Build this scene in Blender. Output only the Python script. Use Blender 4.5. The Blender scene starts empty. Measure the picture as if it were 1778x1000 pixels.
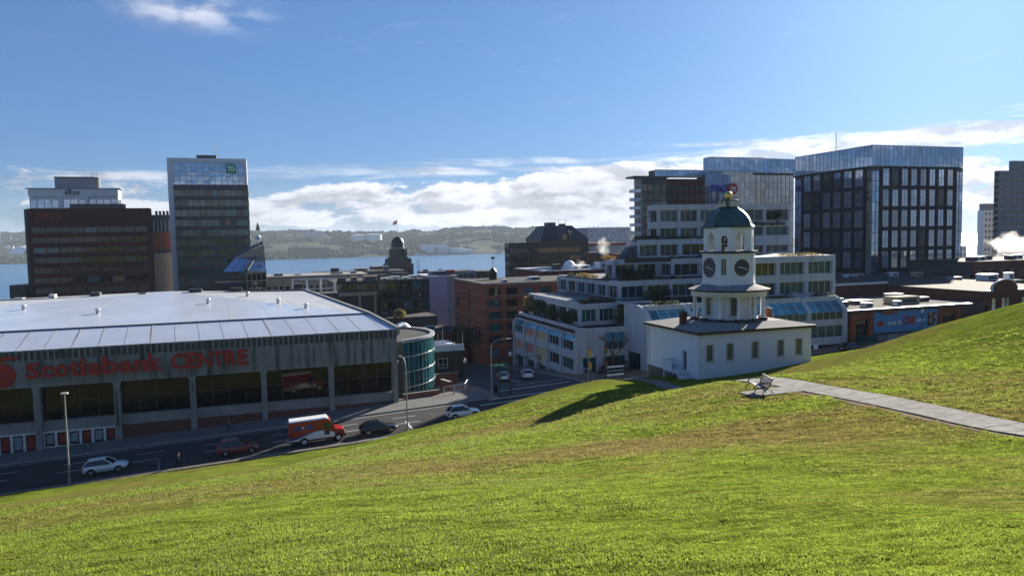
import bpy, bmesh, math, random
import numpy as np
from mathutils import Vector, Matrix, Euler

random.seed(7)
R = math.radians
S = bpy.context.scene
C = S.collection
PI = math.pi

# ------------------------------------------------------------------ camera
# World axes follow the street grid: +X along the street at the foot of the hill, +Y down to the harbour, sea level z = 0.
cam_d = bpy.data.cameras.new('camera')
cam = bpy.data.objects.new('camera', cam_d)
C.objects.link(cam)
cam.matrix_world = (Matrix.Translation((0, 0, 62)) @ Matrix.Rotation(-R(18.5), 4, 'Z')
                    @ Matrix.Rotation(PI / 2 - math.atan(86 / 1284), 4, 'X') @ Matrix.Rotation(-0.02, 4, 'Z'))
cam_d.sensor_width = 36.0
cam_d.lens = 36.0 * 1284 / 1778
cam_d.clip_start = 0.2
cam_d.clip_end = 60000
S.camera = cam

# ------------------------------------------------------------------ sun and sky
SUN_AZ, SUN_EL = R(50.8), R(20.6)          # azimuth from +Y towards +X
sun_dir = Vector((math.sin(SUN_AZ) * math.cos(SUN_EL), math.cos(SUN_AZ) * math.cos(SUN_EL), math.sin(SUN_EL)))
sd = bpy.data.lights.new('sun', 'SUN')
sd.energy = 5.0
sd.angle = R(0.53)
sd.color = (1.0, 0.92, 0.78)
so = bpy.data.objects.new('sun', sd)
so.rotation_euler = sun_dir.to_track_quat('Z', 'Y').to_euler()
so.location = (60, 60, 160)
C.objects.link(so)

W = bpy.data.worlds.new('World')
S.world = W
W.use_nodes = True
nt = W.node_tree
nt.nodes.clear()
def wn(t, **k):
    n = nt.nodes.new(t)
    for a, b in k.items():
        setattr(n, a, b)
    return n
def wl(a, b):
    nt.links.new(a, b)
def wmath(op, a, b=None, c=None, clamp=False):
    n = wn('ShaderNodeMath', operation=op)
    n.use_clamp = clamp
    for i, v in enumerate((a, b, c)):
        if v is None:
            continue
        if isinstance(v, (int, float)):
            n.inputs[i].default_value = v
        else:
            wl(v, n.inputs[i])
    return n.outputs[0]
def wramp(v, lo, hi, a=0.0, b=1.0, smooth=True):
    n = wn('ShaderNodeMapRange')
    n.interpolation_type = 'SMOOTHSTEP' if smooth else 'LINEAR'
    wl(v, n.inputs[0])
    for i, x in zip((1, 2, 3, 4), (lo, hi, a, b)):
        n.inputs[i].default_value = x
    return n.outputs[0]
sky = wn('ShaderNodeTexSky', sky_type='NISHITA')
sky.sun_disc = False
sky.sun_elevation = SUN_EL
sky.sun_rotation = SUN_AZ
sky.altitude = 60
sky.air_density = 1.0
sky.dust_density = 0.65
sky.ozone_density = 2.0
tc = wn('ShaderNodeTexCoord')
sep = wn('ShaderNodeSeparateXYZ')
wl(tc.outputs['Generated'], sep.inputs[0])
dx, dy, dz = sep.outputs
az = wmath('ARCTAN2', dx, dy)
# bank of low cumulus all round the horizon
def cloud_noise(sa, se, off, detail, rough, dist=0.0, da=0.0, de=0.0):
    cb = wn('ShaderNodeCombineXYZ')
    wl(wmath('MULTIPLY_ADD', az, sa, da * sa), cb.inputs[0])
    wl(wmath('MULTIPLY_ADD', dz, se, de * se), cb.inputs[1])
    cb.inputs[2].default_value = off
    n = wn('ShaderNodeTexNoise')
    n.inputs['Scale'].default_value = 1.0
    n.inputs['Detail'].default_value = detail
    n.inputs['Roughness'].default_value = rough
    n.inputs['Distortion'].default_value = dist
    wl(cb.outputs[0], n.inputs['Vector'])
    return n.outputs[0]
def gauss(v, c, w):
    d = wmath('DIVIDE', wmath('SUBTRACT', v, c), w)
    return wmath('EXPONENT', wmath('MULTIPLY', wmath('MULTIPLY', d, d), -1.0))
puff = cloud_noise(14.0, 36.0, 3.1, 12.0, 0.60, 0.15)          # heaped cumulus
puff_s = cloud_noise(14.0, 36.0, 3.1, 12.0, 0.60, 0.15, 0.012, 0.010)   # the same a little towards the sun
lump = cloud_noise(3.2, 10.0, 8.3, 3.0, 0.5)                  # where they gather
strk = cloud_noise(5.5, 70.0, 5.7, 10.0, 0.66, 0.4)            # drawn-out streaks along the top of the bank
# heaped clouds sit low; more of them in the thick of the bank
low = wmath('MULTIPLY', wramp(dz, 0.004, 0.03), wramp(dz, 0.06, 0.115, 1.0, 0.0))
cov1 = wmath('ADD', wmath('MULTIPLY', wmath('SUBTRACT', low, 1.0), 0.55), wmath('MULTIPLY', wmath('SUBTRACT', lump, 0.5), 0.55))
big = wmath('MULTIPLY', gauss(az, 0.455, 0.13), wramp(dz, 0.085, 0.125, 1.0, 0.0))
d1 = wmath('ADD', wmath('ADD', puff, cov1), wmath('MULTIPLY', big, 0.50))
d1 = wmath('ADD', d1, 0.075)
# the long streak layer, climbing towards the sun
mid_ = wmath('ADD', wmath('MULTIPLY', wramp(az, -0.4, 0.9), 0.030), 0.078)
lay = gauss(dz, mid_, 0.026) if False else wmath('EXPONENT', wmath('MULTIPLY', wmath('POWER', wmath('DIVIDE', wmath('SUBTRACT', dz, mid_), 0.024), 2.0), -1.0))
d2 = wmath('ADD', strk, wmath('MULTIPLY', wmath('SUBTRACT', lay, 1.0), 0.42))
d2 = wmath('ADD', wmath('ADD', d2, 0.06), wmath('MULTIPLY', wramp(az, 0.45, 0.95), 0.10))
c1 = wramp(d1, 0.46, 0.58)
c2 = wmath('MULTIPLY', wmath('MULTIPLY', wramp(d2, 0.45, 0.66), 0.85), wramp(lump, 0.36, 0.52, 0.35, 1.0))
veil = wmath('MULTIPLY', wramp(dz, 0.0, 0.10, 0.55, 0.0), wramp(lump, 0.35, 0.65, 0.6, 1.0))
cm = wmath('MAXIMUM', wmath('MAXIMUM', c1, c2), veil)
# small high wisps
n3 = cloud_noise(5.0, 30.0, 14.9, 7.0, 0.62, 0.9)
hi = wmath('MULTIPLY', wramp(n3, 0.60, 0.78), wramp(dz, 0.12, 0.26))
cm = wmath('MAXIMUM', cm, wmath('MULTIPLY', hi, 0.18))
wisp = wmath('MULTIPLY', gauss(az, -0.075, 0.075), gauss(dz, 0.272, 0.016))
cm = wmath('MAXIMUM', cm, wmath('MULTIPLY', wmath('MULTIPLY', wisp, wramp(puff, 0.36, 0.62)), 0.75))
dens = wmath('MULTIPLY', d1, c1)
# cloud light: thin parts and rims bright, thick parts grey, brighter towards the sun
relief = wramp(wmath('SUBTRACT', puff, puff_s), -0.13, 0.10, 0.62, 1.08)
shade = wmath('MULTIPLY', wramp(dens, 0.56, 0.95, 1.0, 0.80), relief)
vd = wn('ShaderNodeVectorMath', operation='DOT_PRODUCT')
wl(tc.outputs['Generated'], vd.inputs[0])
vd.inputs[1].default_value = tuple(sun_dir)
fwd = wramp(vd.outputs['Value'], 0.45, 1.0, 0.0, 1.0)
br = wmath('MULTIPLY', wmath('ADD', wmath('MULTIPLY', fwd, 0.45), 0.86), shade)
ccol = wn('ShaderNodeCombineColor')
wl(wmath('MULTIPLY', br, 6.2), ccol.inputs[0])
wl(wmath('MULTIPLY', br, 6.3), ccol.inputs[1])
wl(wmath('MULTIPLY', br, 6.9), ccol.inputs[2])
mx = wn('ShaderNodeMix', data_type='RGBA')
wl(wmath('MULTIPLY', cm, 0.93), mx.inputs['Factor'])
sg = wn('ShaderNodeGamma')
sg.inputs[1].default_value = 0.62
wl(sky.outputs[0], sg.inputs[0])
tint = wn('ShaderNodeMix', data_type='RGBA', blend_type='MULTIPLY')
tint.inputs['Factor'].default_value = 1.0
wl(sg.outputs[0], tint.inputs['A'])
tint.inputs['B'].default_value = (0.49, 0.85, 1.46, 1)
wl(tint.outputs['Result'], mx.inputs['A'])
wl(ccol.outputs[0], mx.inputs['B'])
bg = wn('ShaderNodeBackground')
bg.inputs['Strength'].default_value = 0.052
wl(mx.outputs['Result'], bg.inputs['Color'])
wo = wn('ShaderNodeOutputWorld')
wl(bg.outputs[0], wo.inputs['Surface'])

S.view_settings.view_transform = 'Standard'
S.view_settings.look = 'None'
S.view_settings.exposure = 1.52
S.view_settings.gamma = 1.0
S.view_settings.use_curve_mapping = False
S.render.engine = 'CYCLES'

# ------------------------------------------------------------------ materials
MATS = {}
def pm(name, col, rough=0.8, var=0.12, scale=1.5, bump=0.0, bscale=None, metal=0.0, spec=0.5, streak=0.0, dirt=None, trans=0.0, coat=0.0, rnd=0.0):
    """Procedural Principled material: base colour with world-space mottling, vertical streaks, fine relief."""
    m = bpy.data.materials.new(name)
    m.use_nodes = True
    t = m.node_tree
    b = t.nodes['Principled BSDF']
    b.inputs['Roughness'].default_value = rough
    b.inputs['Metallic'].default_value = metal
    b.inputs['Specular IOR Level'].default_value = spec if rough < 0.8 else 0.06
    if coat:
        b.inputs['Coat Weight'].default_value = coat
        b.inputs['Coat Roughness'].default_value = 0.05
    g = t.nodes.new('ShaderNodeNewGeometry')
    n = t.nodes.new('ShaderNodeTexNoise')
    n.inputs['Scale'].default_value = scale
    n.inputs['Detail'].default_value = 6
    n.inputs['Roughness'].default_value = 0.65
    t.links.new(g.outputs['Position'], n.inputs['Vector'])
    mr = t.nodes.new('ShaderNodeMapRange')
    mr.inputs[1].default_value = 0.25
    mr.inputs[2].default_value = 0.75
    mr.inputs[3].default_value = 1 - var
    mr.inputs[4].default_value = 1 + var
    t.links.new(n.outputs[0], mr.inputs[0])
    fac = mr.outputs[0]
    if rnd:
        oi = t.nodes.new('ShaderNodeObjectInfo')
        m2 = t.nodes.new('ShaderNodeMapRange')
        m2.inputs[3].default_value = 1 - rnd
        m2.inputs[4].default_value = 1 + rnd
        t.links.new(oi.outputs['Random'], m2.inputs[0])
        mm = t.nodes.new('ShaderNodeMath')
        mm.operation = 'MULTIPLY'
        t.links.new(fac, mm.inputs[0])
        t.links.new(m2.outputs[0], mm.inputs[1])
        fac = mm.outputs[0]
    vm = t.nodes.new('ShaderNodeVectorMath')
    vm.operation = 'SCALE'
    vm.inputs[0].default_value = col[:3]
    t.links.new(fac, vm.inputs['Scale'])
    out = vm.outputs[0]
    if streak:
        mp = t.nodes.new('ShaderNodeMapping')
        mp.inputs['Scale'].default_value = (1.3, 1.3, 0.12)
        t.links.new(g.outputs['Position'], mp.inputs[0])
        sn = t.nodes.new('ShaderNodeTexNoise')
        sn.inputs['Scale'].default_value = 1.2
        sn.inputs['Detail'].default_value = 5
        t.links.new(mp.outputs[0], sn.inputs['Vector'])
        sr = t.nodes.new('ShaderNodeMapRange')
        sr.inputs[1].default_value = 0.5
        sr.inputs[2].default_value = 0.72
        sr.inputs[4].default_value = streak
        t.links.new(sn.outputs[0], sr.inputs[0])
        mix = t.nodes.new('ShaderNodeMix')
        mix.data_type = 'RGBA'
        t.links.new(sr.outputs[0], mix.inputs['Factor'])
        t.links.new(out, mix.inputs['A'])
        mix.inputs['B'].default_value = (*(dirt or (0.05, 0.055, 0.045)), 1)
        out = mix.outputs['Result']
    t.links.new(out, b.inputs['Base Color'])
    if bump:
        bn = t.nodes.new('ShaderNodeTexNoise')
        bn.inputs['Scale'].default_value = bscale or scale * 6
        bn.inputs['Detail'].default_value = 5
        t.links.new(g.outputs['Position'], bn.inputs['Vector'])
        bp = t.nodes.new('ShaderNodeBump')
        bp.inputs['Strength'].default_value = bump
        bp.inputs['Distance'].default_value = 0.05
        t.links.new(bn.outputs[0], bp.inputs['Height'])
        t.links.new(bp.outputs[0], b.inputs['Normal'])
    if trans:
        ts = t.nodes.new('ShaderNodeBsdfTranslucent')
        t.links.new(out, ts.inputs['Color'])
        ms = t.nodes.new('ShaderNodeMixShader')
        ms.inputs[0].default_value = trans
        t.links.new(b.outputs[0], ms.inputs[1])
        t.links.new(ts.outputs[0], ms.inputs[2])
        t.links.new(ms.outputs[0], t.nodes['Material Output'].inputs[0])
    MATS[name] = m
    return m
def glass(name, col, rough=0.04, wave=0.02, rnd=0.5, ior=1.5, wscale=0.35, metal=0.0, spec=0.5):
    """Opaque architectural glazing: tinted room behind, mirror coat in front, panes slightly out of true."""
    m = bpy.data.materials.new(name)
    m.use_nodes = True
    t = m.node_tree
    b = t.nodes['Principled BSDF']
    b.inputs['Roughness'].default_value = rough
    b.inputs['IOR'].default_value = ior
    b.inputs['Metallic'].default_value = metal
    b.inputs['Specular IOR Level'].default_value = spec
    g = t.nodes.new('ShaderNodeNewGeometry')
    oi = t.nodes.new('ShaderNodeObjectInfo')
    n = t.nodes.new('ShaderNodeTexNoise')
    n.inputs['Scale'].default_value = 0.55
    n.inputs['Detail'].default_value = 3
    t.links.new(g.outputs['Position'], n.inputs['Vector'])
    mr = t.nodes.new('ShaderNodeMapRange')
    mr.inputs[1].default_value = 0.3
    mr.inputs[2].default_value = 0.7
    mr.inputs[3].default_value = 0.86
    mr.inputs[4].default_value = 1.14
    t.links.new(n.outputs[0], mr.inputs[0])
    m2 = t.nodes.new('ShaderNodeMapRange')
    m2.inputs[3].default_value = 1 - rnd
    m2.inputs[4].default_value = 1 + rnd
    t.links.new(oi.outputs['Random'], m2.inputs[0])
    mm = t.nodes.new('ShaderNodeMath')
    mm.operation = 'MULTIPLY'
    t.links.new(mr.outputs[0], mm.inputs[0])
    t.links.new(m2.outputs[0], mm.inputs[1])
    vm = t.nodes.new('ShaderNodeVectorMath')
    vm.operation = 'SCALE'
    vm.inputs[0].default_value = col[:3]
    t.links.new(mm.outputs[0], vm.inputs['Scale'])
    t.links.new(vm.outputs[0], b.inputs['Base Color'])
    bn = t.nodes.new('ShaderNodeTexNoise')
    bn.inputs['Scale'].default_value = wscale
    bn.inputs['Detail'].default_value = 1
    t.links.new(g.outputs['Position'], bn.inputs['Vector'])
    bp = t.nodes.new('ShaderNodeBump')
    bp.inputs['Strength'].default_value = 1.0
    bp.inputs['Distance'].default_value = wave
    t.links.new(bn.outputs[0], bp.inputs['Height'])
    t.links.new(bp.outputs[0], b.inputs['Normal'])
    MATS[name] = m
    return m

pm('white_paint', (0.63, 0.65, 0.68), 0.6, 0.05, 0.8, 0.05, 12, streak=0.06, dirt=(0.4, 0.4, 0.36))
pm('white_concrete', (0.42, 0.45, 0.49), 0.85, 0.10, 0.6, 0.1, 6, streak=0.42, dirt=(0.13, 0.13, 0.11))
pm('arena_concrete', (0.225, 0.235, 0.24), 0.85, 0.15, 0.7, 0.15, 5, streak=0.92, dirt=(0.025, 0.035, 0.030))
pm('concrete', (0.25, 0.25, 0.24), 0.9, 0.14, 0.9, 0.15, 7, streak=0.3, dirt=(0.12, 0.12, 0.1))
pm('roof_metal', (0.42, 0.46, 0.53), 0.26, 0.14, 0.18, 0.04, 1.2, spec=0.6)
pm('roof_metal_side_sheen', (0.40, 0.41, 0.42), 0.45, 0.16, 0.22, 0.05, 1.5, spec=0.5)  # side facet sheen, from angle and wetness, is put into this material
pm('slab_grey', (0.13, 0.14, 0.16), 0.7, 0.1, 0.3)
pm('asphalt_patch', (0.035, 0.035, 0.036), 0.9, 0.2, 1.0, 0.3, 25)
pm('dial_gold', (0.42, 0.30, 0.12), 0.5, 0.15, 3)
pm('roof_membrane', (0.050, 0.050, 0.052), 0.85, 0.25, 0.4, 0.2, 6)
pm('roof_gravel', (0.070, 0.068, 0.066), 0.95, 0.3, 0.5, 0.3, 15)
pm('seam', (0.40, 0.37, 0.33), 0.6, 0.2, 1.0)
pm('dark_trim', (0.035, 0.028, 0.030), 0.55, 0.2, 2)
pm('house_roof', (0.24, 0.23, 0.225), 0.85, 0.18, 0.9, 0.2, 8)
pm('copper', (0.030, 0.075, 0.070), 0.42, 0.55, 1.1, 0.15, 4, metal=0.35)
pm('gold', (0.75, 0.52, 0.14), 0.28, 0.12, 3, metal=1.0)
pm('brick', (0.24, 0.088, 0.060), 0.9, 0.25, 1.4, 0.4, 9)
pm('brick_dark', (0.115, 0.052, 0.040), 0.9, 0.3, 1.1, 0.4, 9)
pm('brick_brown', (0.075, 0.032, 0.030), 0.85, 0.2, 0.8, 0.2, 6)
pm('brick_joint', (0.34, 0.22, 0.17), 0.9, 0.2, 2)
pm('plinth_brick', (0.13, 0.060, 0.048), 0.9, 0.25, 1.5, 0.4, 9)
pm('stone', (0.15, 0.13, 0.115), 0.9, 0.35, 1.4, 0.5, 5)
pm('sandstone', (0.36, 0.29, 0.22), 0.9, 0.18, 0.6, 0.2, 6, streak=0.2)
pm('tower_stone', (0.13, 0.115, 0.105), 0.9, 0.2, 0.7, 0.2, 6)
pm('black_panel', (0.020, 0.020, 0.024), 0.45, 0.25, 0.6)
pm('charcoal', (0.045, 0.048, 0.055), 0.6, 0.25, 0.6, streak=0.1)
pm('grey_panel', (0.23, 0.25, 0.28), 0.6, 0.1, 0.5, streak=0.1)
pm('light_panel', (0.52, 0.54, 0.57), 0.5, 0.06, 0.5, streak=0.08, dirt=(0.3, 0.3, 0.3))
pm('aluminium', (0.60, 0.61, 0.62), 0.35, 0.06, 1, metal=0.7)
pm('steel_pole', (0.30, 0.30, 0.29), 0.5, 0.15, 2, metal=0.5)
pm('black_iron', (0.014, 0.014, 0.015), 0.45, 0.2, 4)
pm('frame_dark', (0.03, 0.032, 0.035), 0.5, 0.1, 2)
pm('frame_light', (0.55, 0.56, 0.55), 0.5, 0.08, 2)
pm('frame_cream', (0.42, 0.41, 0.32), 0.6, 0.08, 2)
pm('red_sign', (0.34, 0.004, 0.012), 0.45, 0.12, 1.5)
pm('red_faded', (0.24, 0.012, 0.014), 0.5, 0.2, 1)
pm('white_sign', (0.80, 0.80, 0.80), 0.5, 0.04, 1)
pm('green_sign', (0.015, 0.25, 0.11), 0.45, 0.05, 1)
pm('blue_sign', (0.008, 0.05, 0.42), 0.45, 0.05, 1)
pm('navy_sign', (0.012, 0.016, 0.035), 0.45, 0.1, 1)
pm('banner_blue', (0.04, 0.19, 0.42), 0.55, 0.05, 1)
pm('yellow_paint', (0.60, 0.36, 0.03), 0.5, 0.08, 1)
pm('asphalt', (0.046, 0.046, 0.048), 0.92, 0.25, 0.5, 0.35, 25)
pm('asphalt_worn', (0.075, 0.075, 0.075), 0.92, 0.2, 0.4, 0.3, 25)
pm('road_paint', (0.55, 0.55, 0.52), 0.8, 0.2, 3)
pm('pavement', (0.145, 0.142, 0.138), 0.92, 0.18, 0.7, 0.25, 18)
pm('brick_paving', (0.22, 0.145, 0.115), 0.92, 0.22, 1.2, 0.25, 14)
pm('kerb', (0.30, 0.30, 0.285), 0.9, 0.15, 1.5, 0.2)
pm('path_surface', (0.175, 0.17, 0.163), 0.93, 0.50, 2.2, 0.6, 28)
pm('dirt', (0.085, 0.048, 0.026), 0.97, 0.4, 3.0, 0.8, 12)
pm('ground_city', (0.085, 0.085, 0.082), 0.95, 0.3, 0.08, 0.2, 2)
pm('tyre', (0.012, 0.012, 0.012), 0.85, 0.2, 6)
pm('rim', (0.42, 0.42, 0.43), 0.35, 0.1, 6, metal=0.8)
pm('car_white', (0.72, 0.73, 0.74), 0.28, 0.03, 1, coat=0.8)
pm('car_red', (0.20, 0.010, 0.012), 0.28, 0.05, 1, coat=0.8)
pm('car_black', (0.016, 0.018, 0.022), 0.25, 0.05, 1, coat=0.8)
pm('van_red', (0.29, 0.003, 0.007), 0.35, 0.04, 1, coat=0.4)
pm('van_white', (0.70, 0.71, 0.72), 0.4, 0.06, 1, coat=0.3, streak=0.1, dirt=(0.35, 0.33, 0.3))
pm('van_blue', (0.020, 0.030, 0.19), 0.4, 0.05, 1, coat=0.3)
pm('lamp_red', (0.35, 0.01, 0.01), 0.2, 0.05, 3)
pm('lamp_clear', (0.75, 0.77, 0.78), 0.12, 0.05, 3)
pm('leaf_dark', (0.030, 0.048, 0.020), 0.7, 0.45, 2.2, trans=0.25)
pm('leaf_mid', (0.075, 0.095, 0.028), 0.7, 0.4, 1.8, trans=0.3)
pm('leaf_yellow', (0.24, 0.19, 0.045), 0.75, 0.35, 2.5, trans=0.35)
pm('leaf_red', (0.060, 0.018, 0.016), 0.75, 0.4, 2.5, trans=0.25)
pm('dry_grass', (0.34, 0.235, 0.095), 0.9, 0.3, 3, trans=0.3)
pm('bark', (0.085, 0.070, 0.060), 0.95, 0.3, 4, 0.4, 20)
pm('skin', (0.45, 0.28, 0.20), 0.6, 0.06, 6)
pm('cloth_dark', (0.022, 0.024, 0.034), 0.9, 0.2, 6)
pm('cloth_grey', (0.13, 0.13, 0.14), 0.9, 0.2, 6)
pm('hair', (0.03, 0.02, 0.015), 0.7, 0.2, 9)
pm('bench_slat', (0.085, 0.09, 0.10), 0.45, 0.10, 5)
pm('roof_tank', (0.62, 0.63, 0.62), 0.5, 0.06, 0.05)
pm('far_white', (0.62, 0.63, 0.64), 0.6, 0.08, 0.02)
pm('far_grey', (0.30, 0.32, 0.35), 0.7, 0.15, 0.02)
pm('far_brick', (0.17, 0.085, 0.065), 0.9, 0.15, 0.02)
pm('far_tan', (0.38, 0.31, 0.23), 0.9, 0.15, 0.02)
pm('orange_panel', (0.44, 0.15, 0.06), 0.7, 0.1, 0.6)
pm('shop_orange', (0.24, 0.075, 0.04), 0.8, 0.12, 0.8)
pm('lit_blind', (0.52, 0.36, 0.17), 0.7, 0.12, 0.8)  # warm window light put into the blind colour
pm('lit_blind_pink', (0.50, 0.19, 0.15), 0.7, 0.12, 0.8, rnd=0.25)  # orange window light painted as base colour, without emission
pm('soil', (0.045, 0.035, 0.025), 0.97, 0.3, 4, 0.5)
pm('purple_mesh', (0.40, 0.36, 0.52), 0.45, 0.25, 1.8, 0.5, 6, metal=0.4)
pm('clock_face', (0.028, 0.024, 0.045), 0.5, 0.25, 5)
pm('teal_frame', (0.10, 0.24, 0.26), 0.4, 0.1, 1)
glass('glass_dark', (0.010, 0.012, 0.012), 0.03, 0.012, 0.4, spec=0.7)
glass('glass_arena', (0.003, 0.004, 0.004), 0.03, 0.004, 0.2, spec=0.26)
pm('hotel_brick', (0.040, 0.033, 0.040), 0.8, 0.2, 0.6)
glass('glass_window', (0.026, 0.040, 0.048), 0.05, 0.015, 0.6, spec=0.35)
glass('glass_green', (0.018, 0.062, 0.068), 0.05, 0.015, 0.6, spec=0.35)
glass('glass_teal', (0.006, 0.058, 0.075), 0.06, 0.02, 0.5, spec=0.5)
glass('glass_skylight', (0.045, 0.21, 0.31), 0.12, 0.01, 0.35, spec=0.6)
glass('glass_blue', (0.29, 0.37, 0.49), 0.05, 0.018, 0.16, metal=0.8)
glass('glass_tower', (0.022, 0.085, 0.090), 0.05, 0.02, 0.7, spec=0.7)
glass('glass_hotel', (0.33, 0.39, 0.46), 0.05, 0.03, 0.35, metal=0.55)
glass('glass_old', (0.040, 0.045, 0.035), 0.06, 0.02, 0.4)
glass('glass_car', (0.010, 0.011, 0.013), 0.03, 0.0, 0.1, spec=0.8)
glass('glass_amber_lit', (0.34, 0.21, 0.085), 0.10, 0.01, 0.3)  # amber room light put into the glass colour; nothing glows

def M(n):
    return MATS[n]
def ms(*names):
    return [MATS[n] for n in names]

# ------------------------------------------------------------------ mesh builder
class MB:
    def __init__(s):
        s.v, s.f, s.m, s.s = [], [], [], []
    def add(s, vs, fs, m=0, sm=False):
        o = len(s.v)
        s.v.extend([tuple(p) for p in vs])
        for f in fs:
            s.f.append(tuple(i + o for i in f))
            s.m.append(m)
            s.s.append(sm)
        return s
    def box(s, x0, y0, z0, x1, y1, z1, m=0):
        if x0 > x1: x0, x1 = x1, x0
        if y0 > y1: y0, y1 = y1, y0
        if z0 > z1: z0, z1 = z1, z0
        v = [(x0, y0, z0), (x1, y0, z0), (x1, y1, z0), (x0, y1, z0), (x0, y0, z1), (x1, y0, z1), (x1, y1, z1), (x0, y1, z1)]
        return s.add(v, [(0, 3, 2, 1), (4, 5, 6, 7), (0, 1, 5, 4), (1, 2, 6, 5), (2, 3, 7, 6), (3, 0, 4, 7)], m)
    def hexa(s, lo, hi, m=0):
        """8-corner solid: lo and hi are 4 points each (counter-clockwise from above)."""
        return s.add(list(lo) + list(hi), [(3, 2, 1, 0), (4, 5, 6, 7), (0, 1, 5, 4), (1, 2, 6, 5), (2, 3, 7, 6), (3, 0, 4, 7)], m)
    def prism(s, poly, z0, z1, m=0, top=None):
        """Vertical prism over a counter-clockwise plan polygon."""
        n = len(poly)
        zt = z1 if callable(z1) else (lambda x, y: z1)
        zb = z0 if callable(z0) else (lambda x, y: z0)
        v = [(x, y, zb(x, y)) for x, y in poly] + [(x, y, zt(x, y)) for x, y in poly]
        s.add(v, [tuple(range(n - 1, -1, -1))] + [(i, (i + 1) % n, n + (i + 1) % n, n + i) for i in range(n)], m)
        s.add(v[n:], [tuple(range(n))], m if top is None else top)
        return s
    def extr(s, prof, axis, a, b, m=0):
        """Profile polygon swept along axis. axis 'x': prof is (y,z); axis 'y': prof is (x,z)."""
        n = len(prof)
        mk = (lambda t, p: (t, p[0], p[1])) if axis == 'x' else (lambda t, p: (p[0], t, p[1]))
        v = [mk(a, p) for p in prof] + [mk(b, p) for p in prof]
        return s.add(v, [tuple(range(n)), tuple(range(2 * n - 1, n - 1, -1))] + [(i, n + i, n + (i + 1) % n, (i + 1) % n) for i in range(n)], m)
    def tube(s, p0, p1, r0, r1=None, n=8, m=0, cap=True):
        r1 = r0 if r1 is None else r1
        p0, p1 = Vector(p0), Vector(p1)
        d = (p1 - p0)
        if d.length < 1e-6:
            return s
        d.normalize()
        a = d.orthogonal().normalized()
        b = d.cross(a)
        v = []
        for p, r in ((p0, r0), (p1, r1)):
            for i in range(n):
                t = 2 * PI * i / n
                v.append(p + (a * math.cos(t) + b * math.sin(t)) * r)
        f = [(i, (i + 1) % n, n + (i + 1) % n, n + i) for i in range(n)]
        s.add(v, f, m, True)
        if cap:
            s.add(v, [tuple(range(n - 1, -1, -1)), tuple(range(n, 2 * n))], m)
        return s
    def path(s, pts, r, n=7, m=0):
        for a, b in zip(pts[:-1], pts[1:]):
            s.tube(a, b, r, r, n, m)
        return s
    def lathe(s, prof, n=24, c=(0, 0), m=0, sm=True, cap=True, a0=0.0):
        v = []
        for r, z in prof:
            for i in range(n):
                t = a0 + 2 * PI * i / n
                v.append((c[0] + r * math.cos(t), c[1] + r * math.sin(t), z))
        f = []
        for k in range(len(prof) - 1):
            for i in range(n):
                j = (i + 1) % n
                f.append((k * n + i, k * n + j, (k + 1) * n + j, (k + 1) * n + i))
        s.add(v, f, m, sm)
        if cap:
            k = len(prof) - 1
            if prof[0][0] > 1e-4: s.add(v[:n], [tuple(range(n - 1, -1, -1))], m)
            if prof[-1][0] > 1e-4: s.add(v[k * n:], [tuple(range(n))], m)
        return s
    def mesh(s, name, mats, off=(0, 0, 0)):
        me = bpy.data.meshes.new(name)
        o = off
        me.from_pydata([(x - o[0], y - o[1], z - o[2]) for x, y, z in s.v], [], s.f)
        for mt in mats:
            me.materials.append(M(mt) if isinstance(mt, str) else mt)
        me.polygons.foreach_set('material_index', s.m)
        me.polygons.foreach_set('use_smooth', s.s)
        me.update()
        return me
    def build(s, name, mats, parent=None, loc=None):
        """Coordinates are world metres; the object's origin goes to loc (default: the parent's place)."""
        if isinstance(mats, str): mats = [mats]
        pl = Vector(parent['_w']) if parent is not None else Vector((0, 0, 0))
        o = Vector(loc) if loc is not None else pl
        ob = bpy.data.objects.new(name, s.mesh(name, mats, o))
        C.objects.link(ob)
        if parent is not None:
            ob.parent = parent
        ob.location = o - pl
        ob['_w'] = tuple(o)
        return ob
def put(name, me, parent, wloc, rz=0.0):
    """An object over shared mesh data, placed at a world point under its (unrotated) parent."""
    ob = bpy.data.objects.new(name, me)
    C.objects.link(ob)
    pl = Vector((0, 0, 0))
    if parent is not None:
        ob.parent = parent
        pl = Vector(parent['_w'])
    ob.location = Vector(wloc) - pl
    ob.rotation_euler = (0, 0, rz)
    ob['_w'] = tuple(wloc)
    return ob
def tag(o, label, cat, group=None, kind=None):
    if label: o['label'] = label
    if cat: o['category'] = cat
    if group: o['group'] = group
    if kind: o['kind'] = kind
    return o
def thing(name, label, cat, loc, group=None, rz=0.0):
    o = bpy.data.objects.new(name, None)
    o.empty_display_size = 0.5
    C.objects.link(o)
    o.location = loc
    o.rotation_euler = (0, 0, rz)
    o['_w'] = tuple(loc)
    return tag(o, label, cat, group)
def copy_tree(o, parent=None):
    c = o.copy()
    C.objects.link(c)
    if parent is not None:
        c.parent = parent
    for ch in list(o.children):
        copy_tree(ch, c)
    return c
def text_mesh(body, size, ext=0.05, bold=0.0, shear=0.0, spacing=1.0):
    """Upright lettering as a mesh in the x-z plane facing -Y, left aligned, baseline at z=0."""
    cu = bpy.data.curves.new('t', 'FONT')
    cu.body = body
    cu.size = size
    cu.extrude = ext
    cu.offset = bold
    cu.shear = shear
    cu.space_character = spacing
    cu.resolution_u = 3
    ob = bpy.data.objects.new('t', cu)
    C.objects.link(ob)
    dg = bpy.context.evaluated_depsgraph_get()
    me = bpy.data.meshes.new_from_object(ob.evaluated_get(dg))
    bpy.data.objects.remove(ob)
    bpy.data.curves.remove(cu)
    me.transform(Matrix.Rotation(PI / 2, 4, 'X'))
    return me
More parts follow.
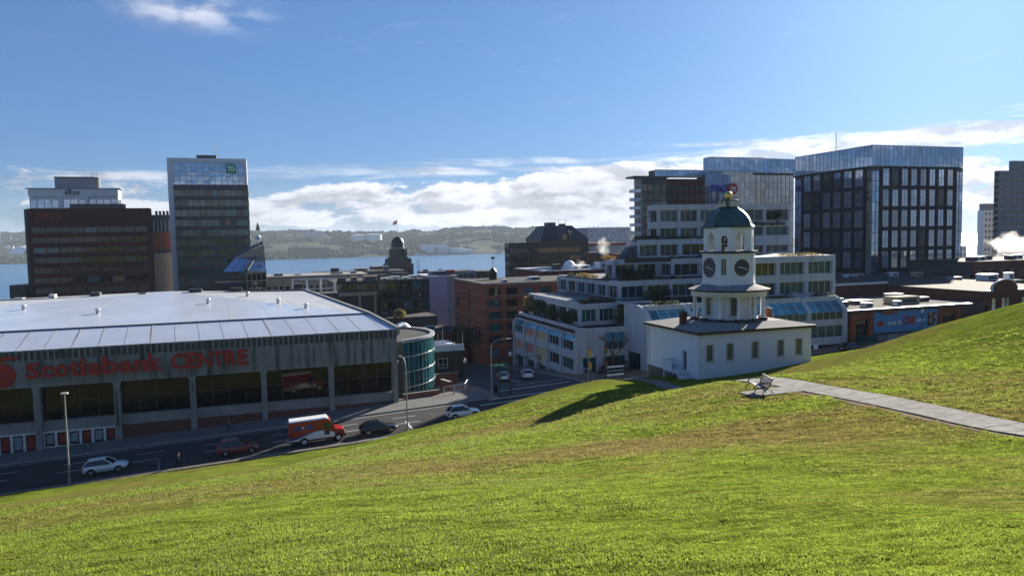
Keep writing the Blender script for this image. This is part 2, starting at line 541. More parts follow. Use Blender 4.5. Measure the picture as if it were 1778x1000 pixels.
def text_part(name, body, wloc, size, mat, parent, ext=0.05, bold=0.0, shear=0.0, width=None, rz=0.0, spacing=1.0, height=None):
    me = text_mesh(body, size, ext, bold, shear, spacing)
    co = np.zeros(len(me.vertices) * 3)
    me.vertices.foreach_get('co', co)
    co = co.reshape(-1, 3)
    co[:, 0] -= co[:, 0].min()
    if width: co[:, 0] *= width / max(co[:, 0].max(), 1e-6)
    if height:
        co[:, 2] -= co[:, 2].min()
        co[:, 2] *= height / co[:, 2].max()
    me.vertices.foreach_set('co', co.ravel())
    me.materials.clear()
    me.materials.append(M(mat))
    me.update()
    return put(name, me, parent, wloc, rz)

# ------------------------------------------------------------------ facades
WCACHE = {}
def window_mesh(w, h, nx, nz, gm, fm, ft=0.06, proud=0.05, splits=None):
    """Glazing unit facing -Y, origin at its lower left, pane at y=0 with a frame and glazing bars proud of it."""
    key = (round(w, 2), round(h, 2), nx, nz, gm, fm, ft, proud, splits)
    if key in WCACHE:
        return WCACHE[key]
    b = MB()
    b.add([(0, 0, 0), (w, 0, 0), (w, 0, h), (0, 0, h)], [(0, 1, 2, 3)], 0)
    if fm:
        b.box(0, -proud, 0, ft, 0.002, h, 1).box(w - ft, -proud, 0, w, 0.002, h, 1)
        b.box(ft, -proud, 0, w - ft, 0.002, ft, 1).box(ft, -proud, h - ft, w - ft, 0.002, h, 1)
        for i in range(1, nx):
            x = w * i / nx
            b.box(x - ft / 2, -proud * 0.9, ft, x + ft / 2, 0.002, h - ft, 1)
        for i in range(1, nz):
            z = h * i / nz
            b.box(ft, -proud * 0.8, z - ft / 2, w - ft, 0.002, z + ft / 2, 1)
        for zf in (splits or ()):
            b.box(ft, -proud * 0.8, h * zf - ft / 2, w - ft, 0.002, h * zf + ft / 2, 1)
    me = b.mesh('window', [gm] + ([fm] if fm else []))
    WCACHE[key] = me
    return me
def wallbox(b, P, u, n, a0, a1, d0, d1, z0, z1, m=0):
    """Box on a facade: along the wall a0..a1, outwards d0..d1 (0 = facade line), z0..z1."""
    q = lambda a, d: (P[0] + u[0] * a + n[0] * d, P[1] + u[1] * a + n[1] * d)
    pts = [q(a0, d1), q(a1, d1), q(a1, d0), q(a0, d0)]
    b.hexa([(x, y, z0) for x, y in pts], [(x, y, z1) for x, y in pts], m)
def facade(th, P, Q, z0, z1, bays, floors, wall, gm, fm, depth=0.3, nx=3, nz=1, ft=0.06, wname='window', partname='wall', splits=None, alt=None, pier_out=0.0, b=None, mi=0, prob=0.12, rng=None, proud=0.05):
    """Wall from P to Q (outside on the right-hand side walking P->Q) with openings bays x floors; panes set back by depth."""
    L = math.hypot(Q[0] - P[0], Q[1] - P[1])
    u = ((Q[0] - P[0]) / L, (Q[1] - P[1]) / L)
    n = (u[1], -u[0])
    own = b is None
    b = b or MB()
    zc = z0
    for (fa, fb) in floors:
        if fa - zc > 0.01: wallbox(b, P, u, n, .004, L - .004, -depth, 0, zc, fa, mi)
        ac = 0.004
        for (ba, bb) in bays:
            if ba - ac > 0.01: wallbox(b, P, u, n, ac, ba, -depth, pier_out, fa, fb, mi)
            ac = bb
        if L - ac > 0.01: wallbox(b, P, u, n, ac, L - .004, -depth, pier_out, fa, fb, mi)
        zc = fb
    if z1 - zc > 0.01: wallbox(b, P, u, n, .004, L - .004, -depth, 0, zc, z1, mi)
    rz = math.atan2(u[1], u[0])
    rng = rng or random
    for (fa, fb) in floors:
        for (ba, bb) in bays:
            g = gm
            if alt and rng.random() < prob: g = rng.choice(alt)
            me = window_mesh(bb - ba, fb - fa, nx, nz, g, fm, ft, proud, splits)
            x = P[0] + u[0] * ba - n[0] * (depth - 0.02)
            y = P[1] + u[1] * ba - n[1] * (depth - 0.02)
            put(wname, me, th, (x, y, fa), rz)
    if own:
        b.build(partname, wall, th)
    return b
def even(L, n, gap, edge=None):
    """n equal openings over length L with piers of width gap between and edge at both ends."""
    e = gap if edge is None else edge
    w = (L - 2 * e - gap * (n - 1)) / n
    return [(e + i * (w + gap), e + i * (w + gap) + w) for i in range(n)]
def dist2(P, Q):
    return math.hypot(Q[0] - P[0], Q[1] - P[1])
# ------------------------------------------------------------------ land
def zs(x):                                    # the street at the foot of the hill climbs gently to +X
    return 38.3 + 0.045 * max(-90.0, min(x, 160.0))
def gz(x, y):                                 # city ground: street level, then falling to the harbour
    z = zs(x)
    if y > 104:
        z = z - 0.11 * (y - 104)
    z = max(z, 2.2)
    if y > 470:
        z = max(-4.0, 2.2 - 0.12 * (y - 470))
    return z
HP = [(0, 0, 60.3), (-14, -2, 60.2), (-40, 0, 58.5), (14, -4, 59.6), (40, -14, 60.0), (70, 0, 61.0), (110, 10, 61.0), (150, 0, 62), (-90, 0, 55.5),
      (0, -40, 66), (-60, -40, 66), (60, -40, 67), (140, -50, 69),
      (-3, 10.3, 57.9), (8.6, 6.3, 58.3), (2.7, 8.3, 58.25),
      (-10, 30, 52.7), (-30, 30, 51.4), (-20, 58, 44.0), (-45, 58, 43.0), (-90, 50, 43), (4, 30, 53.0), (4, 52, 47.0), (0, 68, 42.0), (-24, 72, 39.9), (7, 76, 40.9),
      (17.2, 43.1, 50.3), (12.5, 72, 43.1), (17.6, 69, 44.6), (22.3, 65.4, 46.65), (27.9, 64.7, 47.65), (32.7, 66.3, 47.85),
      (24.1, 18.2, 55.1), (25.05, 22.8, 54.8), (25.4, 26.9, 54.5), (25.4, 30, 54.15), (26, 34, 53.75), (27.3, 38.9, 52.9), (23.2, 30.8, 54.05),
      (31, 47, 50.6), (36, 57, 48.2), (26, 55, 49.3),
      (58.3, 43.5, 55.9), (56.6, 46, 54.85), (54.5, 49.8, 53.2), (53.5, 55.3, 51.0), (80, 45, 57.0), (110, 45, 57),
      (38.7, 28.8, 54.45), (36, 32.8, 53.95), (36, 38, 53.05),
      (41.3, 64.4, 47.35), (55.2, 64.4, 48.2), (41.3, 75, 45.8), (55.2, 75, 46.0), (48, 64.2, 47.6), (48, 70, 46.9), (37.5, 74, 45.9), (37, 68, 47.0), (62, 62, 49.5), (62, 74, 46.6), (80, 66, 50.5), (110, 66, 51)]
for _x in range(-110, 171, 14):
    HP.append((_x, 84.0, zs(_x) + 0.55))
HP = np.array(HP, float)
def _tps(r2):
    return np.where(r2 > 1e-9, 0.5 * r2 * np.log(np.maximum(r2, 1e-9)), 0.0)
def _fit():
    n = len(HP)
    d2 = ((HP[:, None, :2] - HP[None, :, :2]) ** 2).sum(-1)
    A = np.zeros((n + 3, n + 3))
    A[:n, :n] = _tps(d2) + np.eye(n) * 6.0
    A[:n, n] = A[n, :n] = 1
    A[:n, n + 1:] = HP[:, :2]
    A[n + 1:, :n] = HP[:, :2].T
    return np.linalg.solve(A, np.concatenate([HP[:, 2], np.zeros(3)]))
_w = _fit()
def hill(x, y):
    x = np.asarray(x, float)
    y = np.asarray(y, float)
    xs, ys = x.ravel(), y.ravel()
    out = np.zeros_like(xs)
    for i in range(0, len(xs), 4000):
        a = slice(i, i + 4000)
        d2 = (xs[a, None] - HP[None, :, 0]) ** 2 + (ys[a, None] - HP[None, :, 1]) ** 2
        out[a] = _tps(d2) @ _w[:-3] + _w[-3] + _w[-2] * xs[a] + _w[-1] * ys[a]
    foot = 38.3 + 0.045 * np.clip(xs, -90, 160) + 0.55
    t = np.clip((ys - 74) / 10.0, 0, 1) ** 2
    out = out * (1 - t) + foot * t
    return out.reshape(x.shape)
def hz(x, y):
    return float(hill(np.array([x]), np.array([y]))[0])
def sheet(name, xs, ys, zf, mats, kind='structure', smooth=True):
    X, Y = np.meshgrid(xs, ys)
    Z = zf(X, Y)
    nx, ny = len(xs), len(ys)
    v = np.stack([X.ravel(), Y.ravel(), Z.ravel()], 1)
    i = np.arange(nx * ny).reshape(ny, nx)
    f = np.stack([i[:-1, :-1].ravel(), i[:-1, 1:].ravel(), i[1:, 1:].ravel(), i[1:, :-1].ravel()], 1)
    me = bpy.data.meshes.new(name)
    me.from_pydata(v.tolist(), [], f.tolist())
    me.polygons.foreach_set('use_smooth', [smooth] * len(me.polygons))
    for m in ([mats] if isinstance(mats, str) else mats):
        me.materials.append(M(m))
    o = bpy.data.objects.new(name, me)
    C.objects.link(o)
    o['kind'] = kind
    o['_w'] = (0, 0, 0)
    return o
def vnoise(X, Y, sc, seed=0):
    """Cheap smooth value noise."""
    x, y = X / sc, Y / sc
    xi, yi = np.floor(x).astype(int), np.floor(y).astype(int)
    fx, fy = x - xi, y - yi
    fx, fy = fx * fx * (3 - 2 * fx), fy * fy * (3 - 2 * fy)
    def h(a, b):
        k = (a * 374761393 + b * 668265263 + seed * 974634777) & 0x7fffffff
        k = ((k ^ (k >> 13)) * 1274126177) & 0x7fffffff
        return ((k ^ (k >> 16)) & 0xffff) / 65535.0
    return (h(xi, yi) * (1 - fx) + h(xi + 1, yi) * fx) * (1 - fy) + (h(xi, yi + 1) * (1 - fx) + h(xi + 1, yi + 1) * fx) * fy
def lawn_relief(X, Y):
    return (vnoise(X, Y, 6.0, 1) - .5) * 0.22 + (vnoise(X, Y, 2.2, 2) - .5) * 0.10 + (vnoise(X * 0.6 + Y * 0.8, Y * 0.6 - X * 0.8, 0.8, 3) - .5) * 0.045
PATHC = [(22.6, 6.0), (23.6, 13.0), (24.3, 18.2), (25.0, 22.8), (25.5, 26.9), (26.0, 30.5), (26.8, 34.0), (28.3, 38.9), (31.0, 47), (33.8, 55), (35.6, 62), (36.6, 68), (37.2, 73.5), (37.0, 77.0)]
def path_dist(X, Y):
    d = np.full(X.shape, 1e9)
    for (ax, ay), (bx, by) in zip(PATHC[:-1], PATHC[1:]):
        ex, ey = bx - ax, by - ay
        t = np.clip(((X - ax) * ex + (Y - ay) * ey) / (ex * ex + ey * ey), 0, 1)
        d = np.minimum(d, np.hypot(X - ax - t * ex, Y - ay - t * ey))
    return d
def hill_surface(X, Y):
    z = hill(X, Y)
    r = lawn_relief(X, Y)
    d = path_dist(X, Y)
    k = np.clip((d - 1.0) / 1.2, 0, 1)
    pad = np.clip((np.hypot(X - 23.2, Y - 30.8) - 1.6) / 1.2, 0, 1)
    hx = np.clip(np.maximum(np.abs(X - 48.3) - 7.2, np.abs(Y - 69.6) - 5.4) / 1.5, 0, 1)
    return z + r * k * pad * hx - 0.07 * (1 - np.clip((d - 0.9) / 0.4, 0, 1))
xs = np.concatenate([np.arange(-110, -30, 2.0), np.arange(-30, 62, 0.4), np.arange(62, 172, 2.0)])
ys = np.concatenate([np.arange(-60, 0, 3.0), np.arange(0, 84.01, 0.4)])
# lawn material
def lawn_mat():
    m = bpy.data.materials.new('lawn')
    m.use_nodes = True
    t = m.node_tree
    b = t.nodes['Principled BSDF']
    b.inputs['Roughness'].default_value = 0.75
    b.inputs['Specular IOR Level'].default_value = 0.0
    g = t.nodes.new('ShaderNodeNewGeometry')
    def noise(sc, det, ro=0.6, vec=None, dist=0.0):
        n = t.nodes.new('ShaderNodeTexNoise')
        n.inputs['Scale'].default_value = sc
        n.inputs['Detail'].default_value = det
        n.inputs['Roughness'].default_value = ro
        n.inputs['Distortion'].default_value = dist
        t.links.new(vec or g.outputs['Position'], n.inputs['Vector'])
        return n.outputs[0]
    def ramp(v, lo, hi, a=0.0, c=1.0):
        r = t.nodes.new('ShaderNodeMapRange')
        r.interpolation_type = 'SMOOTHSTEP'
        for i, x in zip((1, 2, 3, 4), (lo, hi, a, c)):
            r.inputs[i].default_value = x
        t.links.new(v, r.inputs[0])
        return r.outputs[0]
    def mix(f, a, c):
        x = t.nodes.new('ShaderNodeMix')
        x.data_type = 'RGBA'
        t.links.new(f, x.inputs['Factor'])
        for s, k in ((a, 'A'), (c, 'B')):
            if isinstance(s, tuple): x.inputs[k].default_value = (*s, 1)
            else: t.links.new(s, x.inputs[k])
        return x.outputs['Result']
    mp = t.nodes.new('ShaderNodeMapping')
    mp.inputs['Rotation'].default_value = (0, 0, R(-28))
    mp.inputs['Scale'].default_value = (0.35, 1.0, 1.0)
    t.links.new(g.outputs['Position'], mp.inputs[0])
    big = noise(0.11, 5, 0.6, mp.outputs[0], 0.6)
    mid = noise(0.9, 5, 0.65, mp.outputs[0])
    fine = noise(14.0, 4, 0.7)
    c1 = mix(ramp(mid, 0.35, 0.68), (0.142, 0.190, 0.024), (0.250, 0.292, 0.040))
    add = t.nodes.new('ShaderNodeMath')
    add.operation = 'MULTIPLY_ADD'
    t.links.new(mid, add.inputs[0])
    add.inputs[1].default_value = 0.28
    t.links.new(big, add.inputs[2])
    c2 = mix(ramp(add.outputs[0], 0.60, 0.76, 0.0, 0.85), c1, (0.225, 0.175, 0.060))
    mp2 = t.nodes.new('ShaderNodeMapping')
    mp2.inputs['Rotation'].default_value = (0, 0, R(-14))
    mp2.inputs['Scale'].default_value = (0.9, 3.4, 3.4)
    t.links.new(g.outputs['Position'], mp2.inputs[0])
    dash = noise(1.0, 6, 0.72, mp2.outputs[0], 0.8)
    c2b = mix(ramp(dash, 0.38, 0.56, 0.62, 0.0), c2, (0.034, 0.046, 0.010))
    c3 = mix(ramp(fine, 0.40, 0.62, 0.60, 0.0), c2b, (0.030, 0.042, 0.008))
    t.links.new(c3, b.inputs['Base Color'])
    bp = t.nodes.new('ShaderNodeBump')
    bp.inputs['Strength'].default_value = 0.9
    bp.inputs['Distance'].default_value = 0.06
    hsum = t.nodes.new('ShaderNodeMath')
    hsum.operation = 'MULTIPLY_ADD'
    t.links.new(dash, hsum.inputs[0])
    hsum.inputs[1].default_value = 2.2
    t.links.new(noise(9.0, 6, 0.7), hsum.inputs[2])
    t.links.new(hsum.outputs[0], bp.inputs['Height'])
    t.links.new(bp.outputs[0], b.inputs['Normal'])
    MATS['lawn'] = m
lawn_mat()
lawn = sheet('grass_hill', xs, ys, hill_surface, 'lawn')
lawn['label'] = 'steep mown grass slope of the hill above the street'

# grass: tufts of blades over the slope in front, one uncountable mass
def blade_mat(name, col, col2, tr):
    m = bpy.data.materials.new(name)
    m.use_nodes = True
    t = m.node_tree
    b = t.nodes['Principled BSDF']
    b.inputs['Roughness'].default_value = 0.55
    b.inputs['Specular IOR Level'].default_value = 0.12
    g = t.nodes.new('ShaderNodeNewGeometry')
    mp = t.nodes.new('ShaderNodeMapping')
    mp.inputs['Rotation'].default_value = (0, 0, R(-28))
    mp.inputs['Scale'].default_value = (0.35, 1.0, 1.0)
    t.links.new(g.outputs['Position'], mp.inputs[0])
    n = t.nodes.new('ShaderNodeTexNoise')
    n.inputs['Scale'].default_value = 0.11
    n.inputs['Detail'].default_value = 5
    n.inputs['Roughness'].default_value = 0.6
    n.inputs['Distortion'].default_value = 0.6
    t.links.new(mp.outputs[0], n.inputs['Vector'])
    n2 = t.nodes.new('ShaderNodeTexNoise')
    n2.inputs['Scale'].default_value = 0.9
    n2.inputs['Detail'].default_value = 5
    t.links.new(mp.outputs[0], n2.inputs['Vector'])
    ad = t.nodes.new('ShaderNodeMath')
    ad.operation = 'MULTIPLY_ADD'
    t.links.new(n2.outputs[0], ad.inputs[0])
    ad.inputs[1].default_value = 0.28
    t.links.new(n.outputs[0], ad.inputs[2])
    r = t.nodes.new('ShaderNodeMapRange')
    r.inputs[1].default_value = 0.61
    r.inputs[2].default_value = 0.81
    r.inputs[4].default_value = 0.8
    t.links.new(ad.outputs[0], r.inputs[0])
    oi = t.nodes.new('ShaderNodeObjectInfo')
    a0 = t.nodes.new('ShaderNodeMath')
    a0.operation = 'MULTIPLY_ADD'
    t.links.new(oi.outputs['Random'], a0.inputs[0])
    a0.inputs[1].default_value = 0.24
    a0.use_clamp = True
    t.links.new(r.outputs[0], a0.inputs[2])
    x = t.nodes.new('ShaderNodeMix')
    x.data_type = 'RGBA'
    t.links.new(a0.outputs[0], x.inputs['Factor'])
    x.inputs['A'].default_value = (*col, 1)
    x.inputs['B'].default_value = (*col2, 1)
    mp2 = t.nodes.new('ShaderNodeMapping')
    mp2.inputs['Rotation'].default_value = (0, 0, R(-14))
    mp2.inputs['Scale'].default_value = (0.9, 3.4, 3.4)
    t.links.new(g.outputs['Position'], mp2.inputs[0])
    dn = t.nodes.new('ShaderNodeTexNoise')
    dn.inputs['Scale'].default_value = 1.0
    dn.inputs['Detail'].default_value = 6
    dn.inputs['Roughness'].default_value = 0.72
    dn.inputs['Distortion'].default_value = 0.8
    t.links.new(mp2.outputs[0], dn.inputs['Vector'])
    dr = t.nodes.new('ShaderNodeMapRange')
    dr.inputs[1].default_value = 0.36
    dr.inputs[2].default_value = 0.58
    dr.inputs[3].default_value = 0.42
    dr.inputs[4].default_value = 1.12
    t.links.new(dn.outputs[0], dr.inputs[0])
    vm_ = t.nodes.new('ShaderNodeVectorMath')
    vm_.operation = 'SCALE'
    t.links.new(x.outputs['Result'], vm_.inputs[0])
    t.links.new(dr.outputs[0], vm_.inputs['Scale'])
    t.links.new(vm_.outputs[0], b.inputs['Base Color'])
    ts = t.nodes.new('ShaderNodeBsdfTranslucent')
    t.links.new(vm_.outputs[0], ts.inputs['Color'])
    sh = t.nodes.new('ShaderNodeMixShader')
    sh.inputs[0].default_value = tr
    t.links.new(b.outputs[0], sh.inputs[1])
    t.links.new(ts.outputs[0], sh.inputs[2])
    t.links.new(sh.outputs[0], t.nodes['Material Output'].inputs[0])
    MATS[name] = m
blade_mat('blade', (0.236, 0.318, 0.042), (0.262, 0.21, 0.082), 0.58)
def tuft(seed, n, h, sp):
    rg = random.Random(seed)
    b = MB()
    for _ in range(n):
        a = rg.uniform(0, 2 * PI)
        r = sp * math.sqrt(rg.random())
        x, y = r * math.cos(a), r * math.sin(a)
        hh = h * rg.uniform(0.55, 1.2)
        w = 0.006 + 0.005 * rg.random()
        t = rg.uniform(0, 2 * PI)
        lx, ly = math.cos(t) * hh * 0.55, math.sin(t) * hh * 0.55
        wx, wy = -math.sin(t) * w, math.cos(t) * w
        b.add([(x - wx, y - wy, -0.01), (x + wx, y + wy, -0.01), (x + wx * .8 + lx * .35, y + wy * .8 + ly * .35, hh * .6), (x - wx * .8 + lx * .35, y - wy * .8 + ly * .35, hh * .6), (x + lx, y + ly, hh)],
              [(0, 1, 2, 3), (3, 2, 4)], 0)
    return b
def grass_field():
    rg = np.random.default_rng(5)
    pts = []
    for (r0, r1, dens) in ((4.2, 11, 320), (11, 18, 150), (18, 28, 60), (28, 42, 24), (42, 62, 8)):
        n = int(dens * PI * (r1 ** 2 - r0 ** 2) * 0.31)
        rr = np.sqrt(rg.uniform(r0 ** 2, r1 ** 2, n))
        th = rg.uniform(R(-36), R(75), n)
        pts.append(np.stack([rr * np.sin(th), rr * np.cos(th), np.maximum(0.62, rr * 0.042)], 1))
    p = np.concatenate(pts)
    d = path_dist(p[:, 0], p[:, 1])
    sx = np.interp(p[:, 1], [q[1] for q in PATHC], [q[0] for q in PATHC])
    bare = (p[:, 0] < sx) & (p[:, 1] > 11) & (p[:, 1] < 37)
    need = .93 + .12 * rg.random(len(p)) + np.where(bare, .62 * vnoise(p[:, 0], p[:, 1], .7, 21) + .12, 0)
    p = p[(d > need) & (np.hypot(p[:, 0] - 23.2, p[:, 1] - 30.8) > 1.5) & (p[:, 1] < 83) & ~((np.abs(p[:, 0] - 48.3) < 7.5) & (np.abs(p[:, 1] - 69.6) < 5.6))]
    z = hill_surface(p[:, 0], p[:, 1])
    gx, gy = p[:, 0] * .88 - p[:, 1] * .47, p[:, 0] * .47 + p[:, 1] * .88
    clump = vnoise(gx * .35, gy, .42, 11) * .6 + vnoise(gx * .3, gy, 1.3, 12) * .5
    keep = rg.random(len(p)) < np.clip(.35 + (clump - .3) * 1.7, .25, 1)
    p, z, clump = p[keep], z[keep], clump[keep]
    p[:, 2] *= np.clip(.45 + clump * 1.05, .5, 1.6)
    me = bpy.data.meshes.new('grass')
    me.vertices.add(len(p))
    me.vertices.foreach_set('co', np.stack([p[:, 0], p[:, 1], z], 1).astype(np.float32).ravel())
    at_ = me.attributes.new('size', 'FLOAT', 'POINT')
    at_.data.foreach_set('value', (rg.uniform(0.65, 1.3, len(p)) * np.minimum(p[:, 2], 2.2)).astype(np.float32))
    ar_ = me.attributes.new('turn', 'FLOAT', 'POINT')
    ar_.data.foreach_set('value', rg.uniform(0, 2 * PI, len(p)).astype(np.float32))
    me.materials.append(M('blade'))
    o = bpy.data.objects.new('grass', me)
    C.objects.link(o)
    tag(o, 'short sunlit grass blades growing on the hill slope', 'grass', kind='stuff')
    ng = bpy.data.node_groups.new('grass_tufts', 'GeometryNodeTree')
    ng.interface.new_socket('Geometry', in_out='INPUT', socket_type='NodeSocketGeometry')
    ng.interface.new_socket('Geometry', in_out='OUTPUT', socket_type='NodeSocketGeometry')
    N = ng.nodes
    gi, go = N.new('NodeGroupInput'), N.new('NodeGroupOutput')
    iop = N.new('GeometryNodeInstanceOnPoints')
    j = N.new('GeometryNodeJoinGeometry')
    col = bpy.data.collections.new('tuft_shapes')
    for k in range(4):
        me2 = tuft(k, 15, 0.040, 0.075).mesh('grass_tuft', ['blade'])
        t2 = bpy.data.objects.new('grass_tuft', me2)
        col.objects.link(t2)
    ci = N.new('GeometryNodeCollectionInfo')
    ci.inputs['Collection'].default_value = col
    ci.inputs['Separate Children'].default_value = True
    iop.inputs['Pick Instance'].default_value = True
    na = N.new('GeometryNodeInputNamedAttribute')
    na.data_type = 'FLOAT'
    na.inputs['Name'].default_value = 'size'
    nb = N.new('GeometryNodeInputNamedAttribute')
    nb.data_type = 'FLOAT'
    nb.inputs['Name'].default_value = 'turn'
    cx = N.new('ShaderNodeCombineXYZ')
    ng.links.new(nb.outputs[0], cx.inputs[2])
    ng.links.new(gi.outputs[0], iop.inputs['Points'])
    ng.links.new(ci.outputs[0], iop.inputs['Instance'])
    ng.links.new(na.outputs[0], iop.inputs['Scale'])
    ng.links.new(cx.outputs[0], iop.inputs['Rotation'])
    ng.links.new(iop.outputs[0], go.inputs[0])
    md = o.modifiers.new('tufts', 'NODES')
    md.node_group = ng
grass_field()

# footpath along the slope, its eroded earth edge, the bench pad
def ribbon(name, line, w0, w1, lift, mat, seg=0.5, thick=0.12, jit=0.0, seed=1, zf=None, kind='structure'):
    rg = random.Random(seed)
    P = []
    for (a, b) in zip(line[:-1], line[1:]):
        n = max(1, int(math.hypot(b[0] - a[0], b[1] - a[1]) / seg))
        for i in range(n):
            P.append((a[0] + (b[0] - a[0]) * i / n, a[1] + (b[1] - a[1]) * i / n))
    P.append(line[-1])
    P = [P[0]] + [tuple((P[i - 1][k] + 2 * P[i][k] + P[i + 1][k]) / 4 for k in (0, 1)) for i in range(1, len(P) - 1)] + [P[-1]]
    L, Rr = [], []
    for i, p in enumerate(P):
        a, b = P[max(0, i - 1)], P[min(len(P) - 1, i + 1)]
        d = Vector((b[0] - a[0], b[1] - a[1])).normalized()
        nrm = Vector((d.y, -d.x))
        L.append((p[0] + nrm.x * (w0 + rg.uniform(-jit, jit)), p[1] + nrm.y * (w0 + rg.uniform(-jit, jit))))
        Rr.append((p[0] + nrm.x * (w1 + rg.uniform(-jit, jit)), p[1] + nrm.y * (w1 + rg.uniform(-jit, jit))))
    b = MB()
    n = len(P)
    nc = 4
    vs = []
    for i in range(n):
        for k in range(nc + 1):
            t = k / nc
            x, y = L[i][0] * (1 - t) + Rr[i][0] * t, L[i][1] * (1 - t) + Rr[i][1] * t
            vs.append((x, y, (zf or hz)(x, y) + lift))
    W_ = nc + 1
    fs = [(i * W_ + k, (i + 1) * W_ + k, (i + 1) * W_ + k + 1, i * W_ + k + 1) for i in range(n - 1) for k in range(nc)]
    b.add(vs, fs, 0, True)
    for k in (0, nc):
        e = [vs[i * W_ + k] for i in range(n)]
        b.add(e + [(x, y, z - thick) for x, y, z in e], [(i, i + 1, n + i + 1, n + i) for i in range(n - 1)], 0)
    o = b.build(name, mat)
    o['kind'] = kind
    return o
hsz = lambda x, y: float(hill_surface(np.array([x]), np.array([y]))[0])
ribbon('footpath', PATHC, 1.0, -1.0, 0.03, 'path_surface', jit=.05)
rgc = random.Random(17)
for k in range(11):                            # cracks across the worn tarmac
    yy = 15.5 + 1.95 * k + rgc.uniform(-.5, .5)
    xc = float(np.interp(yy, [q[1] for q in PATHC], [q[0] for q in PATHC]))
    pts = [(xc - .95 + .19 * i * rgc.uniform(.96, 1.04), yy + rgc.uniform(-.14, .14)) for i in range(11 if k % 3 else 7)]
    b = MB()
    V = []
    for (x, y) in pts:
        V += [(x, y - .012, hz(x, y) + .036), (x, y + .014, hz(x, y) + .036)]
    b.add(V, [(2 * i, 2 * i + 2, 2 * i + 3, 2 * i + 1) for i in range(len(pts) - 1)])
    o = b.build('path_crack', 'soil')
    o['kind'] = 'structure'
ribbon('path_earth_edge', PATHC[1:7], -0.98, -1.65, 0.022, 'dirt', jit=0.16, seed=4, zf=hsz)
ribbon('path_earth_edge', PATHC[1:8], 1.14, 0.97, 0.018, 'dirt', jit=0.08, seed=9, zf=hsz)

# city ground, harbour water
cxs = np.concatenate([np.arange(-900, -120, 60), np.arange(-120, 260, 10), np.arange(260, 1600, 60)])
cys = np.concatenate([np.arange(84.2, 260, 6), np.arange(260, 560, 20), [700, 1200]])
gzv = np.vectorize(gz)
ground = sheet('ground', cxs, cys, lambda X, Y: gzv(X, Y) - 0.02, 'ground_city')
def water_mat():
    m = bpy.data.materials.new('harbour_water')
    m.use_nodes = True
    t = m.node_tree
    b = t.nodes['Principled BSDF']
    b.inputs['Base Color'].default_value = (0.030, 0.125, 0.255, 1)
    b.inputs['Roughness'].default_value = 0.16
    b.inputs['IOR'].default_value = 1.33
    g = t.nodes.new('ShaderNodeNewGeometry')
    hs = []
    for sc, st, rot in ((0.05, 1.6, 20), (0.22, 0.5, -25), (0.012, 2.5, 50)):
        mp = t.nodes.new('ShaderNodeMapping')
        mp.inputs['Rotation'].default_value = (0, 0, R(rot))
        mp.inputs['Scale'].default_value = (sc, sc * 2.2, 1)
        t.links.new(g.outputs['Position'], mp.inputs[0])
        n = t.nodes.new('ShaderNodeTexNoise')
        n.inputs['Scale'].default_value = 1.0
        n.inputs['Detail'].default_value = 4
        t.links.new(mp.outputs[0], n.inputs['Vector'])
        k = t.nodes.new('ShaderNodeMath')
        k.operation = 'MULTIPLY'
        k.inputs[1].default_value = st
        t.links.new(n.outputs[0], k.inputs[0])
        hs.append(k.outputs[0])
    a1 = t.nodes.new('ShaderNodeMath')
    t.links.new(hs[0], a1.inputs[0])
    t.links.new(hs[1], a1.inputs[1])
    a2 = t.nodes.new('ShaderNodeMath')
    t.links.new(a1.outputs[0], a2.inputs[0])
    t.links.new(hs[2], a2.inputs[1])
    bp = t.nodes.new('ShaderNodeBump')
    bp.inputs['Strength'].default_value = 1.0
    bp.inputs['Distance'].default_value = 1.3
    t.links.new(a2.outputs[0], bp.inputs['Height'])
    t.links.new(bp.outputs[0], b.inputs['Normal'])
    MATS['harbour_water'] = m
water_mat()
wxs = np.array([-6000, -3000, 0, 3000, 6000, 10000.])
wys = np.array([480.0, 1500, 4000, 6500, 10000])
water = sheet('harbour_water', wxs, wys, lambda X, Y: X * 0, 'harbour_water')

# far shore: wooded hills beyond the harbour
def far_mat():
    m = pm('far_land', (0.030, 0.036, 0.017), 0.95, 0.5, 0.012, 0.0)
    pm('far_tree_a', (0.022, 0.034, 0.014), 0.95, 0.5, 0.02)
    pm('far_field', (0.16, 0.15, 0.060), 0.95, 0.3, 0.01)
far_mat()
def pol(px, D):
    """Point on the water at bearing of picture column px (bearing only), D metres out along the view axis."""
    a = (px - 889.0) / 1284.0
    c, s = math.cos(R(18.5)), math.sin(R(18.5))
    return (D * (s + a * c), D * (c - a * s))
def far_height(px, t):
    ridge = np.interp(px, [-500, 0, 250, 450, 620, 700, 800, 900, 1050, 1150, 1260, 1400], [142, 148, 138, 128, 108, 105, 121, 121, 95, 74, 46, 8])
    prof = np.interp(t, [0, 0.02, 0.10, 0.25, 0.45, 0.7, 0.9, 1.0, 1.2], [-3, 3, 9, 24, 48, 76, 95, 100, 92]) / 100.0
    return prof * ridge
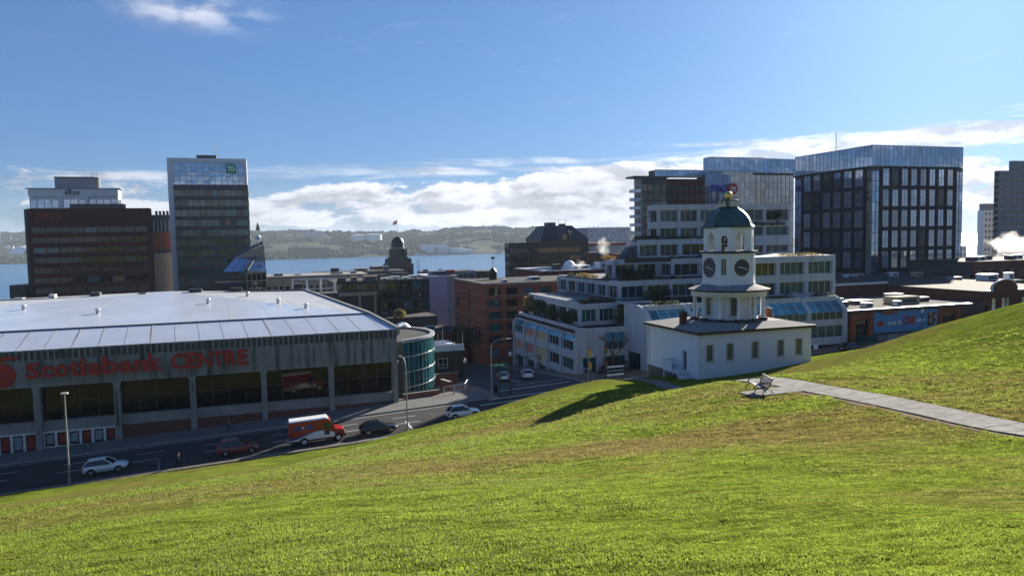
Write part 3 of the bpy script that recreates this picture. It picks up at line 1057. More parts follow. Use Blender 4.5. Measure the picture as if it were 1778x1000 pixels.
def far_shore():
    pxs = np.linspace(-520, 1400, 150)
    ts = np.concatenate([np.linspace(0, 0.12, 7), np.linspace(0.16, 1.2, 34)])
    V = []
    for t in ts:
        for p in pxs:
            D0 = np.interp(p, [-500, 250, 330, 700, 760, 1000, 1400], [2950, 2900, 2640, 2950, 3060, 3060, 3300])
            D = D0 + t * 1500
            x, y = pol(p, D)
            z = far_height(p, t)
            if t > 0.03:
                z += (float(vnoise(np.array([p * 2.0]), np.array([t * 900.0]), 60, 4)[0]) - .5) * 26 * min(1, t * 3) + (float(vnoise(np.array([p * 2.0]), np.array([t * 900.0]), 17, 5)[0]) - .5) * 9 * min(1, t * 4)
            V.append((x, y, z))
    n = len(pxs)
    F = [(j * n + i, j * n + i + 1, (j + 1) * n + i + 1, (j + 1) * n + i) for j in range(len(ts) - 1) for i in range(n - 1)]
    b = MB()
    b.add(V, F, 0, True)
    o = b.build('far_shore_hills', ['far_land'])
    o['kind'] = 'structure'
    # woods
    rg = random.Random(3)
    ico = bmesh.new()
    bmesh.ops.create_icosphere(ico, subdivisions=1, radius=1.0)
    iv = np.array([v.co[:] for v in ico.verts])
    ifc = [tuple(v.index for v in f.verts) for f in ico.faces]
    ico.free()
    b = MB()
    for k in range(15000):
        p = rg.uniform(-30, 1240)
        t = rg.uniform(0.015, 1.04) ** 1.0
        if 740 < p < 1100 and t < 0.10: continue
        cl = float(vnoise(np.array([p * 1.3]), np.array([t * 700.0]), 42, 9)[0])
        if cl < 0.42 and t < 0.9: continue
        D0 = np.interp(p, [-500, 250, 330, 700, 760, 1000, 1400], [2950, 2900, 2640, 2950, 3060, 3060, 3300])
        x, y = pol(p, D0 + t * 1500)
        z = far_height(p, t) + (float(vnoise(np.array([p * 2.0]), np.array([t * 900.0]), 60, 4)[0]) - .5) * 26 * min(1, t * 3)
        r = rg.uniform(5, 10)
        h = rg.uniform(0.8, 1.25)
        v = iv * np.array([r * rg.uniform(.9, 1.5), r, r * h]) * (1 + 0.25 * np.array([[rg.uniform(-1, 1)] for _ in iv])) + np.array([x, y, z + r * 0.35])
        b.add(v.tolist(), ifc, rg.choice((0, 0, 1, 1, 2)), False)
    pm('far_tree_b', (0.036, 0.044, 0.017), 0.95, 0.4, 0.02)
    pm('far_tree_c', (0.058, 0.047, 0.020), 0.95, 0.4, 0.02)
    o = b.build('far_woods', ['far_tree_a', 'far_tree_b', 'far_tree_c'])
    tag(o, 'hazy autumn woods covering the hills across the harbour', 'woods', kind='stuff')
far_shore()
# ------------------------------------------------------------------ the old clock tower on its house
def siding(b, P, Q, z0, z1, holes, bh=0.17, m=0):
    """Lapped boards on a wall from P to Q, cut round the holes (a0, a1, z0, z1)."""
    L = dist2(P, Q)
    u = ((Q[0] - P[0]) / L, (Q[1] - P[1]) / L)
    n = (u[1], -u[0])
    z = z0
    while z < z1 - 0.03:
        zt = min(z + bh, z1)
        segs = [(0.0, L)]
        for (a0, a1, h0, h1) in holes:
            if h0 - 0.04 < (z + zt) / 2 < h1 + 0.04:
                ns = []
                for s0, s1 in segs:
                    if a0 > s0: ns.append((s0, min(a0, s1)))
                    if a1 < s1: ns.append((max(a1, s0), s1))
                segs = [q for q in ns if q[1] - q[0] > 0.02]
        for s0, s1 in segs:
            q = lambda a, d, zz: (P[0] + u[0] * a + n[0] * d, P[1] + u[1] * a + n[1] * d, zz)
            b.add([q(s0, 0.035, z), q(s1, 0.035, z), q(s1, 0.010, zt), q(s0, 0.010, zt), q(s0, 0, z), q(s1, 0, z)],
                  [(0, 1, 2, 3), (4, 5, 1, 0)], m)
        z = zt
def clock_tower():
    x0, x1, y0, y1 = 41.35, 55.2, 64.5, 74.8
    cx, cy = 48.5, 69.65
    th = thing('clock_tower', 'white clapboard clock tower with columned rotunda and copper dome on a long low house', 'clock tower', (cx, cy, 47.0))
    zb, ze = 46.0, 51.95
    # long front wall with five sash windows
    spots = [42.33, 44.74, 47.80, 50.98, 53.30]
    ww, wz0, wz1 = 0.72, 49.10, 50.72
    hs = [(s - x0, s - x0 + ww, wz0, wz1) for s in spots]
    b = MB()
    facade(th, (x0, y0), (x1, y0), zb, ze, [(h[0], h[1]) for h in hs], [(wz0, wz1)], 'white_paint', 'glass_old', 'frame_cream', 0.12, nx=4, nz=6, ft=0.022, b=b, proud=0.03)
    facade(th, (x0, y1), (x0, y0), zb, ze, [(7.42, 8.22)], [(47.9, 49.95)], 'white_paint', 'glass_dark', None, 0.25, b=b, wname='doorway')
    facade(th, (x1, y0), (x1, y1), zb, ze, [], [], 'white_paint', 'glass_old', None, 0.12, b=b)
    facade(th, (x1, y1), (x0, y1), zb, ze, [], [], 'white_paint', 'glass_old', None, 0.12, b=b)
    b.box(x0 + .26, y0 + .14, zb, x1 - .14, y1 - .14, ze - .01)
    w = b.build('wall', 'white_paint', th)
    b = MB()
    siding(b, (x0, y0), (x1, y0), 47.2, ze, [(h[0] - .1, h[1] + .1, wz0 - .12, wz1 + .12) for h in hs])
    siding(b, (x0, y1), (x0, y0), 47.35, ze, [(7.3, 8.34, 47.5, 50.1)])
    siding(b, (x1, y0), (x1, y1), 46.8, ze, [])
    sd_ = b.build('siding', 'white_paint', w)
    sd_['kind'] = 'stuff'
    for (px, py) in ((x0, y0), (x1, y0), (x0, y1), (x1, y1)):
        b = MB()
        sx, sy = (-1 if px == x0 else 1), (-1 if py == y0 else 1)
        b.box(px + sx * .05, py + sy * .05, 46.6, px - sx * .14, py - sy * .14, ze)
        b.build('corner_board', 'white_paint', w)
    for s in spots:
        b = MB()
        b.box(s - .10, y0 - .065, wz0 - .02, s + .0, y0, wz1 + .10).box(s + ww, y0 - .065, wz0 - .02, s + ww + .10, y0, wz1 + .10)
        b.box(s, y0 - .065, wz1, s + ww, y0, wz1 + .10).box(s - .14, y0 - .11, wz0 - .10, s + ww + .14, y0, wz0 - .02)
        b.build('window_surround', 'frame_cream', th)
    # rotunda-carrying roof
    b = MB()
    e = 0.38
    lo = [(x0 - e, y0 - e), (x1 + e, y0 - e), (x1 + e, y1 + e), (x0 - e, y1 + e)]
    hi = [(cx - 4.6, cy - 3.6), (cx + 4.6, cy - 3.6), (cx + 4.6, cy + 3.6), (cx - 4.6, cy + 3.6)]
    b.hexa([(x, y, 52.17) for x, y in lo], [(x, y, 52.66) for x, y in hi], 0)
    rf = b.build('roof', 'house_roof', th)
    b = MB()
    b.hexa([(x, y, 51.90) for x, y in lo], [(x * 1.0 + (0.03 if x > cx else -0.03), y + (0.03 if y > cy else -0.03), 52.18) for x, y in lo], 0)
    b.build('eave_fascia', 'dark_trim', rf)
    # chimneys
    for (qx, qy, zt, mt) in ((42.55, 69.3, 53.75, 'brick_dark'), (54.5, 70.6, 53.45, 'brick')):
        b = MB()
        b.box(qx - .30, qy - .30, 52.0, qx + .30, qy + .30, zt - .12, 0)
        b.box(qx - .36, qy - .36, zt - .12, qx + .36, qy + .36, zt, 1)
        b.box(qx - .16, qy - .16, zt, qx + .16, qy + .16, zt + .10, 1)
        b.build('chimney', [mt, 'dark_trim'], rf)
    # stone foundation where the ground drops
    b = MB()
    rg = random.Random(2)
    for k in range(5):
        yy = 68.9 + (k % 2) * -.3
        while yy < y1 + .02:
            l = rg.uniform(.5, .95)
            b.box(x0 - .04 - rg.uniform(0, .05), yy + .015, 45.2 + k * .43, x0 + .3, min(yy + l - .015, y1 + .06), 45.2 + k * .43 + .41)
            yy += l
    b.box(x0 - .02, 68.8, 45.0, x0 + .25, y1, 47.3)
    b.build('foundation', 'stone', th)
    # door leaf, landing, steps
    b = MB()
    b.box(x0 - .02, 66.62, 47.9, x0 + .04, 66.72, 50.02).box(x0 - .02, 67.36, 47.9, x0 + .04, 67.46, 50.02).box(x0 - .02, 66.72, 49.93, x0 + .04, 67.36, 50.02)
    b.build('door_frame', 'white_paint', th)
    b = MB()
    b.box(40.05, 66.2, 47.68, x0 - .04, 69.3, 47.86)
    for (qx, qy) in ((40.12, 66.3), (40.12, 69.2), (41.2, 69.2)):
        b.box(qx - .06, qy - .06, 45.6, qx + .06, qy + .06, 47.68)
    ld = b.build('landing', 'white_paint', th)
    b = MB()
    b.box(40.06, 67.5, 47.86, 40.12, 69.3, 48.85).box(40.06, 69.24, 47.86, x0 - .04, 69.3, 48.85)
    b.box(40.04, 66.25, 48.75, 40.14, 67.5, 48.85).box(40.04, 66.25, 47.86, 40.14, 66.35, 48.75)
    b.build('railing', 'white_paint', ld)
    for k in range(5):
        MB().box(40.15, 66.2 - .27 * (k + 1), 46.7, x0 - .06, 66.2 - .27 * k, 47.68 - .18 * (k + .45)).build('step', 'white_paint', ld)
    b = MB().tube((x0 - .1, y1 - .25, 47.3), (x0 - .1, y1 - .25, 51.9), .05)
    b.build('downpipe', 'white_paint', th)
    # rotunda
    b = MB()
    b.lathe([(3.95, 52.45), (3.95, 52.72), (2.9, 52.78)], 40, (cx, cy), 1)
    b.lathe([(2.72, 52.6), (2.72, 55.7)], 40, (cx, cy), 0)
    for i in range(12):
        t = 2 * PI * (i + .5) / 12
        c, s = math.cos(t), math.sin(t)
        b.tube((cx + 2.74 * c, cy + 2.74 * s, 52.7), (cx + 2.74 * c, cy + 2.74 * s, 55.6), .09, .08, 6, 0)
    dr = b.build('rotunda_drum', ['white_paint', 'dark_trim'], th)
    for i in range(12):
        t = 2 * PI * i / 12 + 0.12
        if i % 2: continue
        c, s = math.cos(t), math.sin(t)
        me = window_mesh(.62, 2.0, 3, 6, 'glass_old', 'frame_cream', .022, .03)
        put('window', me, th, (cx + 2.76 * c + s * .31, cy + 2.76 * s - c * .31, 53.3), t + PI / 2)
        b = MB()
        for (a0, a1, q0, q1) in ((-.42, -.31, 53.2, 55.42), (.31, .42, 53.2, 55.42), (-.31, .31, 55.3, 55.42), (-.45, .45, 53.12, 53.2)):
            pts = [(cx + d * c - a * s, cy + d * s + a * c) for a, d in ((a0, 2.82), (a1, 2.82), (a1, 2.6), (a0, 2.6))]
            b.hexa([(x, y, q0) for x, y in pts], [(x, y, q1) for x, y in pts])
        b.build('window_surround', 'frame_cream', dr)
    for i in range(12):
        t = 2 * PI * i / 12 + 0.20
        px, py = cx + 3.72 * math.cos(t), cy + 3.72 * math.sin(t)
        b = MB()
        b.lathe([(.225, 52.98), (.215, 53.6), (.165, 55.12), (.24, 55.18), (.24, 55.32)], 14, (px, py), 0)
        col = b.build('column', 'white_paint', th)
        MB().box(px - .32, py - .32, 52.55, px + .32, py + .32, 52.98).build('column_base', 'dark_trim', col)
    b = MB()
    b.lathe([(3.42, 55.30), (4.02, 55.30), (4.02, 55.78), (4.12, 55.86), (3.0, 55.92)], 48, (cx, cy))
    b.lathe([(3.42, 55.30), (3.42, 55.80)], 48, (cx, cy), cap=False)
    b.build('entablature', 'white_paint', th)
    b = MB()
    b.lathe([(4.10, 55.84), (4.34, 55.90), (4.36, 56.02), (2.7, 56.52), (2.2, 56.56)], 48, (cx, cy))
    b.build('rotunda_roof', ['dark_trim'], th)
    b = MB()
    b.lathe([(4.30, 56.045), (2.66, 56.545)], 48, (cx, cy), cap=False)
    b.build('rotunda_roof_sheet', ['house_roof'], th)
    # octagonal stage with the dials
    def octo(hw, hf):
        return [(cx - hf, cy - hw), (cx + hf, cy - hw), (cx + hw, cy - hf), (cx + hw, cy + hf), (cx + hf, cy + hw), (cx - hf, cy + hw), (cx - hw, cy + hf), (cx - hw, cy - hf)]
    O = octo(2.40, 1.42)
    b = MB().prism(O, 56.4, 60.0)
    st = b.build('clock_stage', 'white_paint', th)
    b = MB()
    for k in range(8):
        P, Q = O[k], O[(k + 1) % 8]
        L = dist2(P, Q)
        if k % 2 == 0:
            siding(b, P, Q, 56.75, 60.0, [(.12, L - .12, 57.1, 59.75)], .15)
        else:
            siding(b, P, Q, 56.75, 60.0, [(L / 2 - .36, L / 2 + .36, 57.5, 59.5)], .15)
    sd2 = b.build('siding', 'white_paint', st)
    sd2['kind'] = 'stuff'
    b = MB().prism(octo(2.48, 1.46), 56.5, 56.78)
    b.build('base_moulding', 'white_paint', st)
    for k in range(8):
        P, Q = O[k], O[(k + 1) % 8]
        L = dist2(P, Q)
        u = ((Q[0] - P[0]) / L, (Q[1] - P[1]) / L)
        n = (u[1], -u[0])
        mid = ((P[0] + Q[0]) / 2, (P[1] + Q[1]) / 2)
        if k % 2 == 0:
            r = 1.08 if k in (2, 6) else 0.90
            zc = 58.38
            b = MB()
            def ring(r0, r1, d0, d1, m, nseg=40):
                for i in range(nseg):
                    q = lambda a, rr, d: (mid[0] + u[0] * rr * math.cos(a) + n[0] * d, mid[1] + u[1] * rr * math.cos(a) + n[1] * d, zc + rr * math.sin(a))
                    a0, a1 = 2 * PI * i / nseg, 2 * PI * (i + 1) / nseg
                    b.add([q(a0, r0, d1), q(a0, r1, d1), q(a1, r1, d1), q(a1, r0, d1), q(a0, r1, d0), q(a1, r1, d0)], [(0, 1, 2, 3), (1, 4, 5, 2)], m)
            ring(0.0, r - .06, 0.0, .07, 0)
            f = b.build('clock_face', ['clock_face'], st)
            b = MB()
            ring(r - .06, r, 0.0, .10, 0)
            b.build('dial_rim', ['dark_trim'], f)
            for hr in range(12):
                a = PI / 2 - hr * PI / 6
                ca, sa = math.cos(a), math.sin(a)
                b = MB()
                wd = .022 if hr % 3 else .035
                pts = []
                for (rr, tt) in ((r * .76, -wd), (r * .88, -wd), (r * .88, wd), (r * .76, wd)):
                    x, z = rr * ca - tt * sa, rr * sa + tt * ca
                    pts.append((x, z))
                b.add([(mid[0] + u[0] * x + n[0] * .085, mid[1] + u[1] * x + n[1] * .085, zc + z) for x, z in pts], [(0, 1, 2, 3)])
                b.build('hour_mark', 'dial_gold', f)
            for (ang, ln, wd, d, nm) in ((90 - 9.3 * 30, r * .52, .05, .10, 'hour_hand'), (90 - 18 * 6, r * .84, .035, .115, 'minute_hand')):
                a = R(ang)
                ca, sa = math.cos(a), math.sin(a)
                pts = [(-.15 * ca - t * sa, -.15 * sa + t * ca) for t in (-wd * .6, wd * .6)] + [(ln * .8 * ca - t * sa, ln * .8 * sa + t * ca) for t in (wd, -wd)] + [(ln * ca, ln * sa)]
                vs = [(mid[0] + u[0] * x + n[0] * d, mid[1] + u[1] * x + n[1] * d, zc + z) for x, z in pts]
                MB().add(vs, [(0, 1, 2, 4, 3)]).build(nm, 'white_sign', f)
            b = MB()
            for (a0, a1, q0, q1) in ((.12, .20, 57.1, 59.75), (L - .20, L - .12, 57.1, 59.75), (.20, L - .20, 57.1, 57.18), (.20, L - .20, 59.67, 59.75)):
                wallbox(b, P, u, n, a0, a1, 0, .05, q0, q1)
            b.build('dial_panel', 'white_paint', f)
        else:
            me = window_mesh(.56, 1.75, 2, 6, 'glass_old', 'frame_light', .03, .03)
            put('window', me, st, (mid[0] - u[0] * .28 + n[0] * .012, mid[1] - u[1] * .28 + n[1] * .012, 57.62), math.atan2(u[1], u[0]))
            b = MB()
            for (a0, a1, q0, q1) in ((-.36, -.28, 57.54, 59.45), (.28, .36, 57.54, 59.45), (-.28, .28, 59.37, 59.45), (-.40, .40, 57.5, 57.62)):
                wallbox(b, mid, u, n, a0, a1, 0, .06, q0, q1)
            b.build('window_surround', 'white_paint', st)
    b = MB().prism(octo(2.58, 1.5), 59.92, 60.02).prism(octo(2.72, 1.56), 60.02, 60.16)
    b.build('stage_cornice', 'dark_trim', th)
    # open belfry
    O = octo(2.26, 1.36)
    O2 = octo(2.02, 1.22)
    b = MB()
    zt, z0_ = 62.72, 60.16
    for k in range(8):
        P, Q = O[k], O[(k + 1) % 8]
        p2, q2 = O2[k], O2[(k + 1) % 8]
        L = dist2(P, Q)
        hw_ = .62 if k % 2 == 0 else .36
        sp = 61.55 if k % 2 == 0 else 61.45
        prof = [(L / 2 - hw_, z0_)] + [(L / 2 - hw_ * math.cos(t), sp + hw_ * 1.05 * math.sin(t)) for t in [PI * i / 14 for i in range(15)]] + [(L / 2 + hw_, z0_)]
        out = lambda a, z: (P[0] + (Q[0] - P[0]) * a / L, P[1] + (Q[1] - P[1]) * a / L, z)
        inn = lambda a, z: (p2[0] + (q2[0] - p2[0]) * a / L, p2[1] + (q2[1] - p2[1]) * a / L, z)
        for fn, flip in ((out, False), (inn, True)):
            faces = []
            vs = [fn(0, z0_), fn(prof[0][0], z0_), fn(prof[0][0], zt), fn(0, zt), fn(prof[-1][0], z0_), fn(L, z0_), fn(L, zt), fn(prof[-1][0], zt)]
            fs = [(0, 1, 2, 3), (4, 5, 6, 7)]
            b.add(vs, [f[::-1] for f in fs] if flip else fs)
            for (a0, s0), (a1, s1) in zip(prof[1:-2], prof[2:-1]):
                f = (0, 1, 2, 3)
                b.add([fn(a0, s0), fn(a1, s1), fn(a1, zt), fn(a0, zt)], [f[::-1] if flip else f])
        for (a0, s0), (a1, s1) in zip(prof[:-1], prof[1:]):
            b.add([out(a0, s0), inn(a0, s0), inn(a1, s1), out(a1, s1)], [(0, 1, 2, 3)])
    bf = b.build('belfry', 'white_paint', th)
    b = MB().prism(octo(2.30, 1.39), 61.42, 61.52)
    for k in range(8):                       # string course between the arches, railings in them
        bb = MB()
        P, Q = O[k], O[(k + 1) % 8]
        L = dist2(P, Q)
        u = ((Q[0] - P[0]) / L, (Q[1] - P[1]) / L)
        n = (u[1], -u[0])
        hw_ = .62 if k % 2 == 0 else .36
        wallbox(bb, P, u, n, 0, L / 2 - hw_ - .03, 0, .05, 61.40, 61.50)
        wallbox(bb, P, u, n, L / 2 + hw_ + .03, L, 0, .05, 61.40, 61.50)
        bb.build('string_course', 'white_paint', bf)
        bb = MB()
        wallbox(bb, P, u, n, L / 2 - hw_, L / 2 + hw_, -.15, -.10, 60.9, 60.95)
        bb.build('rail', 'white_paint', bf)
    b = MB().prism(octo(2.2, 1.33), 60.15, 60.2)
    b.build('belfry_floor', 'house_roof', bf)
    b = MB().prism(octo(2.05, 1.25), 62.6, 62.7)
    b.build('belfry_ceiling', 'white_paint', bf)
    b = MB()
    b.lathe([(.62, 60.6), (.60, 60.75), (.45, 61.0), (.36, 61.4), (.2, 61.55), (.05, 61.6)], 16, (cx, cy), 0)
    b.box(cx - .8, cy - .1, 61.6, cx + .8, cy + .1, 61.8).box(cx - .8, cy - .12, 60.2, cx - .62, cy + .12, 61.8).box(cx + .62, cy - .12, 60.2, cx + .8, cy + .12, 61.8)
    b.build('bell', 'dark_trim', bf)
    # copper dome
    prof = [(2.62, 62.68), (2.86, 62.72), (2.88, 62.78), (2.66, 63.0), (2.56, 63.25), (2.38, 63.65), (2.10, 64.05), (1.72, 64.42), (1.30, 64.70), (1.0, 64.84), (.9, 64.88)]
    b = MB()
    b.lathe(prof, 8, (cx, cy), 0, sm=False, a0=PI / 8)
    dm = b.build('dome', 'copper', th)
    for i in range(8):
        t = PI / 8 + 2 * PI * i / 8
        b = MB()
        pts = [(cx + r * math.cos(t), cy + r * math.sin(t), z) for r, z in prof[2:-1]]
        b.path(pts, .035, 5)
        b.build('rib', 'copper', dm)
    b = MB()
    b.lathe([(1.02, 64.84), (1.08, 64.88), (1.08, 64.97), (.3, 65.02)], 16, (cx, cy))
    b.lathe([(.98, 65.58), (1.06, 65.60), (1.06, 65.68), (.98, 65.70), (.98, 65.58)], 24, (cx, cy), cap=False)
    cu = b.build('cupola', 'copper', th)
    for i in range(12):
        t = 2 * PI * i / 12
        px, py = cx + .98 * math.cos(t), cy + .98 * math.sin(t)
        MB().lathe([(.055, 64.95), (.04, 65.1), (.06, 65.3), (.04, 65.45), (.055, 65.6)], 6, (px, py)).build('baluster', 'frame_cream', cu)
    b = MB()
    b.lathe([(.30, 65.0), (.26, 65.5), (.16, 65.62), (.26, 65.72), (.13, 65.80)], 16, (cx, cy))
    b.build('finial_neck', 'copper', cu)
    b = MB()
    b.lathe([(.0, 65.76)] + [(.45 * math.sin(PI * i / 12), 66.2 - .45 * math.cos(PI * i / 12)) for i in range(1, 12)] + [(.0, 66.65)], 20, (cx, cy))
    b.build('gilded_ball', 'gold', cu)
    return th
clock_tower()
# ------------------------------------------------------------------ streets
def gsheet(name, x0, x1, y0, y1, lift, mat, nx=24, ny=24, zf=gz):
    zv = np.vectorize(zf)
    return sheet(name, np.linspace(x0, x1, nx), np.linspace(y0, y1, ny), lambda X, Y: zv(X, Y) + lift, mat)
def block(name, x0, x1, y0, y1, h, mat, kind='structure', nx=16, zf=gz, ny=2):
    """Raised slab with kerb faces following the ground."""
    b = MB()
    xs_ = np.linspace(x0, x1, nx)
    ys_ = np.linspace(y0, y1, ny)
    V = [(x, y, zf(x, y) + h) for y in ys_ for x in xs_]
    b.add(V, [(j * nx + i, j * nx + i + 1, (j + 1) * nx + i + 1, (j + 1) * nx + i) for j in range(ny - 1) for i in range(nx - 1)], 0)
    ring_ = [(x, y0) for x in xs_] + [(x1, y) for y in ys_[1:]] + [(x, y1) for x in xs_[::-1][1:]] + [(x0, y) for y in ys_[::-1][1:-1]]
    n = len(ring_)
    b.add([(x, y, zf(x, y) - .3) for x, y in ring_] + [(x, y, zf(x, y) + h) for x, y in ring_], [(i, (i + 1) % n, n + (i + 1) % n, n + i) for i in range(n)], 1)
    o = b.build(name, [mat, 'kerb'])
    o['kind'] = kind
    return o
gsheet('road_along_hill', -120, 160, 86.4, 98.4, 0.010, 'asphalt', 60, 6)
gsheet('side_street', 31.5, 43.5, 98.4, 330, 0.012, 'asphalt_worn', 6, 60)
block('pavement_by_hill', -120, 160, 84.4, 86.4, 0.13, 'pavement', nx=50)
block('pavement_by_arena', -120, 30.5, 98.5, 106.5, 0.14, 'pavement', nx=40, ny=6)
block('pavement_by_terraced_building', 44.5, 160, 98.5, 112, 0.14, 'brick_paving', nx=40, ny=6)
block('pavement_downhill', 22.0, 30.5, 106.55, 230, 0.14, 'brick_paving', nx=4, ny=40)
block('pavement_downhill_far', 44.5, 47.5, 112.05, 300, 0.14, 'pavement', nx=3, ny=40)
def marks(name, y, w, x0, x1, dash=None, lift=0.016):
    x = x0
    while x < x1:
        xe = min(x1, x + (dash[0] if dash else x1 - x0))
        b = MB()
        n = 1 if dash else 40
        V = []
        for i in range(n + 1):
            xx = x + (xe - x) * i / n
            V += [(xx, y, gz(xx, y) + lift), (xx, y + w, gz(xx, y) + lift)]
        b.add(V, [(2 * i, 2 * i + 2, 2 * i + 3, 2 * i + 1) for i in range(n)], 0)
        o = b.build(name, 'road_paint')
        o['kind'] = 'structure'
        x = xe + (dash[1] if dash else 1)
marks('lane_line', 91.6, .13, -60, 28, (3.0, 4.5))
marks('lane_line', 94.7, .13, -60, 28, (3.0, 4.5))
marks('edge_line', 97.6, .12, -90, 26)
marks('crossing_line', 95.2, .30, 27, 43.0)
marks('crossing_line', 97.6, .30, 29, 44.0)
for (xa, xb, ya, yb) in ((16.2, 16.5, 88.4, 92.5), (31.8, 32.1, 101, 108), (37.4, 37.6, 109, 121), (35.5, 43.2, 105.0, 105.3), (32, 43, 102.0, 102.3)):
    b = MB()
    b.add([(xa, ya, gz(xa, ya) + .018), (xb, ya, gz(xb, ya) + .018), (xb, yb, gz(xb, yb) + .018), (xa, yb, gz(xa, yb) + .018)], [(0, 1, 2, 3)])
    o = b.build('stop_line', 'road_paint')
    o['kind'] = 'structure'

rgp = random.Random(31)
for i in range(9):
    xa, ya, w, d = rgp.uniform(-30, 26), rgp.uniform(87.2, 96.5), rgp.uniform(1.2, 4.5), rgp.uniform(.7, 1.3)
    b = MB()
    b.add([(xa, ya, gz(xa, ya) + .0135), (xa + w, ya, gz(xa + w, ya) + .0135), (xa + w, ya + d, gz(xa + w, ya) + .0135), (xa, ya + d, gz(xa, ya) + .0135)], [(0, 1, 2, 3)])
    o = b.build('asphalt_patch', 'asphalt_patch')
    o['kind'] = 'structure'
for (x, y, lab) in ((-12.5, 93.2, 'round iron manhole cover in the road beside the parking meter'), (1.0, 95.8, 'round iron manhole cover in the road behind the postal van'), (20.0, 94.0, 'round iron manhole cover in the sunlit road by the white hatchback')):
    o = MB().lathe([(.36, gz(x, y) - .02), (.36, gz(x, y) + .022), (.30, gz(x, y) + .022), (.29, gz(x, y) + .017), (.01, gz(x, y) + .017)], 20, (x, y)).build('manhole_cover', 'frame_dark', None, (x, y, gz(x, y)))
    tag(o, lab, 'manhole cover')

# retaining wall and railing at the foot of the grass
def foot_wall():
    for (a, bnd) in (('long', (-118, 158)),):
        th = thing('retaining_wall', 'low dark stone retaining wall between the grass slope and the pavement', 'wall', (0, 84.2, zs(0)))
        b = MB()
        n = 60
        xs_ = np.linspace(bnd[0], bnd[1], n)
        for x0, x1 in zip(xs_[:-1], xs_[1:]):
            pts = [(x0, 83.9), (x1, 83.9), (x1, 84.42), (x0, 84.42)]
            b.hexa([(x, y, zs(x) - 1) for x, y in pts], [(x, y, zs(x) + .48) for x, y in pts])
        b.build('wall_body', 'stone', th)
        for x0, x1 in zip(xs_[:-1], xs_[1:]):
            b = MB()
            pts = [(x0 + .01, 83.82), (x1 - .01, 83.82), (x1 - .01, 84.5), (x0 + .01, 84.5)]
            b.hexa([(x, y, zs(x) + .482) for x, y in pts], [(x, y, zs(x) + .58) for x, y in pts])
            b.build('coping_stone', 'stone', th)
    th = thing('iron_railing', 'black iron railing on the pavement edge below the grass slope', 'railing', (0, 86.1, zs(0)))
    p = MB().tube((0, 0, 0), (0, 0, 1.0), .035, n=6).mesh('railing_post', ['black_iron'])
    x = -44.0
    while x < 30:
        put('post', p, th, (x, 86.15, zs(x) + .1))
        b = MB()
        for h in (.35, .66, .98):
            b.tube((x, 86.15, zs(x) + h + .1), (x + 2.2, 86.15, zs(x + 2.2) + h + .1), .022, n=5)
        rr = b.build('rails', 'black_iron', th)
        rr['kind'] = 'stuff'
        x += 2.2
foot_wall()

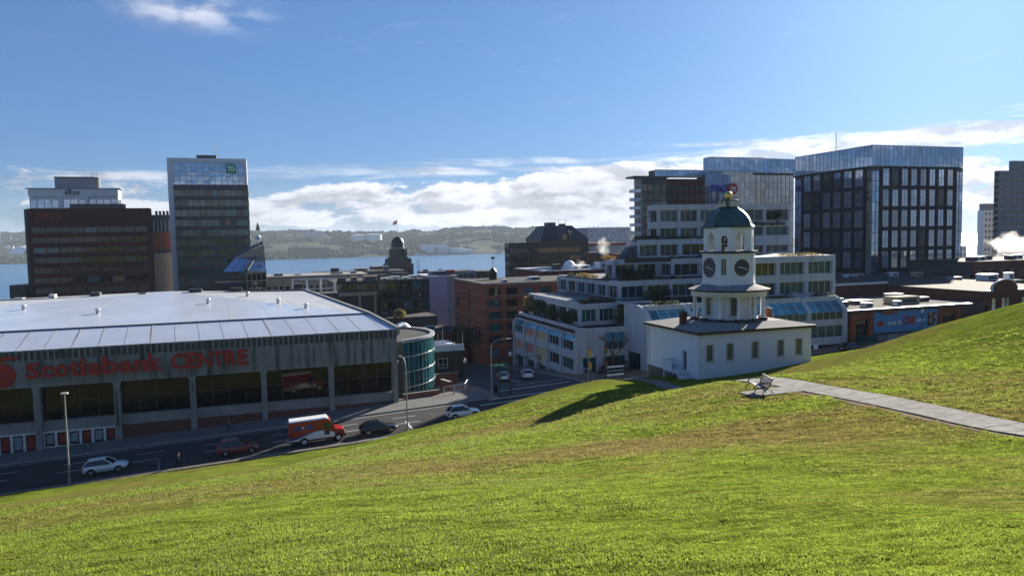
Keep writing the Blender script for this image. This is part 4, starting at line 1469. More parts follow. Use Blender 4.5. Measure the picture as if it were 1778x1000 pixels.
# ------------------------------------------------------------------ arena
def arena():
    XL, XR = -92.0, 17.35
    YF = 103.4
    th = thing('arena', 'long concrete arena with pale metal roof and red sign letters on its fascia', 'arena', (-20, 104, zs(-20)))
    # body behind the glass
    b = MB()
    b.prism([(XL, 107.2), (13.9, 107.2), (14.5, 111), (7.35, 147.8), (XL, 153.2)], 34.0, 44.98)
    b.build('hall_block', 'charcoal', th)
    # fascia: ribbed precast panels over a recessed ribbed frieze
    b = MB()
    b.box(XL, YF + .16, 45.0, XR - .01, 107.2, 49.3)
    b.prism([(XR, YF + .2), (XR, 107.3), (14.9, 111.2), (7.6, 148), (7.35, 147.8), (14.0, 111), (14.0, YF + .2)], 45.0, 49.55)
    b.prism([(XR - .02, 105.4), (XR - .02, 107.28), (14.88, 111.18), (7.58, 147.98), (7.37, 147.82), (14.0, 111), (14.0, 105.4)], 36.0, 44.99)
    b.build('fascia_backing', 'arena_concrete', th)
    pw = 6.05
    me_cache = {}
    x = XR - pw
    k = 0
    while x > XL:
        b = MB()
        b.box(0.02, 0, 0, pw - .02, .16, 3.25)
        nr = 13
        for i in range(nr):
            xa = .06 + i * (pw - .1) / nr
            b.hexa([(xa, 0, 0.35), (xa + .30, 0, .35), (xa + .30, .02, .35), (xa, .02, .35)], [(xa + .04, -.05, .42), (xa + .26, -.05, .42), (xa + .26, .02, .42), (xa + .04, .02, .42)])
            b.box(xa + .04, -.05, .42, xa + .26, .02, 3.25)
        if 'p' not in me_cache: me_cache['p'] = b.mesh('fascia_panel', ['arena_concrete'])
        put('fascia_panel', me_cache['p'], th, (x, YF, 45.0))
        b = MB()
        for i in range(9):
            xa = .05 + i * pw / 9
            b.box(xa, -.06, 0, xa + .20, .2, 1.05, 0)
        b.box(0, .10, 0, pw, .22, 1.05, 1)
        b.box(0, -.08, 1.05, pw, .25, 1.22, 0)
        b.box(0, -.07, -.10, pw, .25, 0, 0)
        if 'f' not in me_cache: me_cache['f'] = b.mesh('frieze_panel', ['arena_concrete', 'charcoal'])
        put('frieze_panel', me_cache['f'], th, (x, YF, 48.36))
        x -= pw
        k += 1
    # columns
    cxs_ = [17.0 - 8.82 * i for i in range(11)]
    for cxx in cxs_:
        zb = zs(cxx) - .3
        b = MB()
        b.box(cxx - .35, YF + .1, zb, cxx + .35, YF + 1.2, 44.99)
        b.box(cxx - .12, YF + .03, zb + 2.2, cxx + .12, YF + .12, 44.0, 1)
        b.extr([(cxx - .55, 44.985), (cxx - .33, 44.55), (cxx + .33, 44.55), (cxx + .55, 44.985)], 'y', YF + .12, YF + 1.18, 0)
        b.build('column', ['concrete', 'arena_concrete'], th)
    # glazing, sill band and brick plinth between columns
    for i in range(10):
        xa, xb = cxs_[i + 1] + .35, cxs_[i] - .35
        z_s = 40.55
        doors = (i == 5)
        n = 4
        for j in range(n):
            w = (xb - xa) / n
            for (q0, q1) in ((z_s, z_s + 2.2), (z_s + 2.2, 44.95)):
                me = window_mesh(w, q1 - q0, 1, 1, 'glass_arena', 'frame_dark', .05, .05)
                put('glass_pane', me, th, (xa + j * w, 104.9, q0))
        MB().box(xa, 104.2, z_s - 1.25, xb, 105.4, z_s).build('sill_band', 'concrete', th)
        zb = zs((xa + xb) / 2)
        if not doors and i != 4:
            bb = MB()
            bb.hexa([(xa, 104.0, zs(xa) - .4), (xb, 104.0, zs(xb) - .4), (xb, 105.3, zs(xb) - .4), (xa, 105.3, zs(xa) - .4)], [(xa, 104.0, z_s - 1.255), (xb, 104.0, z_s - 1.255), (xb, 105.3, z_s - 1.255), (xa, 105.3, z_s - 1.255)])
            bb.build('brick_plinth', 'plinth_brick', th)
            hgt_ = (z_s - 1.26) - zs(xb)
        else:
            nd = 6
            w = (xb - xa) / nd
            for j in range(nd):
                z0_ = zs(xa) + .1
                dw = MB()
                dw.box(xa + j * w, 104.1, z0_, xa + j * w + .16, 104.25, z_s - 1.26, 0)
                dw.box(xa + (j + 1) * w - .16, 104.1, z0_, xa + (j + 1) * w, 104.25, z_s - 1.26, 0)
                dw.box(xa + j * w + .16, 104.1, z_s - 1.5, xa + (j + 1) * w - .16, 104.25, z_s - 1.26, 0)
                dw.box(xa + j * w + .16, 104.1, z0_, xa + (j + 1) * w - .16, 104.25, z0_ + .2, 0)
                d = dw.build('door', 'frame_light', th)
                put('pane', window_mesh(w - .32, z_s - 1.5 - z0_ - .2, 1, 1, 'glass_dark', None), d, (xa + j * w + .16, 104.18, z0_ + .2))
                MB().box(xa + j * w + .3, 104.14, z0_ + .5, xa + (j + 1) * w - .3, 104.17, z_s - 1.7).build('poster', 'red_faded' if j % 2 else 'grey_panel', d)
    # sign: round emblem and letters
    def emblem():
        b = MB()
        cxx, cz, r = -30.6, 46.75, 1.55
        pts = [(cxx + r * math.cos(2 * PI * i / 32), cz + r * math.sin(2 * PI * i / 32)) for i in range(32)]
        b.extr(pts, 'y', YF - .28, YF - .05)
        b.extr([(cxx - .4, 48.45), (cxx + 2.1, 48.75), (cxx + 1.3, 49.05), (cxx - .4, 48.9)], 'y', YF - .28, YF - .05)
        o = b.build('sign_emblem', 'red_sign', th)
        b = MB()
        for (xa, za, xb, zb) in ((-1.2, .2, 1.2, .45), (-1.3, -.55, 1.25, -.35), (-.12, -1.4, .1, .2), (.6, -1.2, .75, -.4)):
            b.box(cxx + xa, YF - .31, cz + za, cxx + xb, YF - .285, cz + zb)
        for q in ((0, 'b'),):
            e2 = b.build('emblem_lines', 'red_faded', o)
            e2['kind'] = 'stuff'
    emblem()
    x = -27.95
    wd = dict(S=1.5, c=1.35, o=1.6, t=1.15, i=.72, a=1.65, b=1.75, n=1.6, k=1.7, C=1.75, E=1.42, N=1.75, T=1.45, R=1.6)
    hh = dict(S=2.0, c=1.5, o=1.55, t=2.0, i=2.2, a=1.5, b=2.25, n=1.5, k=2.25)
    total = sum(wd[c] for c in 'Scotiabank')
    sc = (27.95 - 12.75) / total
    for ch in 'Scotiabank':
        w = wd[ch] * sc
        text_part('sign_letter', ch, (x + .06, YF - .24, 46.12), 2.0, 'red_sign', th, .16, .06, 0, w - .14, 0, 1, hh[ch])
        x += w
    x = -11.85
    total = sum(wd[c] for c in 'CENTRE')
    sc = (11.85 - 2.35) / total
    for ch in 'CENTRE':
        w = wd[ch] * sc
        text_part('sign_letter', ch, (x + .05, YF - .24, 46.12), 2.0, 'red_sign', th, .16, .05, 0, w - .12, 0, 1, 2.02)
        x += w
    # roof: eave strip, central fan and two shallower side facets
    zE, zC, zB = 49.62, 51.25, 52.75
    A, B_ = (XL, 110.6), (14.4, 110.95)
    ap = (-17.0, 153.3)
    b = MB()
    b.add([(XL, YF - .12, zE), (XR, YF - .12, zE), (*B_, zC), (*A, zC)], [(0, 1, 2, 3)])
    b.build('roof_eave_strip', 'roof_metal', th)
    b = MB()
    b.add([(*A, zC + .02), (*B_, zC + .02), (*ap, zB + .55)], [(0, 1, 2)])
    b.build('roof_facet', 'roof_metal', th)
    b = MB()
    b.add([(*B_, zC + .02), (7.3, 147.8, zB), (*ap, zB + .55)], [(0, 1, 2)])
    b.build('roof_facet', 'roof_metal_side_sheen', th)
    b = MB()
    b.add([(*A, zC + .02), (*ap, zB + .55), (XL, 153.2, zB - .3)], [(0, 1, 2)])
    b.build('roof_facet', 'roof_metal_side_sheen', th)
    b = MB()
    b.hexa([(XL, 110.5, zC - .1), (14.4, 110.85, zC - .1), (14.4, 111.1, zC - .1), (XL, 110.75, zC - .1)], [(XL, 110.5, zC + .14), (14.4, 110.85, zC + .14), (14.4, 111.1, zC + .14), (XL, 110.75, zC + .14)])
    b.build('roof_gutter', 'charcoal', th)
    rg = random.Random(8)
    for i in range(24):                        # welded sheet seams running up the eave strip
        x = XR - 2.0 - i * 2.95
        w = rg.choice((.05, .09, .14))
        xt = x * (14.4 - XL) / (XR - XL) - (XR - 14.4) * .3
        b = MB()
        b.add([(x, YF - .1, zE + .02), (x + w, YF - .1, zE + .02), (xt + w, 110.5, zC - .02), (xt, 110.5, zC - .02)], [(0, 1, 2, 3)])
        for q in list(b.v): pass
        b.add([(x, YF - .1, zE), (x, YF - .1, zE + .02), (xt, 110.5, zC - .02), (xt, 110.5, zC - .04)], [(0, 1, 2, 3)])
        b.build('roof_seam', 'seam', th)
    for i in range(14):                        # seams of the fan, converging to the back
        f = (i + .5) / 14
        x = A[0] + 30 + f * (B_[0] - A[0] - 30)
        t = .86 - .3 * abs(f - .6)
        p0 = Vector((x, 110.9, zC + .035))
        p1 = p0.lerp(Vector((x * .75 - 4, 153.0, zB + .45)), t * (0.55 + .45 * (1 - abs(2 * f - 1))))
        # keep it on the facet plane
        nrm = (Vector((*B_, zC + .02)) - Vector((*A, zC + .02))).cross(Vector((*ap, zB + .55)) - Vector((*A, zC + .02))).normalized()
        dp = (p1 - Vector((*A, zC + .02))).dot(nrm) / nrm.z
        p1.z -= dp - .015
        b = MB()
        b.add([p0, p0 + Vector((.08, 0, 0)), p1 + Vector((.08, 0, 0)), p1], [(0, 1, 2, 3)])
        b.build('roof_seam', 'seam', th)
    # kerb upstand along the splayed right edge, posts and vents along the back edge
    b = MB()
    for P, Q, za, zb in (((XR, YF), B_, zE, zC), (B_, (7.3, 147.8), zC, zB)):
        d = Vector((Q[0] - P[0], Q[1] - P[1])).normalized()
        n = Vector((d.y, -d.x)) * .45
        pts = [(P[0], P[1]), (P[0] + n.x, P[1] + n.y), (Q[0] + n.x, Q[1] + n.y), (Q[0], Q[1])]
        b.hexa([(pts[0][0], pts[0][1], za - .9), (pts[1][0], pts[1][1], za - .9), (pts[2][0], pts[2][1], zb - .9), (pts[3][0], pts[3][1], zb - .9)],
               [(pts[0][0], pts[0][1], za + .25), (pts[1][0], pts[1][1], za + .25), (pts[2][0], pts[2][1], zb + .25), (pts[3][0], pts[3][1], zb + .25)])
    b.build('roof_edge_kerb', 'concrete', th)
    b = MB().hexa([(XL, 152.9, 50), (7.3, 147.5, 50), (7.5, 148.4, 50), (XL, 153.8, 50)], [(XL, 152.9, zB + .35), (7.3, 147.5, zB + .3), (7.5, 148.4, zB + .3), (XL, 153.8, zB + .35)])
    b.build('back_parapet', 'charcoal', th)
    for (x, w, h, mt) in ((-30, 1.6, 1.0, 'charcoal'), (-22, 1.2, .6, 'charcoal'), (-13.5, 2.2, 1.0, 'black_panel'), (-6.2, 2.0, .9, 'black_panel'), (-1.8, 1.0, .7, 'charcoal'), (-36.5, .9, .9, 'frame_light'), (-42, 1.4, .5, 'aluminium'), (5.4, 1.6, 1.3, 'charcoal')):
        MB().box(x, 149.5 + 0.03 * -x, zB - .6, x + w, 151.2 + 0.03 * -x, zB + h).build('roof_vent', mt, th)
    for (x, y) in ((-24, 125), (-9, 132), (2, 128), (-36, 134), (-3, 140), (6, 120)):
        f = (y - 110.8) / 42.5
        MB().lathe([(.28, zC - .2), (.28, zC + f * 2.0 + .55), (.42, zC + f * 2.0 + .6), (.3, zC + f * 2.0 + .8)], 10, (x, y)).build('roof_vent', 'aluminium', th)
    for i in range(5):
        f = .2 + .17 * i
        x, y, z = 14.4 + (7.3 - 14.4) * f, 110.95 + 36.85 * f, zC + (zB - zC) * f
        MB().tube((x + .2, y, z), (x + .2, y, z + 1.0), .06, n=5).build('roof_post', 'black_iron', th)
arena()

# curved glass corner block beside the arena
def rotunda():
    th = thing('glass_rotunda', 'curved teal glass corner block with pale floor rings beside the arena', 'building', (18, 117, 38))
    c, r = (15.1, 118.2), 10.5
    segs = 22
    a0, a1 = R(-68), R(52)
    zb = 36.5
    lv = [37.8, 40.1, 42.4, 44.7, 46.9]
    P = lambda a, rr: (c[0] + rr * math.cos(a), c[1] + rr * math.sin(a))
    poly = [P(a0 + (a1 - a0) * i / segs, r - .12) for i in range(segs + 1)] + [(8.0, 126), (12, 112.3)]
    MB().prism(poly, zb, 46.85).build('inner_block', 'charcoal', th)
    MB().prism([P(a0 + (a1 - a0) * i / segs, r - .3) for i in range(segs + 1)] + [(8.0, 126), (12, 112.3)], 46.85, 47.0).build('roof', 'roof_gravel', th)
    for k in range(len(lv) - 1):
        for i in range(segs):
            b0, b1 = a0 + (a1 - a0) * i / segs, a0 + (a1 - a0) * (i + 1) / segs
            A_, B__ = P(b0, r), P(b1, r)
            w = dist2(A_, B__)
            put('glass_pane', window_mesh(w, lv[k + 1] - lv[k], 1, 1, 'glass_teal', 'teal_frame', .05, .03), th, (A_[0], A_[1], lv[k]), math.atan2(B__[1] - A_[1], B__[0] - A_[0]))
    for z in lv:
        b = MB()
        for i in range(segs):
            b0, b1 = a0 + (a1 - a0) * i / segs, a0 + (a1 - a0) * (i + 1) / segs
            pts = [P(b0, r - .1), P(b0, r + .14), P(b1, r + .14), P(b1, r - .1)]
            b.hexa([(x, y, z - .045) for x, y in pts], [(x, y, z + .045) for x, y in pts])
        b.build('floor_ring', 'aluminium', th)
    b = MB()
    for i in range(segs):
        b0, b1 = a0 + (a1 - a0) * i / segs, a0 + (a1 - a0) * (i + 1) / segs
        pts = [P(b0, r - .5), P(b0, r + .2), P(b1, r + .2), P(b1, r - .5)]
        b.hexa([(x, y, 46.95) for x, y in pts], [(x, y, 47.3) for x, y in pts])
    b.build('parapet', 'grey_panel', th)
    b = MB()
    for i in range(segs):
        b0, b1 = a0 + (a1 - a0) * i / segs, a0 + (a1 - a0) * (i + 1) / segs
        pts = [P(b0, r - .4), P(b0, r - .02), P(b1, r - .02), P(b1, r - .4)]
        b.hexa([(x, y, zb) for x, y in pts], [(x, y, 37.8) for x, y in pts])
    b.build('base_wall', 'brick_dark', th)
    for (x, y) in ((16, 117), (18, 119.5), (19, 114.5), (14.8, 121), (20.4, 120)):
        MB().tube((x, y, 47.0), (x, y, 47.7), .12, n=6).build('roof_pipe', 'charcoal', th)
    b = MB()
    b.path([(23.2, 126.4, 43.2), (23.2, 126.4, 46.8), (22.2, 125.6, 47.6), (21.0, 124.6, 47.3)], .55, 10)
    b.build('air_duct', 'aluminium', th)
    b = MB().lathe([(.9, 47.0), (.9, 47.7), (.75, 48.1), (.3, 48.3)], 14, (14.6, 113.8))
    b.build('roof_cowl', 'black_panel', th)
rotunda()

# low dark block with a pale fenced roof behind the rotunda
th = thing('loading_block', 'low black windowed block with a pale roof deck beside the curved glass', 'building', (29, 132, 36))
MB().box(25.2, 128, 33.0, 33.3, 140, 42.2).build('wall', 'black_panel', th)
put('window', window_mesh(1.7, 1.75, 2, 1, 'glass_window', 'frame_light', .07, .05, (0.35,)), th, (28.7, 127.97, 39.2))
MB().box(25.0, 127.7, 42.2, 33.5, 140.2, 42.45).build('roof', 'light_panel', th)
MB().box(25.1, 127.8, 42.45, 33.4, 127.95, 43.35).build('parapet', 'light_panel', th)
for (x, y) in ((28.7, 127.9), (33.3, 128.2), (31, 134)):
    MB().tube((x, y, 42.4), (x, y, 45.4), .05, n=5).build('roof_mast', 'steel_pole', th)
for (x, y, w, h) in ((26.2, 131, 1.6, 1.0), (29.6, 134, 2.0, .8), (31.2, 131.5, 1.2, .6)):
    MB().box(x, y, 42.4, x + w, y + 1.3, 42.4 + h).build('roof_unit', 'light_panel', th)

# brick garden walls, steps and railings of the corner plaza
for (x0, y0, x1, y1, h, lab) in ((18.4, 105.2, 23.6, 105.6, .8, 'low red brick wall in front of the curved glass corner'),
                                 (25.8, 108.0, 26.2, 114.0, 1.5, 'red brick wall running downhill beside the plaza steps'),
                                 (24.0, 119.0, 30.0, 119.5, 1.9, 'brick planter wall under the black windowed block')):
    th = thing('brick_wall', lab, 'wall', ((x0 + x1) / 2, (y0 + y1) / 2, gz(x0, y0)))
    MB().hexa([(x0, y0, gz(x0, y0) - 1), (x1, y0, gz(x1, y0) - 1), (x1, y1, gz(x1, y1) - 1), (x0, y1, gz(x0, y1) - 1)], [(x0, y0, gz(x0, y0) + h), (x1, y0, gz(x1, y0) + h), (x1, y1, gz(x1, y1) + h), (x0, y1, gz(x0, y1) + h)]).build('wall_body', 'brick', th)
    MB().hexa([(x0 - .06, y0 - .06, gz(x0, y0) + h + .002), (x1 + .06, y0 - .06, gz(x1, y0) + h + .002), (x1 + .06, y1 + .06, gz(x1, y1) + h + .002), (x0 - .06, y1 + .06, gz(x0, y1) + h + .002)], [(x0 - .06, y0 - .06, gz(x0, y0) + h + .1), (x1 + .06, y0 - .06, gz(x1, y0) + h + .1), (x1 + .06, y1 + .06, gz(x1, y1) + h + .1), (x0 - .06, y1 + .06, gz(x0, y1) + h + .1)]).build('coping', 'concrete', th)
def railing(label, pts, h=1.05, mat='aluminium', bars=True, cat='railing', name='hand_railing'):
    th = thing(name, label, cat, pts[0])
    for a, b_ in zip(pts[:-1], pts[1:]):
        a, b_ = Vector(a), Vector(b_)
        MB().tube(a + Vector((0, 0, h)), b_ + Vector((0, 0, h)), .045, n=6).build('top_rail', mat, th)
        MB().tube(a + Vector((0, 0, h * .12)), b_ + Vector((0, 0, h * .12)), .03, n=5).build('bottom_rail', mat, th)
        n = max(1, int((b_ - a).length / 1.6))
        for i in range(n + 1):
            p = a.lerp(b_, i / n)
            MB().tube(p - Vector((0, 0, .2)), p + Vector((0, 0, h)), .04, n=6).build('post', mat, th)
        if bars:
            b = MB()
            m = int((b_ - a).length / .22)
            for i in range(m):
                p = a.lerp(b_, (i + .5) / m)
                b.tube(p + Vector((0, 0, h * .12)), p + Vector((0, 0, h)), .012, n=4, cap=False)
            q = b.build('bars', mat, th)
            q['kind'] = 'stuff'
    return th
railing('pale steel railing along the plaza steps beside the brick walls', [(24.2, 104.6, gz(24, 104.6) + .2), (27.5, 105.2, gz(27.5, 105) + .2), (28.6, 107.8, gz(28.6, 107.8) + .5), (29.6, 111.0, gz(29.6, 111) + .2)])
# ------------------------------------------------------------------ stepped white office building with planted terraces
def terraced():
    th = thing('terraced_building', 'stepped white concrete office building with planted terraces and blue sloped skylights', 'building', (70, 118, 40))
    rg = random.Random(4)
    GL = ['glass_dark', 'glass_window', 'glass_teal']
    def level(boxes, z0, z1, win, faces, bayw=5.0, pier=0.5, gm='glass_green', nx=3, roof='roof_gravel', par=0.0):
        """One storey over plan boxes (x0,x1,y0,y1); faces: list of (P,Q[,opts])."""
        for (x0, x1, y0, y1) in boxes:
            MB().box(x0 + .52, y0 + .52, z0, x1 - .1, y1 - .1, z1 - .02).build('floor_block', 'charcoal', th)
            MB().box(x0 + .3, y0 + .3, z1 - .3, x1, y1, z1 - .35 - par + .12).build('terrace', roof, th)
        for fc in faces:
            P, Q = fc[0], fc[1]
            o = fc[2] if len(fc) > 2 else {}
            L = dist2(P, Q)
            n = o.get('n', max(1, round(L / bayw)))
            fl = o.get('win', [win])
            facade(th, P, Q, o.get('z0', z0), o.get('z1', z1), even(L, n, pier, o.get('edge', .45)), fl, 'white_concrete', o.get('gm', gm), 'frame_light', .5, nx=o.get('nx', nx), ft=.07, alt=GL, prob=.45, rng=rg, pier_out=.06)
    # --- side street wing: street floors, x = 46.8 face
    zr = 46.9
    def side_wing():
        P, Q = (46.8, 139.5), (46.8, 108.0)
        L = dist2(P, Q)
        bays = even(L, 5, .8, .8)
        b = MB()
        MB().box(47.4, 108.6, 33.0, 70, 139, zr - .3).build('floor_block', 'charcoal', th)
        MB().box(47.0, 108.2, zr - .32, 60.5, 139.3, zr - .18).build('terrace', 'soil', th)
        # two window storeys and an arcade below, openings following the falling street
        n = (-1.0, 0.0)
        u = (0.0, -1.0)
        for k, (a0, a1) in enumerate(bays):
            yc = 139.5 - (a0 + a1) / 2
            gm = ('glass_green', 'lit_blind_pink', 'lit_blind', 'glass_window', 'glass_window')[k]
            gm2 = ('lit_blind_pink', 'lit_blind_pink', 'lit_blind', 'glass_dark', 'glass_green')[k]
            rz = -PI / 2
            for (q0, q1, g) in ((43.6, 45.25, gm), (40.35, 42.3, gm2), (36.4, 39.2, 'glass_dark')):
                w = a1 - a0
                me = window_mesh(w, q1 - q0, 4, 1, g, 'frame_light', .06, .06)
                put('window', me, th, (46.8 + .30 + (.9 if q0 < 37 else 0), 139.5 - a0, q0), rz)
        segs = [(0, bays[0][0])] + [(bays[i][1], bays[i + 1][0]) for i in range(4)] + [(bays[4][1], L)]
        for (a0, a1) in segs:
            bb = MB()
            wallbox(bb, P, u, n, a0 + .02, a1 - .02, -.6, .18, 33.0, 45.3)
            bb.build('pier', 'white_concrete', th)
        for (a0, a1) in bays:
            for (q0, q1) in ((42.3, 43.6), (39.2, 40.35)):
                bb = MB()
                wallbox(bb, P, u, n, a0, a1, -.55, .02, q0, q1)
                bb.build('spandrel', 'white_concrete', th)
            bb = MB()
            wallbox(bb, P, u, n, a0, a1, -.60, -.55, 45.25, 46.4)
            wallbox(bb, P, u, n, a0, a1, -1.3, -.9, 33.0, 36.4)
            bb.build('spandrel', 'white_concrete', th)
            # sloped skylight over the upper windows
            y0_, y1_ = 139.5 - a0, 139.5 - a1
            nb = 4
            for j in range(nb):
                ya, yb = y0_ + (y1_ - y0_) * j / nb, y0_ + (y1_ - y0_) * (j + 1) / nb
                bb = MB()
                bb.add([(46.70, ya, 45.28), (46.70, yb, 45.28), (47.95, yb, 46.62), (47.95, ya, 46.62)], [(0, 1, 2, 3)][::1])
                bb.add([(46.66, ya, 45.20), (46.66, yb, 45.20), (46.70, yb, 45.28), (46.70, ya, 45.28)], [(0, 1, 2, 3)])
                bb.build('skylight_pane', 'glass_skylight', th)
        for (a0, a1) in segs:
            y0_, y1_ = 139.5 - a0, 139.5 - a1
            bb = MB()
            bb.extr([(46.6, 45.2), (46.6, 45.45), (47.95, 46.85), (48.2, 46.85), (48.2, 45.2)], 'y', y1_ + .03, y0_ - .03)
            bb.build('skylight_fin', 'white_concrete', th)
        bb = MB()
        bb.box(47.95, 108.52, 46.4, 48.3, 139.5, 47.34)
        bb.build('parapet', 'white_concrete', th)
        # front of this wing to the main street: solid wall, one skylight bay, recessed glazing below
        P, Q = (46.8, 108.0), (56.0, 108.0)
        facade(th, P, Q, 36.0, 47.35, [(1.1, 3.6), (4.6, 9.1)], [(40.0, 42.6)], 'white_concrete', 'glass_teal', 'frame_dark', .5, nx=3)
        put('window', window_mesh(3.4, 1.4, 3, 1, 'glass_green', 'frame_light', .06, .05), th, (51.8, 107.9, 43.7))
        for j in range(3):
            bb = MB()
            x0_ = 51.8 + j * 3.4 / 3
            bb.add([(x0_, 107.3, 45.1), (x0_ + 3.4 / 3, 107.3, 45.1), (x0_ + 3.4 / 3, 107.95, 46.5), (x0_, 107.95, 46.5)], [(0, 1, 2, 3)])
            bb.build('skylight_pane', 'glass_skylight', th)
        bb = MB().box(50.1, 107.4, 39.0, 51.4, 108.0, 42.9)
        bb.build('pier', 'white_concrete', th)
    side_wing()
    # --- front wing on the main street (x 55.8..94): street glass, one window storey, skylights with ribs
    def front_wing():
        x0, x1, y0 = 55.8, 94.0, 101.0
        zt = 51.1
        MB().box(x0 + .6, y0 + 1.0, 37.0, x1 - .5, 108.6, 49.6).build('floor_block', 'charcoal', th)
        MB().box(x0 + .4, y0 + 2.6, 49.5, x1, 112.0, 50.6).build('terrace', 'soil', th)
        L = x1 - x0
        bays = even(L, 5, .75, .75)
        P, Q, u, n = (x0, y0), (x1, y0), (1.0, 0.0), (0.0, -1.0)
        segs = [(0, bays[0][0])] + [(bays[i][1], bays[i + 1][0]) for i in range(4)] + [(bays[4][1], L)]
        for (a0, a1) in segs:
            bb = MB()
            wallbox(bb, P, u, n, a0, a1, -1.0, .1, 37.0, 48.3)
            prof = [(y0 - .1, 48.3), (y0 - .1, 48.7), (y0 + .4, 49.4), (y0 + 1.7, 50.7), (y0 + 2.6, 51.1), (y0 + 2.6, 48.3)]
            bb.extr([(p[0], p[1]) for p in prof], 'x', x0 + a0, x0 + a1)
            bb.build('pier', 'white_concrete', th)
        for k, (a0, a1) in enumerate(bays):
            w = a1 - a0
            for (q0, q1, d, g, nx) in ((44.2, 46.2, .35, 'glass_green', 4), (40.6, 43.0, .9, 'glass_teal', 4), (47.2, 48.5, .25, 'glass_green', 5)):
                put('window', window_mesh(w, q1 - q0, nx, 1, g, 'frame_dark' if d > .5 else 'frame_light', .06, .05), th, (x0 + a0, y0 + d, q0))
            for (q0, q1) in ((43.0, 44.2), (46.2, 47.2)):
                bb = MB()
                wallbox(bb, P, u, n, a0, a1, -.9, 0, q0, q1)
                bb.build('spandrel', 'white_concrete', th)
            for j in range(4):
                xa, xb = x0 + a0 + w * j / 4, x0 + a0 + w * (j + 1) / 4
                bb = MB()
                bb.add([(xa, y0 - .02, 48.5), (xb, y0 - .02, 48.5), (xb, y0 + 1.75, 50.25), (xa, y0 + 1.75, 50.25)], [(0, 1, 2, 3)])
                bb.build('skylight_pane', 'glass_skylight', th)
                bb = MB()
                bb.hexa([(xa - .04, y0 - .08, 48.5), (xa + .04, y0 - .08, 48.5), (xa + .04, y0 + 1.75, 50.22), (xa - .04, y0 + 1.75, 50.22)], [(xa - .04, y0 - .1, 48.58), (xa + .04, y0 - .1, 48.58), (xa + .04, y0 + 1.75, 50.32), (xa - .04, y0 + 1.75, 50.32)])
                bb.build('skylight_bar', 'frame_light', th)
            bb = MB().box(x0 + a0, y0 + 1.75, 50.2, x0 + a1, y0 + 2.6, 51.05)
            bb.build('parapet', 'white_concrete', th)
            if k in (0, 4):
                MB().box(x0 + a0 + .5, y0 - .25, 41.0, x0 + a0 + 1.3, y0 - .05, 43.2).build('street_sign_panel', 'white_sign', th)
        # end wall with the curved shoulder towards the side street
        prof = [(y0 + .02, 37.0), (y0 + .02, 48.3)] + [(y0 + 3.2 - 3.18 * math.cos(t), 48.3 + 2.8 * math.sin(t)) for t in [PI / 2 * i / 8 for i in range(1, 9)]] + [(108.5, 51.1), (108.5, 37.0)]
        bb = MB()
        # opening near the street
        bb.extr(prof[::-1], 'x', x0 - .25, x0 + .3)
        bb.build('end_wall', 'white_concrete', th)
        put('window', window_mesh(3.9, 4.2, 3, 1, 'glass_teal', 'frame_dark', .08, .05), th, (x0 - .27, 106.9, 39.3), -PI / 2)
    front_wing()
    # --- levels above, stepping back to the right and to the rear
    L2 = dict(z0=47.0, z1=51.0, win=(47.6, 49.75))
    level([(50.0, 100, 114, 139)], L2['z0'], L2['z1'], L2['win'],
          [((50.0, 139), (50.0, 114)), ((50.0, 114), (57.0, 114), dict(n=2)), ((57.0, 114), (57.0, 111.5), dict(n=1)), ((57.0, 111.5), (62.5, 111.5), dict(n=1))])
    level([(57.0, 62.5, 111.5, 115)], 47.0, 51.0, (47.6, 49.75), [])
    level([(59.0, 100, 117, 145)], 50.4, 54.1, (51.0, 53.15), [((59.0, 145.5), (59.0, 117.0), dict(n=6)), ((59.0, 117.0), (90.0, 117.0), dict(n=6))])
    level([(62.4, 72.0, 126, 129.5), (72, 90.2, 121, 131)], 53.8, 57.6, (54.45, 56.6), [((62.4, 129.5), (62.4, 126), dict(n=1)), ((62.4, 126), (72.0, 126), dict(n=2)), ((72.0, 126), (72.0, 121), dict(n=1)), ((72.0, 121), (90, 121), dict(n=3))])
    level([(68.6, 92.2, 128, 131.5)], 57.4, 61.2, (58.0, 60.2), [((68.6, 131.5), (68.6, 128), dict(n=1)), ((68.6, 128), (78.0, 128), dict(n=2)), ((78, 128), (92, 128), dict(n=1, nx=6))])
    level([(76.0, 108.3, 133, 137.4)], 56.6, 68.2, (61.5, 63.45),
          [((76.0, 137.4), (76.0, 133), dict(n=1, win=[(61.5, 63.45), (64.7, 67.1)])), ((76.0, 133), (95.0, 133), dict(n=4, win=[(61.5, 63.45), (64.7, 67.1)])), ((95.0, 133), (108.3, 133), dict(n=2, win=[(57.9, 59.5), (61.5, 63.45), (64.7, 67.1)], z0=56.5))], pier=.6)
    # right-hand wing in front: two storeys over the skylights
    level([(79.0, 97.8, 108.0, 134)], 50.4, 57.9, (51.15, 53.3), [((79.0, 128), (79.0, 108.0), dict(win=[(51.15, 53.3), (54.6, 56.8)])), ((79.0, 108.0), (97.8, 108.0), dict(n=3, win=[(51.15, 53.3), (54.6, 56.8)], edge=.7, nx=4))], pier=.8, gm='glass_green')
    bb = MB().box(97.4, 108.1, 40, 97.8, 133, 57.85)
    bb.build('end_wall', 'white_concrete', th)
    # dark planted upstands on the parapets
    for (x0, x1, y0, z) in ((59.3, 89, 117.6, 54.0), (62.4, 78, 121.4, 57.5), (68.4, 92, 128.5, 61.1), (50.5, 57, 114.5, 50.9)):
        MB().box(x0, y0, z - .4, x1, y0 + .12, z + .45).build('terrace_rail', 'black_iron', th)
    for (x, y, z, w) in ((66.6, 127.2, 57.3, 1.5),):
        MB().extr([(x - w, z), (x + w, z), (x + w, z + 1.2), (x + .2, z + 2.6), (x - w, z + .8)], 'y', y, y + 2.2).build('stair_head', 'charcoal', th)
    return th
terraced()

